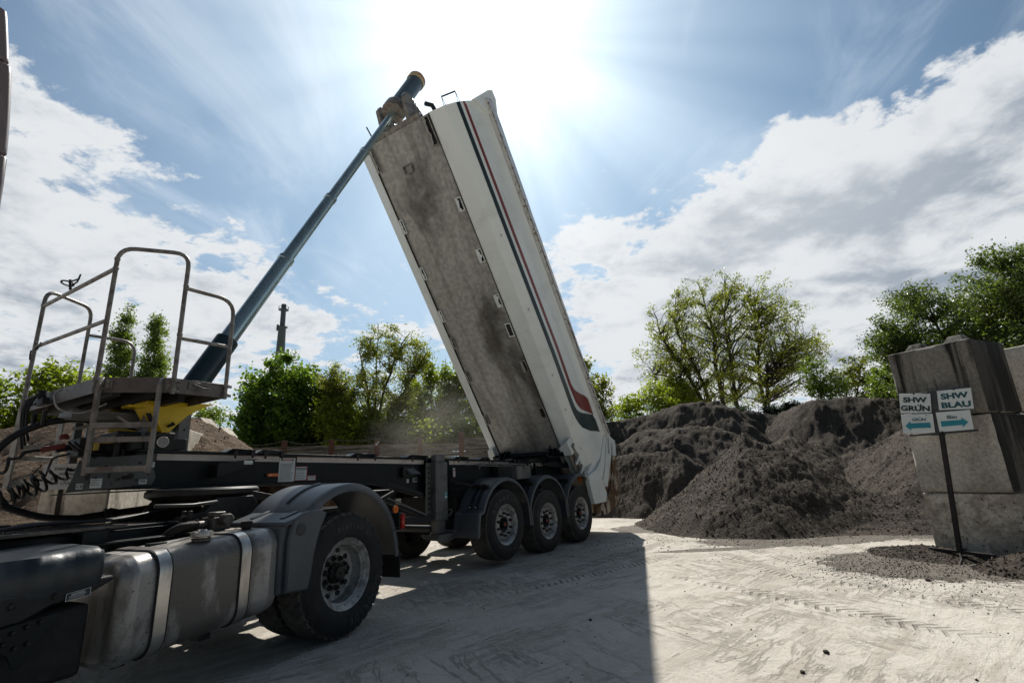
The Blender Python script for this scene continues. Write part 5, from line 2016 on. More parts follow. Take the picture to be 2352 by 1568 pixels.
q.cyl((-2.9, .35, .45), (-2.0, .35, .45), .13)
q.obj('lower_chassis_box', 'rubber', tractor, .03)

# drive wheel wing
wp = [(-.66, .50), (-.675, .62), (-.665, .80), (-.64, .96), (-.58, 1.04)] + arc_pts(.0, .60, .72, 140, 20, 26) + [(.715, .72), (.735, .58)]
o = fixn(sheet(wp, -.03, .66, .075, .008, .06).obj('wing', 'fender', tractor, 0, 50))
q = MB()
q.prism([(-.70, .505), (-.47, .49), (-.44, .62), (-.42, .78), (-.37, .95), (-.30, 1.08), (-.40, 1.125), (-.56, 1.10), (-.665, 1.05), (-.695, .90)], (0, -.045, 0), (1, 0, 0), (0, 0, 1), (0, 1, 0), .05)
q.hexa([(-.74, -.04, 1.00), (-.45, -.04, 1.075), (-.45, .66, 1.075), (-.74, .66, 1.00), (-.74, -.02, 1.035), (-.46, -.02, 1.115), (-.46, .66, 1.115), (-.74, .66, 1.035)])
q.hexa([(-.745, .0, .50), (-.66, .0, .50), (-.66, .64, .50), (-.745, .64, .50), (-.745, .0, 1.01), (-.66, .0, 1.03), (-.66, .64, 1.03), (-.745, .64, 1.01)])
fr_ = fixn(q.obj('wing_front', 'fender', o, .022))
q = MB()
q.tube([(-.585, -.045, .97), (-.585, -.051, .97)], .048, 28)
for y in (.08, .44):
    q.cut()
    q.hexa([(-.66, y, 1.058), (-.46, y, 1.118), (-.46, y + .05, 1.118), (-.66, y + .05, 1.058), (-.66, y, 1.066), (-.46, y, 1.126), (-.46, y + .05, 1.126), (-.66, y + .05, 1.066)])
q.obj('wing_latch', 'blackplastic', fr_, .003)
q = MB()
for a, w_ in ((140.5, .008), (20.5, .008)):
    q.cut()
    x, z = arc_pts(0, .60, .723, a, a, 1)[0]
    t_ = Vector((math.cos(R(a)), 0, math.sin(R(a))))
    q.beam(Vector((x, -.034, z)), Vector((x, -.034, z)) - t_ * .075, .006, .008, (0, 1, 0))
    q.beam((x, -.03, z), (x, .66, z), .008, .006, tuple(t_))
q.obj('wing_seam', 'black', o)
q = MB()
pts = arc_pts(0, .60, .727, 128, 96, 8)
q.tube([(x, .30, z) for x, z in pts], .012, 8)
q.obj('wing_rib', 'fender', o)
q = MB().box(.735, .755, -.02, .62, .36, .60)
q.obj('mud_flap', 'black', o, .01)
q = MB().tube([(.63, -.035, 1.035), (.63, -.050, 1.035)], .038, 24)
l1 = q.obj('amber_reflector', 'orange', o)
MB().tube([(.63, -.051, 1.035), (.63, -.053, 1.035)], .008, 12).obj('reflector_screw', 'black', l1)
q = MB().box(.72, .76, -.02, .20, .82, 1.0)
l2 = q.obj('tail_lamp', 'black', tractor, .01)
MB().box(.742, .79, -.055, .13, .83, .985).obj('red_lens', 'redlens', l2, .02)

# rear corner of the cab
def cab_panel(z0, z1, m, name, dx=0.0):
    vs, fs = [], []
    K = 12
    for k in range(K + 1):
        z = z0 + (z1 - z0) * k / K
        t = (z - 3.15) / .75
        xr = -2.80 + .045 - .040 * t * t + .085 * -(z - 3.15) - dx
        for (x, y) in ((-5.2, -.01), (xr - .05, -.01), (xr - .012, -.004), (xr, .012), (xr + .0, .05), (xr - .02, .06), (-5.2, .06)):
            vs.append((x, y, z))
    for k in range(K):
        for j in range(7):
            j2 = (j + 1) % 7
            fs.append((k * 7 + j, k * 7 + j2, (k + 1) * 7 + j2, (k + 1) * 7 + j))
    fs.append(tuple(range(7))[::-1])
    fs.append(tuple(K * 7 + j for j in range(7)))
    return fixn(MB().add(vs, fs).obj(name, m, tractor, .008, 40))


cab_panel(1.25, 3.165, 'cab', 'cab_side_panel')
cab_panel(3.18, 3.72, 'cab', 'cab_side_panel', .002)
cab_panel(3.735, 4.05, 'cab', 'cab_roof_fairing', .012)
MB().box(-5.2, -3.4, .06, 2.4, 1.25, 3.9).obj('cab_body', 'cab', tractor, .03)


# ------------------------------------------------------------------ lines between tractor and trailer
def TW(a, b, z):
    return Vector((TO.x + a * math.cos(TR) - b * math.sin(TR), TO.y + a * math.sin(TR) + b * math.cos(TR), z))


def smooth_path(pts, n=8):
    P = [Vector(p) for p in pts]
    P = [P[0] * 2 - P[1]] + P + [P[-1] * 2 - P[-2]]
    out = []
    for i in range(1, len(P) - 2):
        for j in range(n):
            t = j / n
            a, b, c, d = P[i - 1], P[i], P[i + 1], P[i + 2]
            out.append(.5 * ((2 * b) + (c - a) * t + (2 * a - 5 * b + 4 * c - d) * t * t + (3 * b - a - 3 * c + d) * t ** 3))
    out.append(P[-2])
    return out


hp = [TW(*p) for p in ((-4.70, 1.1, 1.93), (-4.90, 1.15, 1.97), (-5.06, 1.2, 1.99), (-5.19, 1.2, 2.01), (-5.30, 1.2, 1.99), (-5.42, 1.2, 1.955), (-5.59, 1.2, 1.85), (-5.70, 1.2, 1.70), (-5.76, 1.2, 1.52), (-5.70, 1.2, 1.38), (-5.61, 1.2, 1.285), (-5.49, 1.2, 1.22), (-5.30, 1.2, 1.15), (-5.05, 1.2, 1.12))]
hs = MB().tube(smooth_path(hp), .029, 14)
hose = hs.obj('hydraulic_hose', 'black')
hose['label'] = 'thick black hydraulic hose looping left from under the platform down to the tractor deck'
hose['category'] = 'hose'
q = MB()
A_, B_ = TW(-5.06, 1.2, 1.12), TW(-4.35, 1.2, 1.18)
q.tube([A_, A_.lerp(B_, .12), A_.lerp(B_, .25)], [.034, .036, .036], 14)
q.tube([A_.lerp(B_, f) for f in (.25, .27, .30, .33, .36, .40)], [.05, .058, .05, .058, .05, .04], 14)
q.tube([A_.lerp(B_, .40), B_], .034, 14)
q.obj('hose_coupling', 'hub', hose)


def coil(pts, r_, turns, rt, phase=0.0, grow=1.0):
    path = smooth_path(pts, 14)
    L_ = [0]
    for a, b in zip(path, path[1:]):
        L_.append(L_[-1] + (b - a).length)
    N_ = turns * 22
    out = []
    for k in range(N_ + 1):
        s = L_[-1] * k / N_
        i = max(0, min(len(path) - 2, next((j for j in range(len(L_) - 1) if L_[j + 1] >= s), len(path) - 2)))
        f = (s - L_[i]) / max(1e-6, L_[i + 1] - L_[i])
        c = path[i].lerp(path[i + 1], f)
        t = (path[i + 1] - path[i]).normalized()
        x = t.cross(Vector((0, 0, 1))).normalized()
        y = x.cross(t)
        a = 2 * math.pi * turns * k / N_ + phase
        rr = r_ * (1 + .25 * math.sin(k * .11 + phase)) * (grow if k < N_ else 1)
        e = min(1, k / 12, (N_ - k) / 12)
        out.append(c + (x * math.cos(a) + y * math.sin(a)) * rr * e)
    return out


c1 = coil([TW(-5.22, 1.2, 1.56), TW(-5.33, 1.2, 1.46), TW(-5.46, 1.2, 1.385), TW(-5.62, 1.2, 1.31), TW(-5.78, 1.2, 1.25)], .066, 9, .0, 0)
lead = smooth_path([TW(-5.06, 1.15, 1.78), TW(-5.08, 1.15, 1.68), TW(-5.13, 1.18, 1.57), TW(-5.17, 1.2, 1.545), TW(-5.21, 1.2, 1.56)], 5)
coil1 = MB().tube(lead + c1[12:], .0115, 8).obj('coiled_air_line', 'black')
coil1['label'] = 'shiny black coiled line, the lower and tighter spiral in front of the brown soil heap'
coil1['category'] = 'air line'
coil1['group'] = 'coiled lines behind the cab'
c2 = coil([TW(-5.30, 1.32, 1.56), TW(-5.40, 1.3, 1.46), TW(-5.52, 1.3, 1.37), TW(-5.68, 1.28, 1.29), TW(-5.80, 1.28, 1.23)], .050, 10, .0, 1.5)
lead = smooth_path([TW(-5.14, 1.1, 1.78), TW(-5.2, 1.15, 1.70), TW(-5.30, 1.25, 1.66), TW(-5.31, 1.3, 1.60)], 5)
coil2 = MB().tube(lead + c2[14:], .0095, 8).obj('coiled_air_line', 'black')
coil2['label'] = 'thinner black coiled line tangled just behind the lower tight spiral'
coil2['category'] = 'air line'
coil2['group'] = 'coiled lines behind the cab'
c3 = coil([TW(-5.53, 1.1, 1.64), TW(-5.62, 1.1, 1.60), TW(-5.74, 1.1, 1.56), TW(-5.86, 1.1, 1.53)], .062, 3, .0, 3.1)
lead = smooth_path([TW(-5.44, 1.1, 1.715), TW(-5.50, 1.1, 1.705), TW(-5.545, 1.1, 1.69), TW(-5.56, 1.1, 1.65)], 5)
coil3 = MB().tube(lead + c3[14:], .012, 8).obj('coiled_air_line', 'black')
coil3['label'] = 'wide loose coil plugged into the red grip, at the left edge below the thick hose'
coil3['category'] = 'air line'
coil3['group'] = 'coiled lines behind the cab'

# ------------------------------------------------------------------ big concrete blocks at the right
PA = Vector((5.74, 7.53, 0))
FD = Vector((.42577, -.90483, 0))       # along the front face, to the right
FN = Vector((-.90483, -.42577, 0))      # towards the camera
BW, BDp = 1.04, .92


def block(name, z0, z1, jitter, label, m, studs=False, origin=None, w=BW, d=BDp, fd=FD, fn=FN, seed=0):
    o_ = (origin or PA) + fn * jitter[1] + fd * jitter[0]
    rng = np.random.default_rng(seed)
    K = 22
    vs, fs, idx = [], [], {}

    def vert(i, j, k):
        key = (i, j, k)
        if key not in idx:
            u, v, w_ = i / K, j / K, k / K
            # chamfer at edges and chips
            e = [min(t, 1 - t) for t in (u, v, w_)]
            p_ = Vector((u * w, v * d, z0 + w_ * (z1 - z0)))
            c = Vector((w / 2, d / 2, (z0 + z1) / 2))
            small = sorted(e)
            nb = 0
            if small[1] < .001:
                nb = .016 + .020 * max(0, float(fbm(np.array(u * 9 + v * 7), np.array(w_ * 9 + seed), 3, seed)))
                dirv = Vector([(-1 if t < .5 else 1) if q < .001 else 0 for t, q in zip((u, v, w_), e)]).normalized()
                p_ -= dirv * nb
            idx[key] = len(vs)
            vs.append(o_ + fd * p_.x - fn * p_.y + Vector((0, 0, p_.z)))
        return idx[key]
    for a in range(K):
        for b in range(K):
            fs.append((vert(a, 0, b), vert(a + 1, 0, b), vert(a + 1, 0, b + 1), vert(a, 0, b + 1)))
            fs.append((vert(a, K, b), vert(a, K, b + 1), vert(a + 1, K, b + 1), vert(a + 1, K, b)))
            fs.append((vert(0, a, b), vert(0, a, b + 1), vert(0, a + 1, b + 1), vert(0, a + 1, b)))
            fs.append((vert(K, a, b), vert(K, a + 1, b), vert(K, a + 1, b + 1), vert(K, a, b + 1)))
            fs.append((vert(a, b, 0), vert(a, b + 1, 0), vert(a + 1, b + 1, 0), vert(a + 1, b, 0)))
            fs.append((vert(a, b, K), vert(a + 1, b, K), vert(a + 1, b + 1, K), vert(a, b + 1, K)))
    ob = MB().add(vs, fs).obj(name, [m, 'concshadestain'], None, 0, 40)
    ob.data.polygons.foreach_set('material_index', [1 if (i % 6) == 3 and seed in (5, 9) else 0 for i in range(len(fs))])  # right faces of the upper two blocks: shade put into the colour, plus streaks
    ob['label'] = label
    ob['category'] = 'concrete block'
    ob['group'] = 'stacked concrete blocks'
    if studs:
        q = MB()
        for u in (.26, .74):
            q.cut()
            c = o_ + fd * (u * w) - fn * (d * .38) + Vector((0, 0, z1))
            b0, b1_ = .145, .075
            q.add([c + fd * (sx * r_) + fn * (sy * r_) + Vector((0, 0, h)) for (r_, h) in ((b0, 0), (b1_, .12)) for sx, sy in ((-1, -1), (1, -1), (1, 1), (-1, 1))],
                  [(0, 1, 2, 3), (7, 6, 5, 4), (0, 4, 5, 1), (1, 5, 6, 2), (2, 6, 7, 3), (3, 7, 4, 0)])
        fixn(q.obj('stud', m, ob, .012))
    return ob


block('concrete_block', -.1, .815, (0, -.015), 'pale pitted concrete block at the bottom of the stack behind the two-way sign', 'concrete2', seed=3)
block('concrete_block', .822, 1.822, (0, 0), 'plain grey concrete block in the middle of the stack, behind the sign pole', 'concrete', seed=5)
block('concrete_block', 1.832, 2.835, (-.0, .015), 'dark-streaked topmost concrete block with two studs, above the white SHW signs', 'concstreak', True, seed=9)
ro = Vector((7.35, 7.42, 0))
for k, lab in enumerate(('lowest concrete block of the second stack at the right picture edge', 'middle concrete block of the second stack, half hidden at the right picture edge', 'topmost concrete block of the second stack, behind the dark-streaked block')):
    block('concrete_block', -.02 + .95 * k, .92 + .95 * k, (0, 0), lab, 'concrete', k == 2, ro, 1.3, .9, FD, FN, 20 + k)


# ------------------------------------------------------------------ two-way sign on a leaning pole
def SP(s, off, z):
    q = PA + FD * s + FN * off
    return Vector((q.x, q.y, z))


sign = empty('sign_post', SP(.50, .3, 0), 0, 'leaning dark iron pole carrying four white direction boards in front of the block stack', 'sign')
inv = Matrix.Translation(-sign.location)


def sob(mb, name, m, parent=None, bevel=0.0, smooth=35):
    mb.v = [tuple(Vector(p) - sign.location) for p in mb.v]
    return mb.obj(name, m, parent or sign, bevel, smooth)


fr = MB()
fr.beam(SP(.545, .165, 2.19), SP(.48, .175, 1.58), .17, .02, tuple(FN))
for z in (2.17, 1.90, 1.61):
    fr.beam(SP(.12, .17, z + .0), SP(.93, .17, z - .0), .016, .03, (0, 0, 1))
sob(fr, 'sign_frame', 'signback', None, .003)
pl3 = MB().beam(SP(.53, .19, 1.62), SP(.46, .34, .12), .052, .045, tuple(FN))
sob(pl3, 'pole', 'rust', None, .004)
ft = MB()
ft.beam(SP(.12, .34, .115), SP(.82, .34, .10), .04, .035, (0, 0, 1))
ft.tube([SP(.46, .34, .12), SP(.50, .42, .03), SP(.56, .62, -.0), SP(.64, .82, -.04)], .015, 8)
ft.tube([SP(.80, .34, .11), SP(.80, .42, .02), SP(.70, .66, .0), SP(.64, .80, -.04)], .014, 8)
ft.tube([SP(.14, .34, .12), SP(.15, .40, .06), SP(.08, .60, .0), SP(.02, .74, -.04)], .014, 8)
sob(ft, 'sign_foot', 'rust')


def board(c4, name='sign_board', thick=.008):
    """c4: TL TR BR BL as (s,z), off .2"""
    P = [SP(s, .198, z) for s, z in c4]
    Q = [SP(s, .198 - thick, z) for s, z in c4]
    mb = MB().add(P + Q, [(3, 2, 1, 0), (4, 5, 6, 7), (0, 1, 5, 4), (1, 2, 6, 5), (2, 3, 7, 6), (3, 0, 4, 7)])
    return fixn(sob(mb, name, 'sign', None, .002))


def btext(par, rows, m, c4, bold, sx=1.0):
    TL, TR, BR, BL = [Vector((s, z)) for s, z in c4]
    ex2 = (TR - TL).normalized()
    ey2 = Vector((-ex2.y, ex2.x))
    if ey2.y < 0:
        ey2 = -ey2
    q = MB()
    for (txt, fx, fz, size) in rows:
        c = (TL.lerp(TR, fx)).lerp(BL.lerp(BR, fx), fz)
        vs, fs = text_mesh(txt, size, bold=bold, sx=sx)
        q.add([SP(c.x + v[0] * ex2.x + v[1] * ey2.x, .2015, c.y + v[0] * ex2.y + v[1] * ey2.y) for v in vs], fs)
    return sob(q, 'lettering', m, par, 0, 0)


g1 = [(.136, 2.214), (.523, 2.153), (.479, 1.896), (.096, 1.934)]
b1_ = [(.605, 2.176), (.985, 2.155), (.956, 1.886), (.574, 1.916)]
g2 = [(.098, 1.914), (.487, 1.880), (.460, 1.624), (.067, 1.642)]
b2 = [(.527, 1.890), (.911, 1.877), (.895, 1.625), (.514, 1.625)]
o = board(g1)
o['label'] = 'white board with dark SHW GRÜN lettering'
btext(o, [('SHW', .50, .34, .098), ('GRUN', .50, .78, .098)], 'greendark', g1, .0042, 1.32)
q = MB()
for dx_ in (.045, .078):
    q.cut()
    q.add([SP(.30 + dx_ - .010, .2017, 2.008), SP(.30 + dx_ + .010, .2017, 2.005), SP(.30 + dx_ + .010, .2017, 2.022), SP(.30 + dx_ - .010, .2017, 2.025)], [(0, 1, 2, 3)])
sob(q, 'umlaut_dot', 'greendark', o, 0, 0)
o = board(b1_)
o['label'] = 'white board with teal SHW BLAU lettering'
btext(o, [('SHW', .50, .33, .100), ('BLAU', .52, .78, .102)], 'tealdark', b1_, .0045, 1.34)


def arrow(par, c4, left):
    TL, TR, BR, BL = [Vector((s, z)) for s, z in c4]
    pts = [(.10, .61), (.28, .36), (.28, .47), (.90, .47), (.90, .74), (.28, .74), (.28, .86)]
    if not left:
        pts = [(1 - x, y) for x, y in pts]
    P = []
    for fx, fz in pts:
        c = (TL.lerp(TR, fx)).lerp(BL.lerp(BR, fx), fz)
        P.append(SP(c.x, .2015, c.y))
    sob(MB().add(P, [(1, 0, 6), (2, 3, 4, 5)] if left else [(1, 0, 6), (2, 3, 4, 5)]), 'arrow', 'teal', par, 0, 0)


o = board(g2)
o['label'] = 'white board with teal arrow to the left under GRÜN'
btext(o, [('GRÜN', .56, .30, .060)], 'tealdark', g2, .0012, 1.05)
arrow(o, g2, True)
o = board(b2)
o['label'] = 'white board with teal arrow to the right under Blau'
btext(o, [('Blau', .46, .30, .066)], 'tealdark', b2, .0012, 1.05)
arrow(o, b2, False)
q = MB()
for s, z in ((.325, 2.18), (.80, 2.165)):
    q.cut()
    q.add([SP(s - .011, .2016, z - .011), SP(s + .011, .2016, z - .011), SP(s + .011, .2016, z + .011), SP(s - .011, .2016, z + .011)], [(0, 1, 2, 3)])
sob(q, 'board_badge', 'ink', None, 0, 0)
q = MB()
for s, z in ((.50, 2.18), (.60, 2.19), (.51, 2.03), (.52, 1.90), (.60, 1.905), (.25, 1.915), (.50, 1.74), (.55, 1.63), (.85, 1.62), (.17, 1.625), (.41, 1.87)):
    q.cut()
    q.cyl(SP(s, .19, z), SP(s, .208, z), .006, seg=8)
sob(q, 'sign_bolt', 'rustpost')


# ------------------------------------------------------------------ soil heaps
def heap(name, label, x0, x1, y0, y1, fn, res, m, group='soil heaps', seed=0, rough=1.0, clods=0, csize=1.0):
    nx, ny = int((x1 - x0) / res), int((y1 - y0) / res)
    xs, ys = np.linspace(x0, x1, nx), np.linspace(y0, y1, ny)
    X, Y = np.meshgrid(xs, ys, indexing='ij')
    wx = X + .28 * fbm(X * .8 + 3, Y * .8, 3, seed + 50)
    wy = Y + .28 * fbm(X * .8, Y * .8 + 9, 3, seed + 60)
    H = fn(wx, wy)
    amp = np.clip(H * 1.6 + .25, 0, 1)
    H = H + amp * rough * (.20 * fbm(X * .9, Y * .9, 4, seed) + .12 * np.abs(fbm(X * 2.3, Y * 2.3, 4, seed + 9)) + .04 * fbm(X * 4, Y * 4, 3, seed + 8) + .060 * np.abs(fbm(X * 7, Y * 7, 4, seed + 19, .6)) + .060 * np.abs(fbm(X * 13, Y * 13, 4, seed + 29, .75)))
    H = np.where(H < -.06, -.06 - .01, H)
    V_ = np.stack([X, Y, H], 2).reshape(-1, 3)
    i = np.arange(nx - 1)[:, None]
    j = np.arange(ny - 1)[None, :]
    a = i * ny + j
    F = np.stack([a, a + ny, a + ny + 1, a + 1], 2)
    hv = np.maximum(np.maximum(H[:-1, :-1], H[1:, :-1]), np.maximum(H[:-1, 1:], H[1:, 1:]))
    F = F[hv > -.055].reshape(-1, 4)
    used = np.unique(F)
    rmap = np.full(nx * ny, -1)
    rmap[used] = np.arange(len(used))
    V_, F = V_[used], rmap[F]
    # clods lying on the surface
    if clods:
        rng = np.random.default_rng(seed + 5)
        ok = np.where((V_[:, 2] > -.02))[0]
        pk = rng.choice(ok, clods)
        cv = np.array([(1, 0, 0), (-1, 0, 0), (0, 1, 0), (0, -1, 0), (0, 0, 1), (0, 0, -.6)], float)
        cf = np.array([(0, 2, 4), (2, 1, 4), (1, 3, 4), (3, 0, 4), (2, 0, 5), (1, 2, 5), (3, 1, 5), (0, 3, 5)])
        s = csize * (.006 + .020 * rng.random(clods) ** 4)
        P = V_[pk][:, None, :] + cv[None] * (s[:, None, None] * (.6 + .8 * rng.random((clods, 6, 1)))) + rng.normal(0, .13, (clods, 6, 3)) * s[:, None, None]
        P[:, :, 2] += s[:, None] * .3
        CF = cf[None] + (np.arange(clods) * 6)[:, None, None]
        q4 = np.concatenate([F[:, [0, 1, 2]], F[:, [0, 2, 3]]])
        Fall = np.concatenate([q4, CF.reshape(-1, 3) + len(V_)])
        Vall = np.concatenate([V_, P.reshape(-1, 3)])
        me = np_mesh(name, Vall, Fall)
    else:
        me = np_mesh(name, V_, F)
    o = link(name, me, m, None, 0, 110)
    o['label'] = label
    o['category'] = 'soil heap'
    if group:
        o['group'] = group
    return o


def mound(X, Y, cx, cy, h, rb, ax=1.0, ay=1.0, ang=0.0, p=1.35):
    c, s = math.cos(ang), math.sin(ang)
    dx, dy = (X - cx) * c + (Y - cy) * s, -(X - cx) * s + (Y - cy) * c
    d = np.sqrt((dx * ax) ** 2 + (dy * ay) ** 2 + .12 ** 2) - .12
    t = 1 - d / rb
    return np.where(t > 0, h * np.abs(t) ** p, t * .8)


def cone(X, Y, cx, cy, h, sl, ax=1.0, ay=1.0, ang=0.0, top=.25):
    c, s = math.cos(ang), math.sin(ang)
    dx, dy = (X - cx) * c + (Y - cy) * s, -(X - cx) * s + (Y - cy) * c
    d = np.sqrt((dx * ax) ** 2 + (dy * ay) ** 2 + top ** 2) - top
    return h - d * sl


def ridge(X, Y, pts, sl, top=.3):
    best = np.full_like(X, -9.0)
    for (x0, y0, h0), (x1, y1, h1) in zip(pts, pts[1:]):
        dx, dy = x1 - x0, y1 - y0
        t = np.clip(((X - x0) * dx + (Y - y0) * dy) / (dx * dx + dy * dy), 0, 1)
        d = np.sqrt((X - x0 - t * dx) ** 2 + (Y - y0 - t * dy) ** 2 + top ** 2) - top
        best = np.maximum(best, h0 + (h1 - h0) * t - d * sl)
    return best


heap('soil_heap', 'nearest dark soil heap in the middle of the dump, lit on its left shoulder', 2.4, 9.6, 8.6, 17.5,
     lambda X, Y: np.maximum(np.maximum(mound(X, Y, 5.75, 12.5, 1.95, 2.75, .95, 1.0, .2, 1.12), mound(X, Y, 4.85, 11.6, 1.30, 1.85, 1, 1, 0, 1.0)), mound(X, Y, 7.1, 11.3, .60, 1.9, .8, 1)), .045, 'soil', seed=1, clods=9000)
heap('soil_heap', 'dark soil heap with a flat crest right beside the raised tailgate', 1.2, 8.2, 13.0, 20.0,
     lambda X, Y: ridge(X, Y, [(1.6, 17.6, 1.30), (4.2, 16.4, 1.85), (4.9, 15.9, 1.85), (5.3, 15.4, 1.2)], .98, .08), .06, 'soil', seed=2, clods=5000)
heap('soil_heap', 'dark soil heap with a pale crest behind and right of the nearest one', 6.2, 14.5, 12.4, 22,
     lambda X, Y: np.maximum(mound(X, Y, 9.1, 17.0, 2.10, 3.2, .75, 1, .2, 1.15), mound(X, Y, 10.8, 16.6, 1.6, 2.8, 1, 1, 0, 1.15)), .06, 'soil', seed=3, clods=6000)
heap('soil_heap', 'wide dark soil slope rising behind the concrete block stack', 6.4, 15.5, 8.2, 17.5,
     lambda X, Y: np.maximum(ridge(X, Y, [(10.9, 11.9, 2.0), (12.2, 14.2, 2.6)], .66, .4), mound(X, Y, 8.9, 11.2, .95, 2.2)), .055, 'soil', seed=4, clods=8000)


def bank(X, Y):
    a = ridge(X, Y, [(-2, 27.5, 3.2), (3, 26.4, 3.45), (6.3, 25.4, 3.75), (8.2, 24.9, 4.25), (9.6, 24.3, 4.35), (11.0, 25.0, 3.75), (12.6, 25.2, 3.55), (13.4, 22.4, 3.85), (15.2, 21.2, 3.75), (18, 19.5, 3.3), (24, 16, 3.2)], 1.0, .22)
    b = ridge(X, Y, [(2.5, 22.6, 1.9), (6.0, 22.6, 3.0), (8.3, 21.6, 2.9), (9.4, 20.6, 2.3)], .85, .3)
    c = cone(X, Y, 15.4, 18.4, 2.2, .6, 1, 1, 0, .5)
    return np.maximum(a, np.maximum(b, c))


heap('soil_heap', 'long high bank of dark soil along the back of the dump, below the trees', -3, 25, 14.5, 29, bank, .10, 'soil', seed=5, rough=1.3, clods=6000)
heap('soil_heap', 'brown sandy heap at the left edge behind the coiled lines', -19, -4.6, 5.8, 15,
     lambda X, Y: np.maximum(ridge(X, Y, [(-18, 12.5, 2.6), (-11.5, 11.5, 2.75), (-9.2, 11.0, 3.05), (-7.4, 10.6, 2.85), (-6.5, 10.4, 2.4)], .62, .5), cone(X, Y, -9.0, 9.0, 1.7, .6)), .055, 'soilbrown', seed=6, rough=.7, clods=8000)
heap('soil_heap', 'small dark clod pile at the foot of the concrete stack, right picture edge', 4.3, 6.6, 4.5, 7.4,
     lambda X, Y: np.maximum(cone(X, Y, 5.80, 6.05, .22, .60, 1, .8, .3, .1), cone(X, Y, 6.15, 5.6, .28, .6)), .022, 'soil', seed=7, rough=.6, clods=2600, csize=.7)
heap('soil_heap', 'low dark crumbly pile at the left foot of the concrete stack', 4.2, 6.4, 6.0, 9.2,
     lambda X, Y: cone(X, Y, 5.45, 7.45, .13, .30, 1, .7, .3, .1), .022, 'soil', seed=8, rough=.5, clods=3000, csize=.55)

# crumbs scattered on the ground
rng = np.random.default_rng(77)


def crumbs(name, label, cx, cy, sx, sy, n, smin, smax, m='soil'):
    cv = np.array([(1, 0, 0), (-1, 0, 0), (0, 1, 0), (0, -1, 0), (0, 0, 1), (0, 0, -.3)], float)
    cf = np.array([(0, 2, 4), (2, 1, 4), (1, 3, 4), (3, 0, 4), (2, 0, 5), (1, 2, 5), (3, 1, 5), (0, 3, 5)])
    p = np.stack([rng.normal(cx, sx, n), rng.normal(cy, sy, n), np.zeros(n)], 1)
    s = smin + (smax - smin) * rng.random(n) ** 4
    P = p[:, None, :] + cv[None] * (s[:, None, None] * (.6 + .7 * rng.random((n, 6, 1)))) + rng.normal(0, .12, (n, 6, 3)) * s[:, None, None]
    P[:, :, 2] += s[:, None] * .2
    F = (cf[None] + (np.arange(n) * 6)[:, None, None]).reshape(-1, 3)
    o = link(name, np_mesh(name, P.reshape(-1, 3), F), m, None, 0, 110)
    o['kind'] = 'stuff'
    o['label'] = label
    o['category'] = 'soil crumbs'
    return o


crumbs('soil_crumbs', 'dark soil crumbs strewn in front of the heaps', 5.0, 9.9, 2.0, .7, 3000, .003, .016)
crumbs('soil_crumbs', 'dark crumbs spilled on the pale ground before the concrete stack', 4.7, 6.7, .6, .6, 5200, .002, .012)
crumbs('soil_crumbs', 'few loose crumbs lying on the open sunlit ground', 2.6, 6.0, 1.8, 2.6, 800, .003, .010)


def stone(x, y, s, lab, seed):
    r_ = np.random.default_rng(seed)
    import bmesh
    bm = bmesh.new()
    bmesh.ops.create_icosphere(bm, subdivisions=2, radius=s)
    for v in bm.verts:
        v.co *= 1 + r_.normal(0, .10)
        v.co.z *= .7
    me = bpy.data.meshes.new('clod')
    bm.to_mesh(me)
    bm.free()
    o = link('soil_clod', me, 'soil', None, 0, 30)
    o.location = (x, y, s * .4)
    o['label'] = lab
    o['category'] = 'clod'
    o['group'] = 'single clods on the ground'


stone(2.13, 4.03, .020, 'larger of two lone dark clods on the sunlit ground near the bottom edge', 1)
stone(1.78, 3.70, .016, 'smaller of two lone dark clods, nearer the bottom edge', 2)
stone(4.42, 6.0, .026, 'dark clod between the sign foot and the open ground', 4)
stone(.60, 5.1, .016, 'lone small clod lying in the shadow near its straight edge', 5)

# ------------------------------------------------------------------ walls and fence behind
WD = Vector((-.319, .948, 0))


def wall_block(name, p0, length, h0, h1, d, label, m='wallconc', tops=None):
    n_ = Vector((WD.y, -WD.x, 0))
    a = p0
    b = p0 + WD * length
    tl, tr2 = tops or (h1, h1)
    mb = MB().hexa([a + Vector((0, 0, h0)), b + Vector((0, 0, h0)), b - n_ * d + Vector((0, 0, h0)), a - n_ * d + Vector((0, 0, h0)), a + Vector((0, 0, tl)), b + Vector((0, 0, tr2)), b - n_ * d + Vector((0, 0, tr2)), a - n_ * d + Vector((0, 0, tl))])
    o = fixn(mb.obj(name, m, None, .02))
    o['label'] = label
    o['category'] = 'concrete block'
    o['group'] = 'concrete wall blocks behind the trailer'
    return o


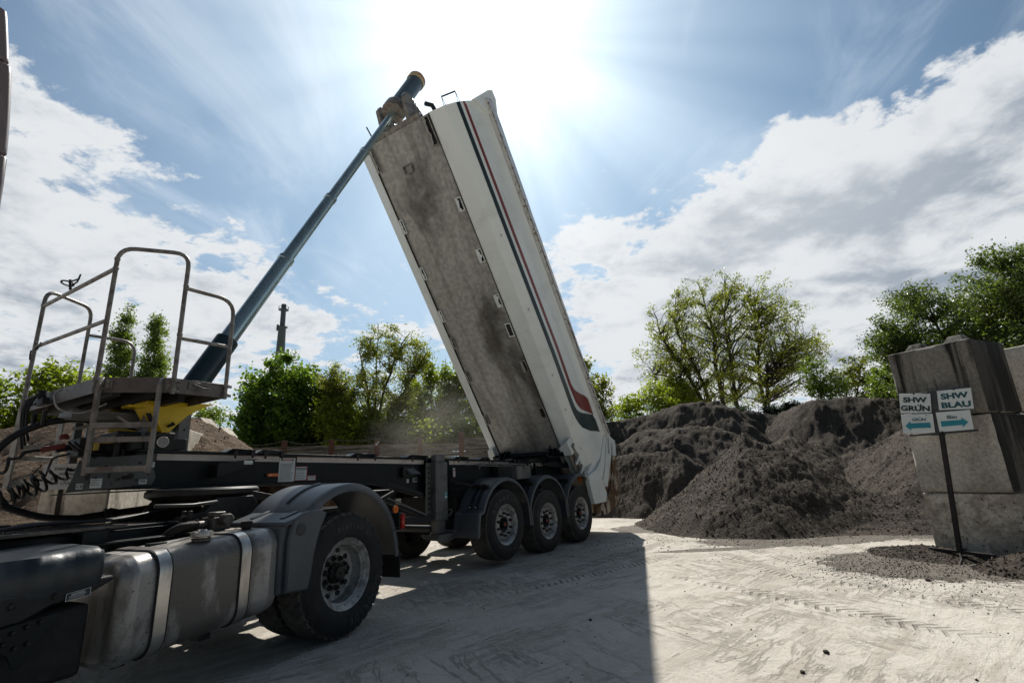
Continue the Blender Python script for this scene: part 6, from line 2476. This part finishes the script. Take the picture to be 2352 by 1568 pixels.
w0 = Vector((-4.36, 5.50, 0))
wall_block('concrete_block', w0, 1.62, -.02, 1.42, .6, 'pale stained wall block with a broken left end, seen under the trailer neck')
wall_block('concrete_block', w0 + WD * 1.63, 1.75, -.02, 1.42, .6, 'pale wall block right of the broken one, seen above the coupling plate')
names = ['tall grooved wall block at the near end of the higher wall, beside the grey post', 'second block of the higher wall, right of the grooved one', 'third block of the higher wall', 'fourth block of the higher wall', 'fifth block of the higher wall', 'sixth block of the higher wall, toward the timber fence', 'farthest block of the higher wall, ending at the timber fence']
w1 = Vector((-5.86, 8.85, 0))
for k in range(7):
    wall_block('concrete_block', w1 + WD * (1.42 * k), 1.40, -.02, 2.40 - .02 * k, .6, names[k])
for k, (s, lab) in enumerate(((3.4, 'pale block standing on the higher wall with a chamfered corner'), (5.6, 'smaller pale block standing farther along the higher wall'))):
    p_ = w1 + WD * s + Vector((-1.0, 0, 0))
    mb = MB()
    mb.prism([(-.9, 2.2), (.55, 2.2), (.55, 2.75), (.30, 3.02), (-.9, 3.02)], p_, (1, 0, 0), (0, 0, 1), (0, 1, 0), .5)
    o = fixn(mb.obj('concrete_block', 'wallconc', None, .01))
    o['label'] = lab
    o['category'] = 'concrete block'
    o['group'] = 'concrete wall blocks behind the trailer'
heap('rubble_strip', 'rubble and soil lying along the top of the higher wall', -9.4, -5.7, 8.6, 19.0,
     lambda X, Y: .10 + 2.32 - np.abs((X + 6.12) + (Y - 8.85) * .3365) * 1.2, .07, 'soilbrown', None, 12, .4, 500)

f0, f1 = Vector((-12.2, 18.4, 0)), Vector((2.6, 23.0, 0))
fdv = (f1 - f0).normalized()
fence = empty('timber_fence', f0, math.atan2(fdv.y, fdv.x), 'weathered plank fence between rusty steel beams along the back, below the green trees', 'fence')
L_ = (f1 - f0).length
step = 1.72
nx_ = int(L_ / step)
for k in range(nx_ + 1):
    x = k * step
    top = 2.92 if x < 9.3 else 3.12
    MB().box(x - .10, x + .10, -.06, -.045, 0, top + .08).box(x - .10, x + .10, .06, .075, 0, top + .08).box(x - .012, x + .012, -.045, .06, 0, top + .075).obj('post', 'rustpost', fence)
    if k < nx_:
        q = MB()
        z = 0.0
        rr = random.Random(k)
        while z < top - .2:
            h_2 = min(.19, top - z)
            q.box(x + .10, x + step - .10, -.02 + rr.uniform(-.015, .015), .03, z + .006, z + h_2 - .004 + (rr.uniform(-.05, .0) if z > top - .4 else 0))
            z += .20
        q.obj('plank_panel', 'plank', fence)
q = MB()
for k in range(nx_):
    x = k * step
    top = 3.0 if x < 9.3 else 3.18
    q.tube([(x + step * t, -.08, top - .16 * 4 * t * (1 - t) * (1 if k % 3 else .5)) for t in np.linspace(0, 1, 8)], .014, 6)
rp = q.obj('slack_cable', 'rope', fence)
q = MB()
xk = 4 * step
q.prism([(-.07, -.06), (.04, -.05), (.0, -.02), (.09, .10), (.06, .12), (-.04, .0), (-.06, .05)], (xk, -.066, 2.78), (1, 0, 0), (0, 0, 1), (0, 1, 0), .003)
q.obj('painted_arrow', 'label', fence, smooth=0)

# paper notice on a stick by the wall
nt = empty('notice_board', TW(-5.0, 1.9, 0), R(60), 'white printed notice on a stake behind the trailer neck, left end of the pale wall', 'notice')
q = MB()
cpos = Vector((-4.55, 5.15, 1.40))
nt.location = (-4.62, 5.20, .04)
nt.rotation_euler = (0, 0, R(38))
MB().box(-.16, .16, 0, .006, 1.35, 1.60).obj('notice_sheet', mat('paper_white', (.80, .82, .84), .6, 0, (.76, .78, .80)), nt, .001)
MB().box(-.02, .02, .01, .03, 0, 1.58).obj('stake', 'bark', nt)
q = MB()
for i, l in enumerate(('E060.0 Kj', '......straßeg.', 'Eisendorfer', 'AVV 170504')):
    put_text(q, l, .040, (0, -.0015, 1.55 - .048 * i), (1, 0, 0), (0, 0, 1), bold=.0004)
q.obj('lettering', 'ink', nt, smooth=0)

# chimney far away
chm = empty('chimney', (-60.6, 126.0, 0), 0, 'tall slim greenish chimney far behind the maple trees', 'chimney')
MB().tube([(0, 0, 0), (0, 0, 42.0)], [1.9, .92], 28).obj('shaft', 'chimney', chm)
MB().tube([(0, 0, 42.0), (0, 0, 48.2)], [.66, .62], 24).obj('flue', 'chimtop', chm)
q = MB().lathe([(.60, 0), (1.3, 0), (1.3, .1), (.60, .1)], (0, 0, 46.6), (0, 0, 1), 20, True)
q.lathe([(1.25, .8), (1.3, .8), (1.3, .9), (1.25, .9)], (0, 0, 46.6), (0, 0, 1), 20, True)
for k in range(8):
    a = k * math.pi / 4
    q.beam((1.27 * math.cos(a), 1.27 * math.sin(a), 46.6), (1.27 * math.cos(a), 1.27 * math.sin(a), 47.5), .07, .07)
q.cut()
q.lathe([(.8, 0), (1.35, 0), (1.35, .12), (.8, .12)], (0, 0, 41.8), (0, 0, 1), 20, True)
q.box(-1.4, -1.0, -.3, .3, 41.0, 42.6)
q.obj('gallery', 'chimtop', chm)


# ------------------------------------------------------------------ trees
def tube_np(paths, seg=5):
    V_, F_ = [], []
    o = 0
    for P, rr in paths:
        P = np.asarray(P, float)
        n = len(P)
        T = np.gradient(P, axis=0)
        T /= np.linalg.norm(T, axis=1)[:, None] + 1e-9
        ref = np.array([.31, .95, .05])
        X = np.cross(T, ref)
        X /= np.linalg.norm(X, axis=1)[:, None] + 1e-9
        Y = np.cross(T, X)
        a = np.linspace(0, 2 * np.pi, seg, endpoint=False)
        ring_ = P[:, None, :] + (X[:, None, :] * np.cos(a)[None, :, None] + Y[:, None, :] * np.sin(a)[None, :, None]) * np.asarray(rr)[:, None, None]
        V_.append(ring_.reshape(-1, 3))
        i = np.arange(n - 1)[:, None]
        k = np.arange(seg)[None, :]
        A = i * seg + k + o
        B = i * seg + (k + 1) % seg + o
        F_.append(np.stack([A, B, B + seg, A + seg], 2).reshape(-1, 4))
        o += n * seg
    return np.concatenate(V_), np.concatenate(F_)


def tree(name, label, base, trunks, crown, tips, leaves, lsize, leafm, spread=.32, category='tree', group='trees behind the yard', seed=0, droop=.0, shell=.55, trunk_r=.16, bare=0.0, aspect=1.9, along=.5, base_cut=-99.0):
    """base: foot. trunks: list of polylines relative to base. crown: ellipsoids (x,y,z,rx,ry,rz,weight) relative"""
    rg = np.random.default_rng(seed)
    root = empty(name, base, 0, label, category, group)
    paths = []
    tp = []
    for t in trunks:
        t = np.array(t, float)
        s = np.linspace(0, 1, 12)
        d = np.linspace(0, 1, len(t))
        P = np.stack([np.interp(s, d, t[:, c]) for c in range(3)], 1)
        P[1:] += rg.normal(0, .05, (11, 3)) * np.array([1, 1, .3])
        r_ = trunk_r * (1 - .82 * s)
        paths.append((P, r_))
        tp.append((P, r_))
    w = np.array([c[6] for c in crown], float)
    w /= w.sum()
    ci = rg.choice(len(crown), tips, p=w)
    d = rg.normal(0, 1, (tips, 3))
    d /= np.linalg.norm(d, axis=1)[:, None]
    rad = (shell ** 3 + (1 - shell ** 3) * rg.random(tips)) ** (1 / 3) * (1 + .10 * rg.normal(0, 1, tips))
    C = np.array(crown)[ci]
    tipsP = C[:, :3] + d * rad[:, None] * C[:, 3:6]
    tipsP = tipsP[tipsP[:, 2] > base_cut]
    tips = len(tipsP)
    tw_pts = []
    for T_ in tipsP:
        # nearest trunk, leave it below the tip
        bst = None
        for P, r_ in tp:
            dz = np.abs(P[:, 2] - (T_[2] - .38 * np.linalg.norm((P - T_)[:, :2], axis=1) - .3))
            sc = dz + .35 * np.linalg.norm((P - T_)[:, :2], axis=1)
            sc[0:2] += 3
            k = int(np.argmin(sc))
            if bst is None or sc[k] < bst[0]:
                bst = (sc[k], P[k], r_[k])
        S = bst[1]
        L = np.linalg.norm(T_ - S)
        mid = S * .5 + T_ * .5 + np.array([0, 0, .10 * L]) + rg.normal(0, .07 * L, 3)
        u = np.linspace(0, 1, 8)[:, None]
        P = S * (1 - u) ** 2 + 2 * mid * u * (1 - u) + T_ * u ** 2
        P[1:-1] += rg.normal(0, .018 * L, (6, 3))
        paths.append((P, np.interp(np.linspace(0, 1, 8), [0, 1], [min(bst[2] * .6, .012 + .016 * L), .006])))
        tw_pts.append(P)
    V_, F_ = tube_np(paths, 5)
    link('trunk', np_mesh('trunk', V_, F_), 'bark', root, 0, 60)
    # leaves cluster round the outer part of each twig
    tw = np.array(tw_pts)
    n = leaves
    ti = rg.integers(0, tips, n)
    u = 1 - along * rg.random(n) ** 1.3
    k = np.clip((u * 7).astype(int), 0, 6)
    f = u * 7 - k
    c = tw[ti, k] * (1 - f)[:, None] + tw[ti, k + 1] * f[:, None]
    dens = .35 + .9 * rg.random(tips)
    c = c + rg.normal(0, 1, (n, 3)) * spread * dens[ti][:, None] * np.array([1, 1, .7])
    c[:, 2] -= droop * rg.random(n)
    nrm = rg.normal(0, 1, (n, 3)) + np.array([0, -.2, .6])
    nrm /= np.linalg.norm(nrm, axis=1)[:, None]
    t1 = np.cross(nrm, rg.normal(0, 1, (n, 3)))
    t1[:, 2] -= .5 * (droop > 0)
    t1 -= nrm * (t1 * nrm).sum(1)[:, None]
    t1 /= np.linalg.norm(t1, axis=1)[:, None] + 1e-9
    t2 = np.cross(nrm, t1)
    s = lsize * (.6 + .8 * rg.random(n))[:, None]
    A = c - t1 * s * .5
    B = c + t2 * s * .5 / aspect - nrm * s * .06
    D_ = c + t1 * s * .5
    E_ = c - t2 * s * .5 / aspect - nrm * s * .06
    V_ = np.stack([A, B, D_, E_], 1).reshape(-1, 3)
    F_ = np.arange(4 * n).reshape(-1, 4)
    me = np_mesh('crown', V_, F_)
    link('crown', me, leafm, root, 0, 0)
    return root



def ell(x, y, z, rx, ry, rz, w=1.0):
    return (x, y, z, rx, ry, rz, w)


tree('birch_tree', 'slim birch seen between the handrail posts, the left of the two', (-24.0, 29.5, 0), [[(0, 0, 0), (.2, 0, 6), (-.1, 0, 12.9)]],
     [ell(0, 0, 11.6, .40, .4, 1.4, .7), ell(0, 0, 9.6, .75, .7, 2.0, 1.8), ell(0, 0, 6.8, 1.1, 1.0, 2.6, 2.4)], 170, 13000, .15, M['leaf_mid'], .20, 'birch', seed=1, droop=.25, shell=.3, trunk_r=.09)
tree('birch_tree', 'slim birch seen between the handrail posts, the right and denser of the two', (-22.6, 30.4, 0), [[(0, 0, 0), (.1, 0, 6), (0, 0, 12.4)]],
     [ell(0, 0, 11.1, .45, .4, 1.4, .8), ell(0, 0, 9.2, .95, .8, 1.9, 2), ell(.2, 0, 6.6, 1.5, 1.3, 2.4, 3)], 210, 18000, .15, M['leaf_mid'], .22, 'birch', seed=2, droop=.25, shell=.3, trunk_r=.10)
for i, (x, y, zt, r_, lab) in enumerate(((-14.9, 13.6, 4.75, .95, 'yellow-green bush tree at the very left picture edge'), (-13.7, 14.6, 5.15, .85, 'yellow-green bush tree seen left of the tall handrail'),
                                         (-14.2, 16.2, 5.25, .8, 'yellow-green bush tree seen just behind the left handrail post'), (-15.5, 18.4, 5.0, .65, 'small yellow-green bush tree seen above the platform front'))):
    tree('bush_tree', lab, (x, y, 0), [[(0, 0, 0), (.1, 0, 2), (.2, .1, zt - .6)], [(0, 0, 0), (-.3, 0, 2.2), (-.5, 0, zt - 1.0)]],
         [ell(0, 0, zt - .9, r_, r_, .8, 1), ell(-.2, 0, zt - 1.9, r_ * 1.3, r_, 1.1, 1.3)], 90, 11000, .12, M['leaf_yel'], .24, 'tree', 'bush trees behind the brown heap', seed=10 + i, shell=.5, trunk_r=.06)
tree('bush_tree', 'light loose bush seen right of the yellow bracket', (-16.8, 27.2, 0), [[(0, 0, 0), (0, 0, 3), (.2, 0, 5.6)]],
     [ell(0, 0, 4.6, 1.3, 1.1, 1.4)], 60, 4500, .15, M['leaf_mid'], .25, seed=15, shell=.3, trunk_r=.06)
tree('maple_tree', 'dense dark green maple below the chimney, left of the locust tree', (-11.1, 23.6, 0), [[(0, 0, 0), (.05, 0, 3), (.1, 0, 7.0)], [(0, 0, 0), (-.6, 0, 3), (-1.4, 0, 5.6)], [(0, 0, 0), (.7, 0, 3), (1.2, 0, 5.8)]],
     [ell(0, 0, 5.2, 1.9, 1.8, 2.25, 3), ell(-.9, 0, 3.9, 1.9, 1.5, 1.4, 2), ell(.9, 0, 4.1, 1.6, 1.5, 1.6, 2), ell(0, 0, 2.9, 2.3, 1.5, .9, 1.5)], 300, 52000, .15, M['leaf_dark'], .24, 'maple', seed=21, droop=.15, shell=.45, trunk_r=.11, aspect=1.25)
tree('maple_tree', 'small bright maple at the right shoulder of the dense dark one', (-9.1, 24.3, 0), [[(0, 0, 0), (.05, 0, 3), (.1, 0, 6.3)], [(0, 0, 0), (.5, 0, 2.5), (.8, 0, 4.8)]],
     [ell(0, 0, 5.2, .85, 1, 1.35, 2), ell(.1, 0, 3.7, 1.5, 1.2, 1.3, 2), ell(.2, 0, 2.8, 1.6, 1.0, .8, 1)], 130, 22000, .15, M['leaf_mid'], .22, 'maple', seed=22, droop=.15, shell=.4, trunk_r=.08, aspect=1.25)
tree('locust_tree', 'feathery locust tree with spreading top branches, middle of the green row', (-6.5, 23.2, 0),
     [[(0, 0, 0), (.05, 0, 3), (.0, 0, 5.6), (.1, 0, 8.7)], [(0, 0, 0), (-.6, 0, 3.6), (-1.6, 0, 5.4), (-2.5, 0, 6.6)], [(0, 0, 0), (.6, 0, 3.5), (1.4, 0, 5.6), (2.4, 0, 7.1)], [(0, 0, 0), (.2, 0, 4.5), (.9, 0, 7.2), (1.5, 0, 8.2)], [(0, 0, 0), (-.3, 0, 4.5), (-.7, 0, 6.6), (-.9, 0, 7.7)]],
     [ell(0, 0, 5.2, 2.2, 1.5, 1.7, 3), ell(.2, 0, 7.5, .8, .9, 1.2, .8), ell(1.6, 0, 7.0, 1.0, .8, .9, .8), ell(-1.9, 0, 6.0, 1.0, .9, .7, .8), ell(0, 0, 3.4, 2.6, 1.4, 1.2, 2)], 330, 33000, .125, M['leaf_olive'], .22, 'tree', seed=23, shell=.25, trunk_r=.09, aspect=2.4, along=.6)
tree('bush_tree', 'yellow-green undergrowth tree filling in between the maple and the locust', (-7.9, 22.6, 0), [[(0, 0, 0), (0, 0, 2), (.2, 0, 4.6)], [(0, 0, 0), (.8, 0, 2), (1.4, 0, 4.2)]],
     [ell(0, 0, 3.9, 1.3, 1, 1.3, 1), ell(1.7, 0, 3.3, 1.5, .9, 1.1, 1), ell(3.4, 0, 3.3, 1.2, .9, 1.1, 1)], 150, 19000, .13, M['leaf_yel'], .26, seed=24, shell=.2, trunk_r=.05)
tree('poplar_tree', 'upright many-stemmed poplar left of the raised body', (-4.1, 26.4, 0), [[(0, 0, 0), (-.3, 0, 4), (-.4, 0, 7.9)], [(0, 0, 0), (.3, 0, 4), (.5, 0, 7.6)], [(0, 0, 0), (.8, 0, 4), (1.3, 0, 7.2)], [(0, 0, 0), (-.8, 0, 4), (-1.2, 0, 6.8)]],
     [ell(-.4, 0, 6.4, .32, .5, 1.6, 1), ell(.5, 0, 6.1, .35, .5, 1.5, 1), ell(1.2, 0, 5.7, .35, .5, 1.5, 1), ell(-1.2, 0, 5.4, .45, .5, 1.3, 1), ell(0, 0, 4.2, 1.9, 1.1, 1.6, 3)], 240, 25000, .14, M['leaf_yel'], .22, 'poplar', seed=25, droop=.2, shell=.3, trunk_r=.06)
tree('poplar_tree', 'lower yellow-green poplar touching the raised body on its left', (-1.9, 25.9, 0), [[(0, 0, 0), (-.1, 0, 4), (-.3, 0, 6.8)], [(0, 0, 0), (.4, 0, 3.6), (.7, 0, 6.0)]],
     [ell(-.3, 0, 5.6, .5, .6, 1.3, 1), ell(.7, 0, 5.0, .6, .5, 1.2, 1), ell(.4, 0, 3.8, 1.6, 1.1, 1.3, 2)], 160, 18000, .14, M['leaf_yel'], .24, 'poplar', seed=26, droop=.2, shell=.3, trunk_r=.06)
tree('bush_tree', 'dark low thicket just behind the plank fence', (-5.5, 23.9, 0), [[(0, 0, 0), (-2, 0, 2), (-3.4, 0, 3.6)], [(0, 0, 0), (1.5, 0, 2), (2.8, 0, 3.6)], [(0, 0, 0), (5, 0, 2), (6.8, 0, 3.4)]],
     [ell(-3, 0, 3.0, 2, 1, .9, 1), ell(0, 0, 3.1, 2, 1, .9, 1), ell(3, 0, 3.1, 2.4, 1, .9, 1), ell(6.5, 0, 3.1, 1.7, 1, .9, .7)], 130, 12500, .15, M['leaf_mid'], .26, seed=27, shell=.2, trunk_r=.04)
tree('young_tree', 'thin light tree right of the raised body, above the heap crest', (4.1, 26.9, 0), [[(0, 0, 0), (.2, 0, 4), (-.2, 0, 7.3)], [(0, 0, 2.4), (.6, 0, 4.5), (1.0, 0, 6.0)]],
     [ell(-.1, 0, 5.9, .8, .7, 1.4, 1), ell(.8, 0, 5.0, .8, .7, 1.1, 1)], 70, 3900, .15, M['leaf_olive'], .20, seed=30, shell=.4, trunk_r=.05)
for i, (x, y, zt, r_, lab) in enumerate(((7.0, 31.2, 5.9, 1.2, 'bright yellow-green bush left of the big tree, the leftmost and lowest'), (8.9, 31.4, 6.6, 1.5, 'bright yellow-green bush under the left limbs of the big tree'), (11.0, 33.5, 7.4, 1.6, 'yellow-green bush tree merging into the left side of the big tree'))):
    tree('bush_tree', lab, (x, y, 0), [[(0, 0, 0), (0, 0, 3), (.2, 0, zt - .4)], [(0, 0, 0), (.5, 0, 3), (.9, 0, zt - .8)]],
         [ell(0, 0, zt - 1.2, r_, 1, 1.2, 1), ell(.3, 0, zt - 2.6, r_ * 1.3, 1.1, 1.3, 1.4)], 80, 6000, .17, M['leaf_yel'], .26, 'tree', 'bushes left of the big tree', seed=31 + i, shell=.3, trunk_r=.06)
tree('big_tree', 'big many-stemmed tree with a wide airy crown above the dark heaps', (15.6, 35.2, 0),
     [[(-1.6, 0, 3.2), (-3.0, 0, 7.5), (-4.6, .3, 10.5), (-5.0, 0, 12.4)], [(-1.2, 0, 3.2), (-2.2, .4, 7.5), (-3.6, 0, 11), (-3.3, 0, 13.4)], [(-.7, 0, 3.0), (-1.2, -.3, 8), (-1.0, 0, 11), (-1.4, 0, 14.6)],
      [(0, 0, 3.0), (0, 0, 8), (.2, .3, 11.5), (.6, 0, 15.0)], [(1.9, 0, 3.2), (2.0, .2, 7.5), (2.3, 0, 10), (2.0, 0, 13.6)], [(1.9, 0, 3.2), (2.3, 0, 7.2), (4.2, -.3, 9.4), (5.6, 0, 9.8)], [(-1.6, 0, 4.0), (-3.6, 0, 7.0), (-5.6, 0, 8.0)]],
     [ell(0, 0, 9.5, 6.3, 4.2, 5.6, 6), ell(0, 0, 10.4, 4.4, 3.2, 3.6, 1.6), ell(-4.2, 0, 7.4, 2.1, 2.0, 1.7, .7), ell(5.9, 0, 9.2, 1.3, 1.5, 1.1, .5)],
     1000, 46000, .15, M['leaf_olive'], .21, 'tree', seed=40, droop=.30, shell=.60, trunk_r=.17, aspect=2.0, along=.40, base_cut=5.6)
tree('young_tree', 'small open tree just right of the big tree', (15.9, 25.7, 0), [[(0, 0, 3), (-.2, 0, 4.6), (-.5, 0, 6.5)], [(0, 0, 3), (.3, 0, 4.6), (.6, 0, 5.8)]],
     [ell(-.3, 0, 5.6, .9, .8, 1.0, 1), ell(.3, 0, 4.8, 1.1, .8, .8, 1)], 70, 3400, .13, M['leaf_mid'], .17, seed=41, shell=.5, trunk_r=.05)
tree('young_tree', 'crooked open yellow-green tree between the big tree and the block stack', (18.2, 26.5, 0), [[(-.6, 0, 3), (-.1, 0, 4.4), (.3, 0, 5.5), (.6, 0, 6.6)], [(-.6, 0, 3), (-.6, 0, 4.8), (-1.0, 0, 6.2)], [(-.3, 0, 4), (.8, 0, 4.8), (1.3, 0, 5.4)]],
     [ell(.1, 0, 6.0, 1.2, .8, .8, 1), ell(.9, 0, 5.0, .9, .8, .7, 1), ell(-.8, 0, 5.4, .8, .8, .8, .7)], 90, 4600, .13, M['leaf_olive'], .17, seed=42, shell=.5, trunk_r=.06)
tree('bush_tree', 'green bush tree peeping out left of the topmost stack block', (16.9, 22.5, 0), [[(0, 0, 2), (0, 0, 3.6), (.1, 0, 5.2)]],
     [ell(0, 0, 4.6, .9, .8, .9, 1), ell(.5, 0, 3.8, 1.2, .8, .9, 1)], 70, 7500, .13, M['leaf_mid'], .20, seed=43, shell=.2, trunk_r=.05)
tree('willow_tree', 'broad dark green tree behind the concrete block stack', (17.6, 19.6, 0), [[(0, 0, 0), (.1, 0, 4), (-.5, 0, 8.0)], [(0, 0, 1), (1.2, 0, 4), (2.2, 0, 7.4)], [(0, 0, 1), (-1.0, 0, 4), (-2.0, 0, 6.4)]],
     [ell(-.6, 0, 6.4, 2.5, 2.0, 2.0, 3), ell(-2.2, 0, 5.6, 1.2, 1.2, 1.1, 1), ell(1.6, 0, 6.0, 1.8, 1.8, 1.9, 2), ell(0, 0, 4.4, 2.6, 2.0, 1.3, 1.6)], 330, 52000, .105, M['leaf_willow'], .22, 'tree', seed=44, droop=.2, shell=.35, trunk_r=.13)
tree('willow_tree', 'dark tree cut by the right picture edge, behind the second block stack', (17.6, 16.6, 0), [[(0, 0, 0), (.1, 0, 4), (-.3, 0, 8.2)], [(0, 0, 1), (1.2, 0, 4), (2.0, 0, 7.4)]],
     [ell(0, 0, 6.6, 1.7, 1.6, 1.9, 3), ell(0, 0, 4.6, 2.2, 1.8, 1.4, 2)], 240, 36000, .105, M['leaf_willow'], .22, 'tree', seed=45, droop=.2, shell=.3, trunk_r=.12)
tree('ivy_hedge', 'low dark ivy hedge on the bank crest under the right side of the big tree', (13.1, 25.6, 0), [[(-2.4, 0, 3.2), (0, 0, 3.6), (2.4, 0, 3.8)]],
     [ell(-1.4, 0, 3.75, 1.2, .5, .45, 1), ell(1.0, 0, 3.85, 1.5, .5, .45, 1)], 80, 7500, .11, M['leaf_blue'], .13, 'hedge', None, seed=46, shell=.2, trunk_r=.03)

# drifting dust behind the chassis, thrown up by the tipping load
import bmesh
bm = bmesh.new()
bmesh.ops.create_icosphere(bm, subdivisions=3, radius=1.0)
me = bpy.data.meshes.new('dust_cloud')
bm.to_mesh(me)
bm.free()
dm_ = bpy.data.materials.new('drifting_dust')
dm_.use_nodes = True
dm_.node_tree.nodes.clear()
N = NB(dm_.node_tree)
tcn = N.n('ShaderNodeTexCoord')
vl = dm_.node_tree.nodes.new('ShaderNodeVectorMath')
vl.operation = 'LENGTH'
N.set(vl.inputs[0], tcn.outputs['Object'])
fall = N.ramp(vl.outputs['Value'], .15, .98, 1.0, 0.0)
nz = N.ramp(N.noise(tcn.outputs['Object'], 1.7, 3, .55), .35, .70)
pv = N.n('ShaderNodeVolumePrincipled')
pv.inputs['Color'].default_value = (.85, .80, .72, 1)
pv.inputs['Anisotropy'].default_value = .35
N.set(pv.inputs['Density'], N.math('MULTIPLY', N.math('MULTIPLY', fall, nz), .085))
out = N.n('ShaderNodeOutputMaterial')
N.set(out.inputs['Volume'], pv.outputs[0])
me.materials.append(dm_)
dust = bpy.data.objects.new('dust_cloud', me)
COL.objects.link(dust)
dust.location = (-2.6, 15.6, 2.9)
dust.scale = (2.6, 2.0, 1.9)
dust['kind'] = 'stuff'
dust['label'] = 'faint pale dust hanging in front of the trees behind the chassis'
dust['category'] = 'dust'
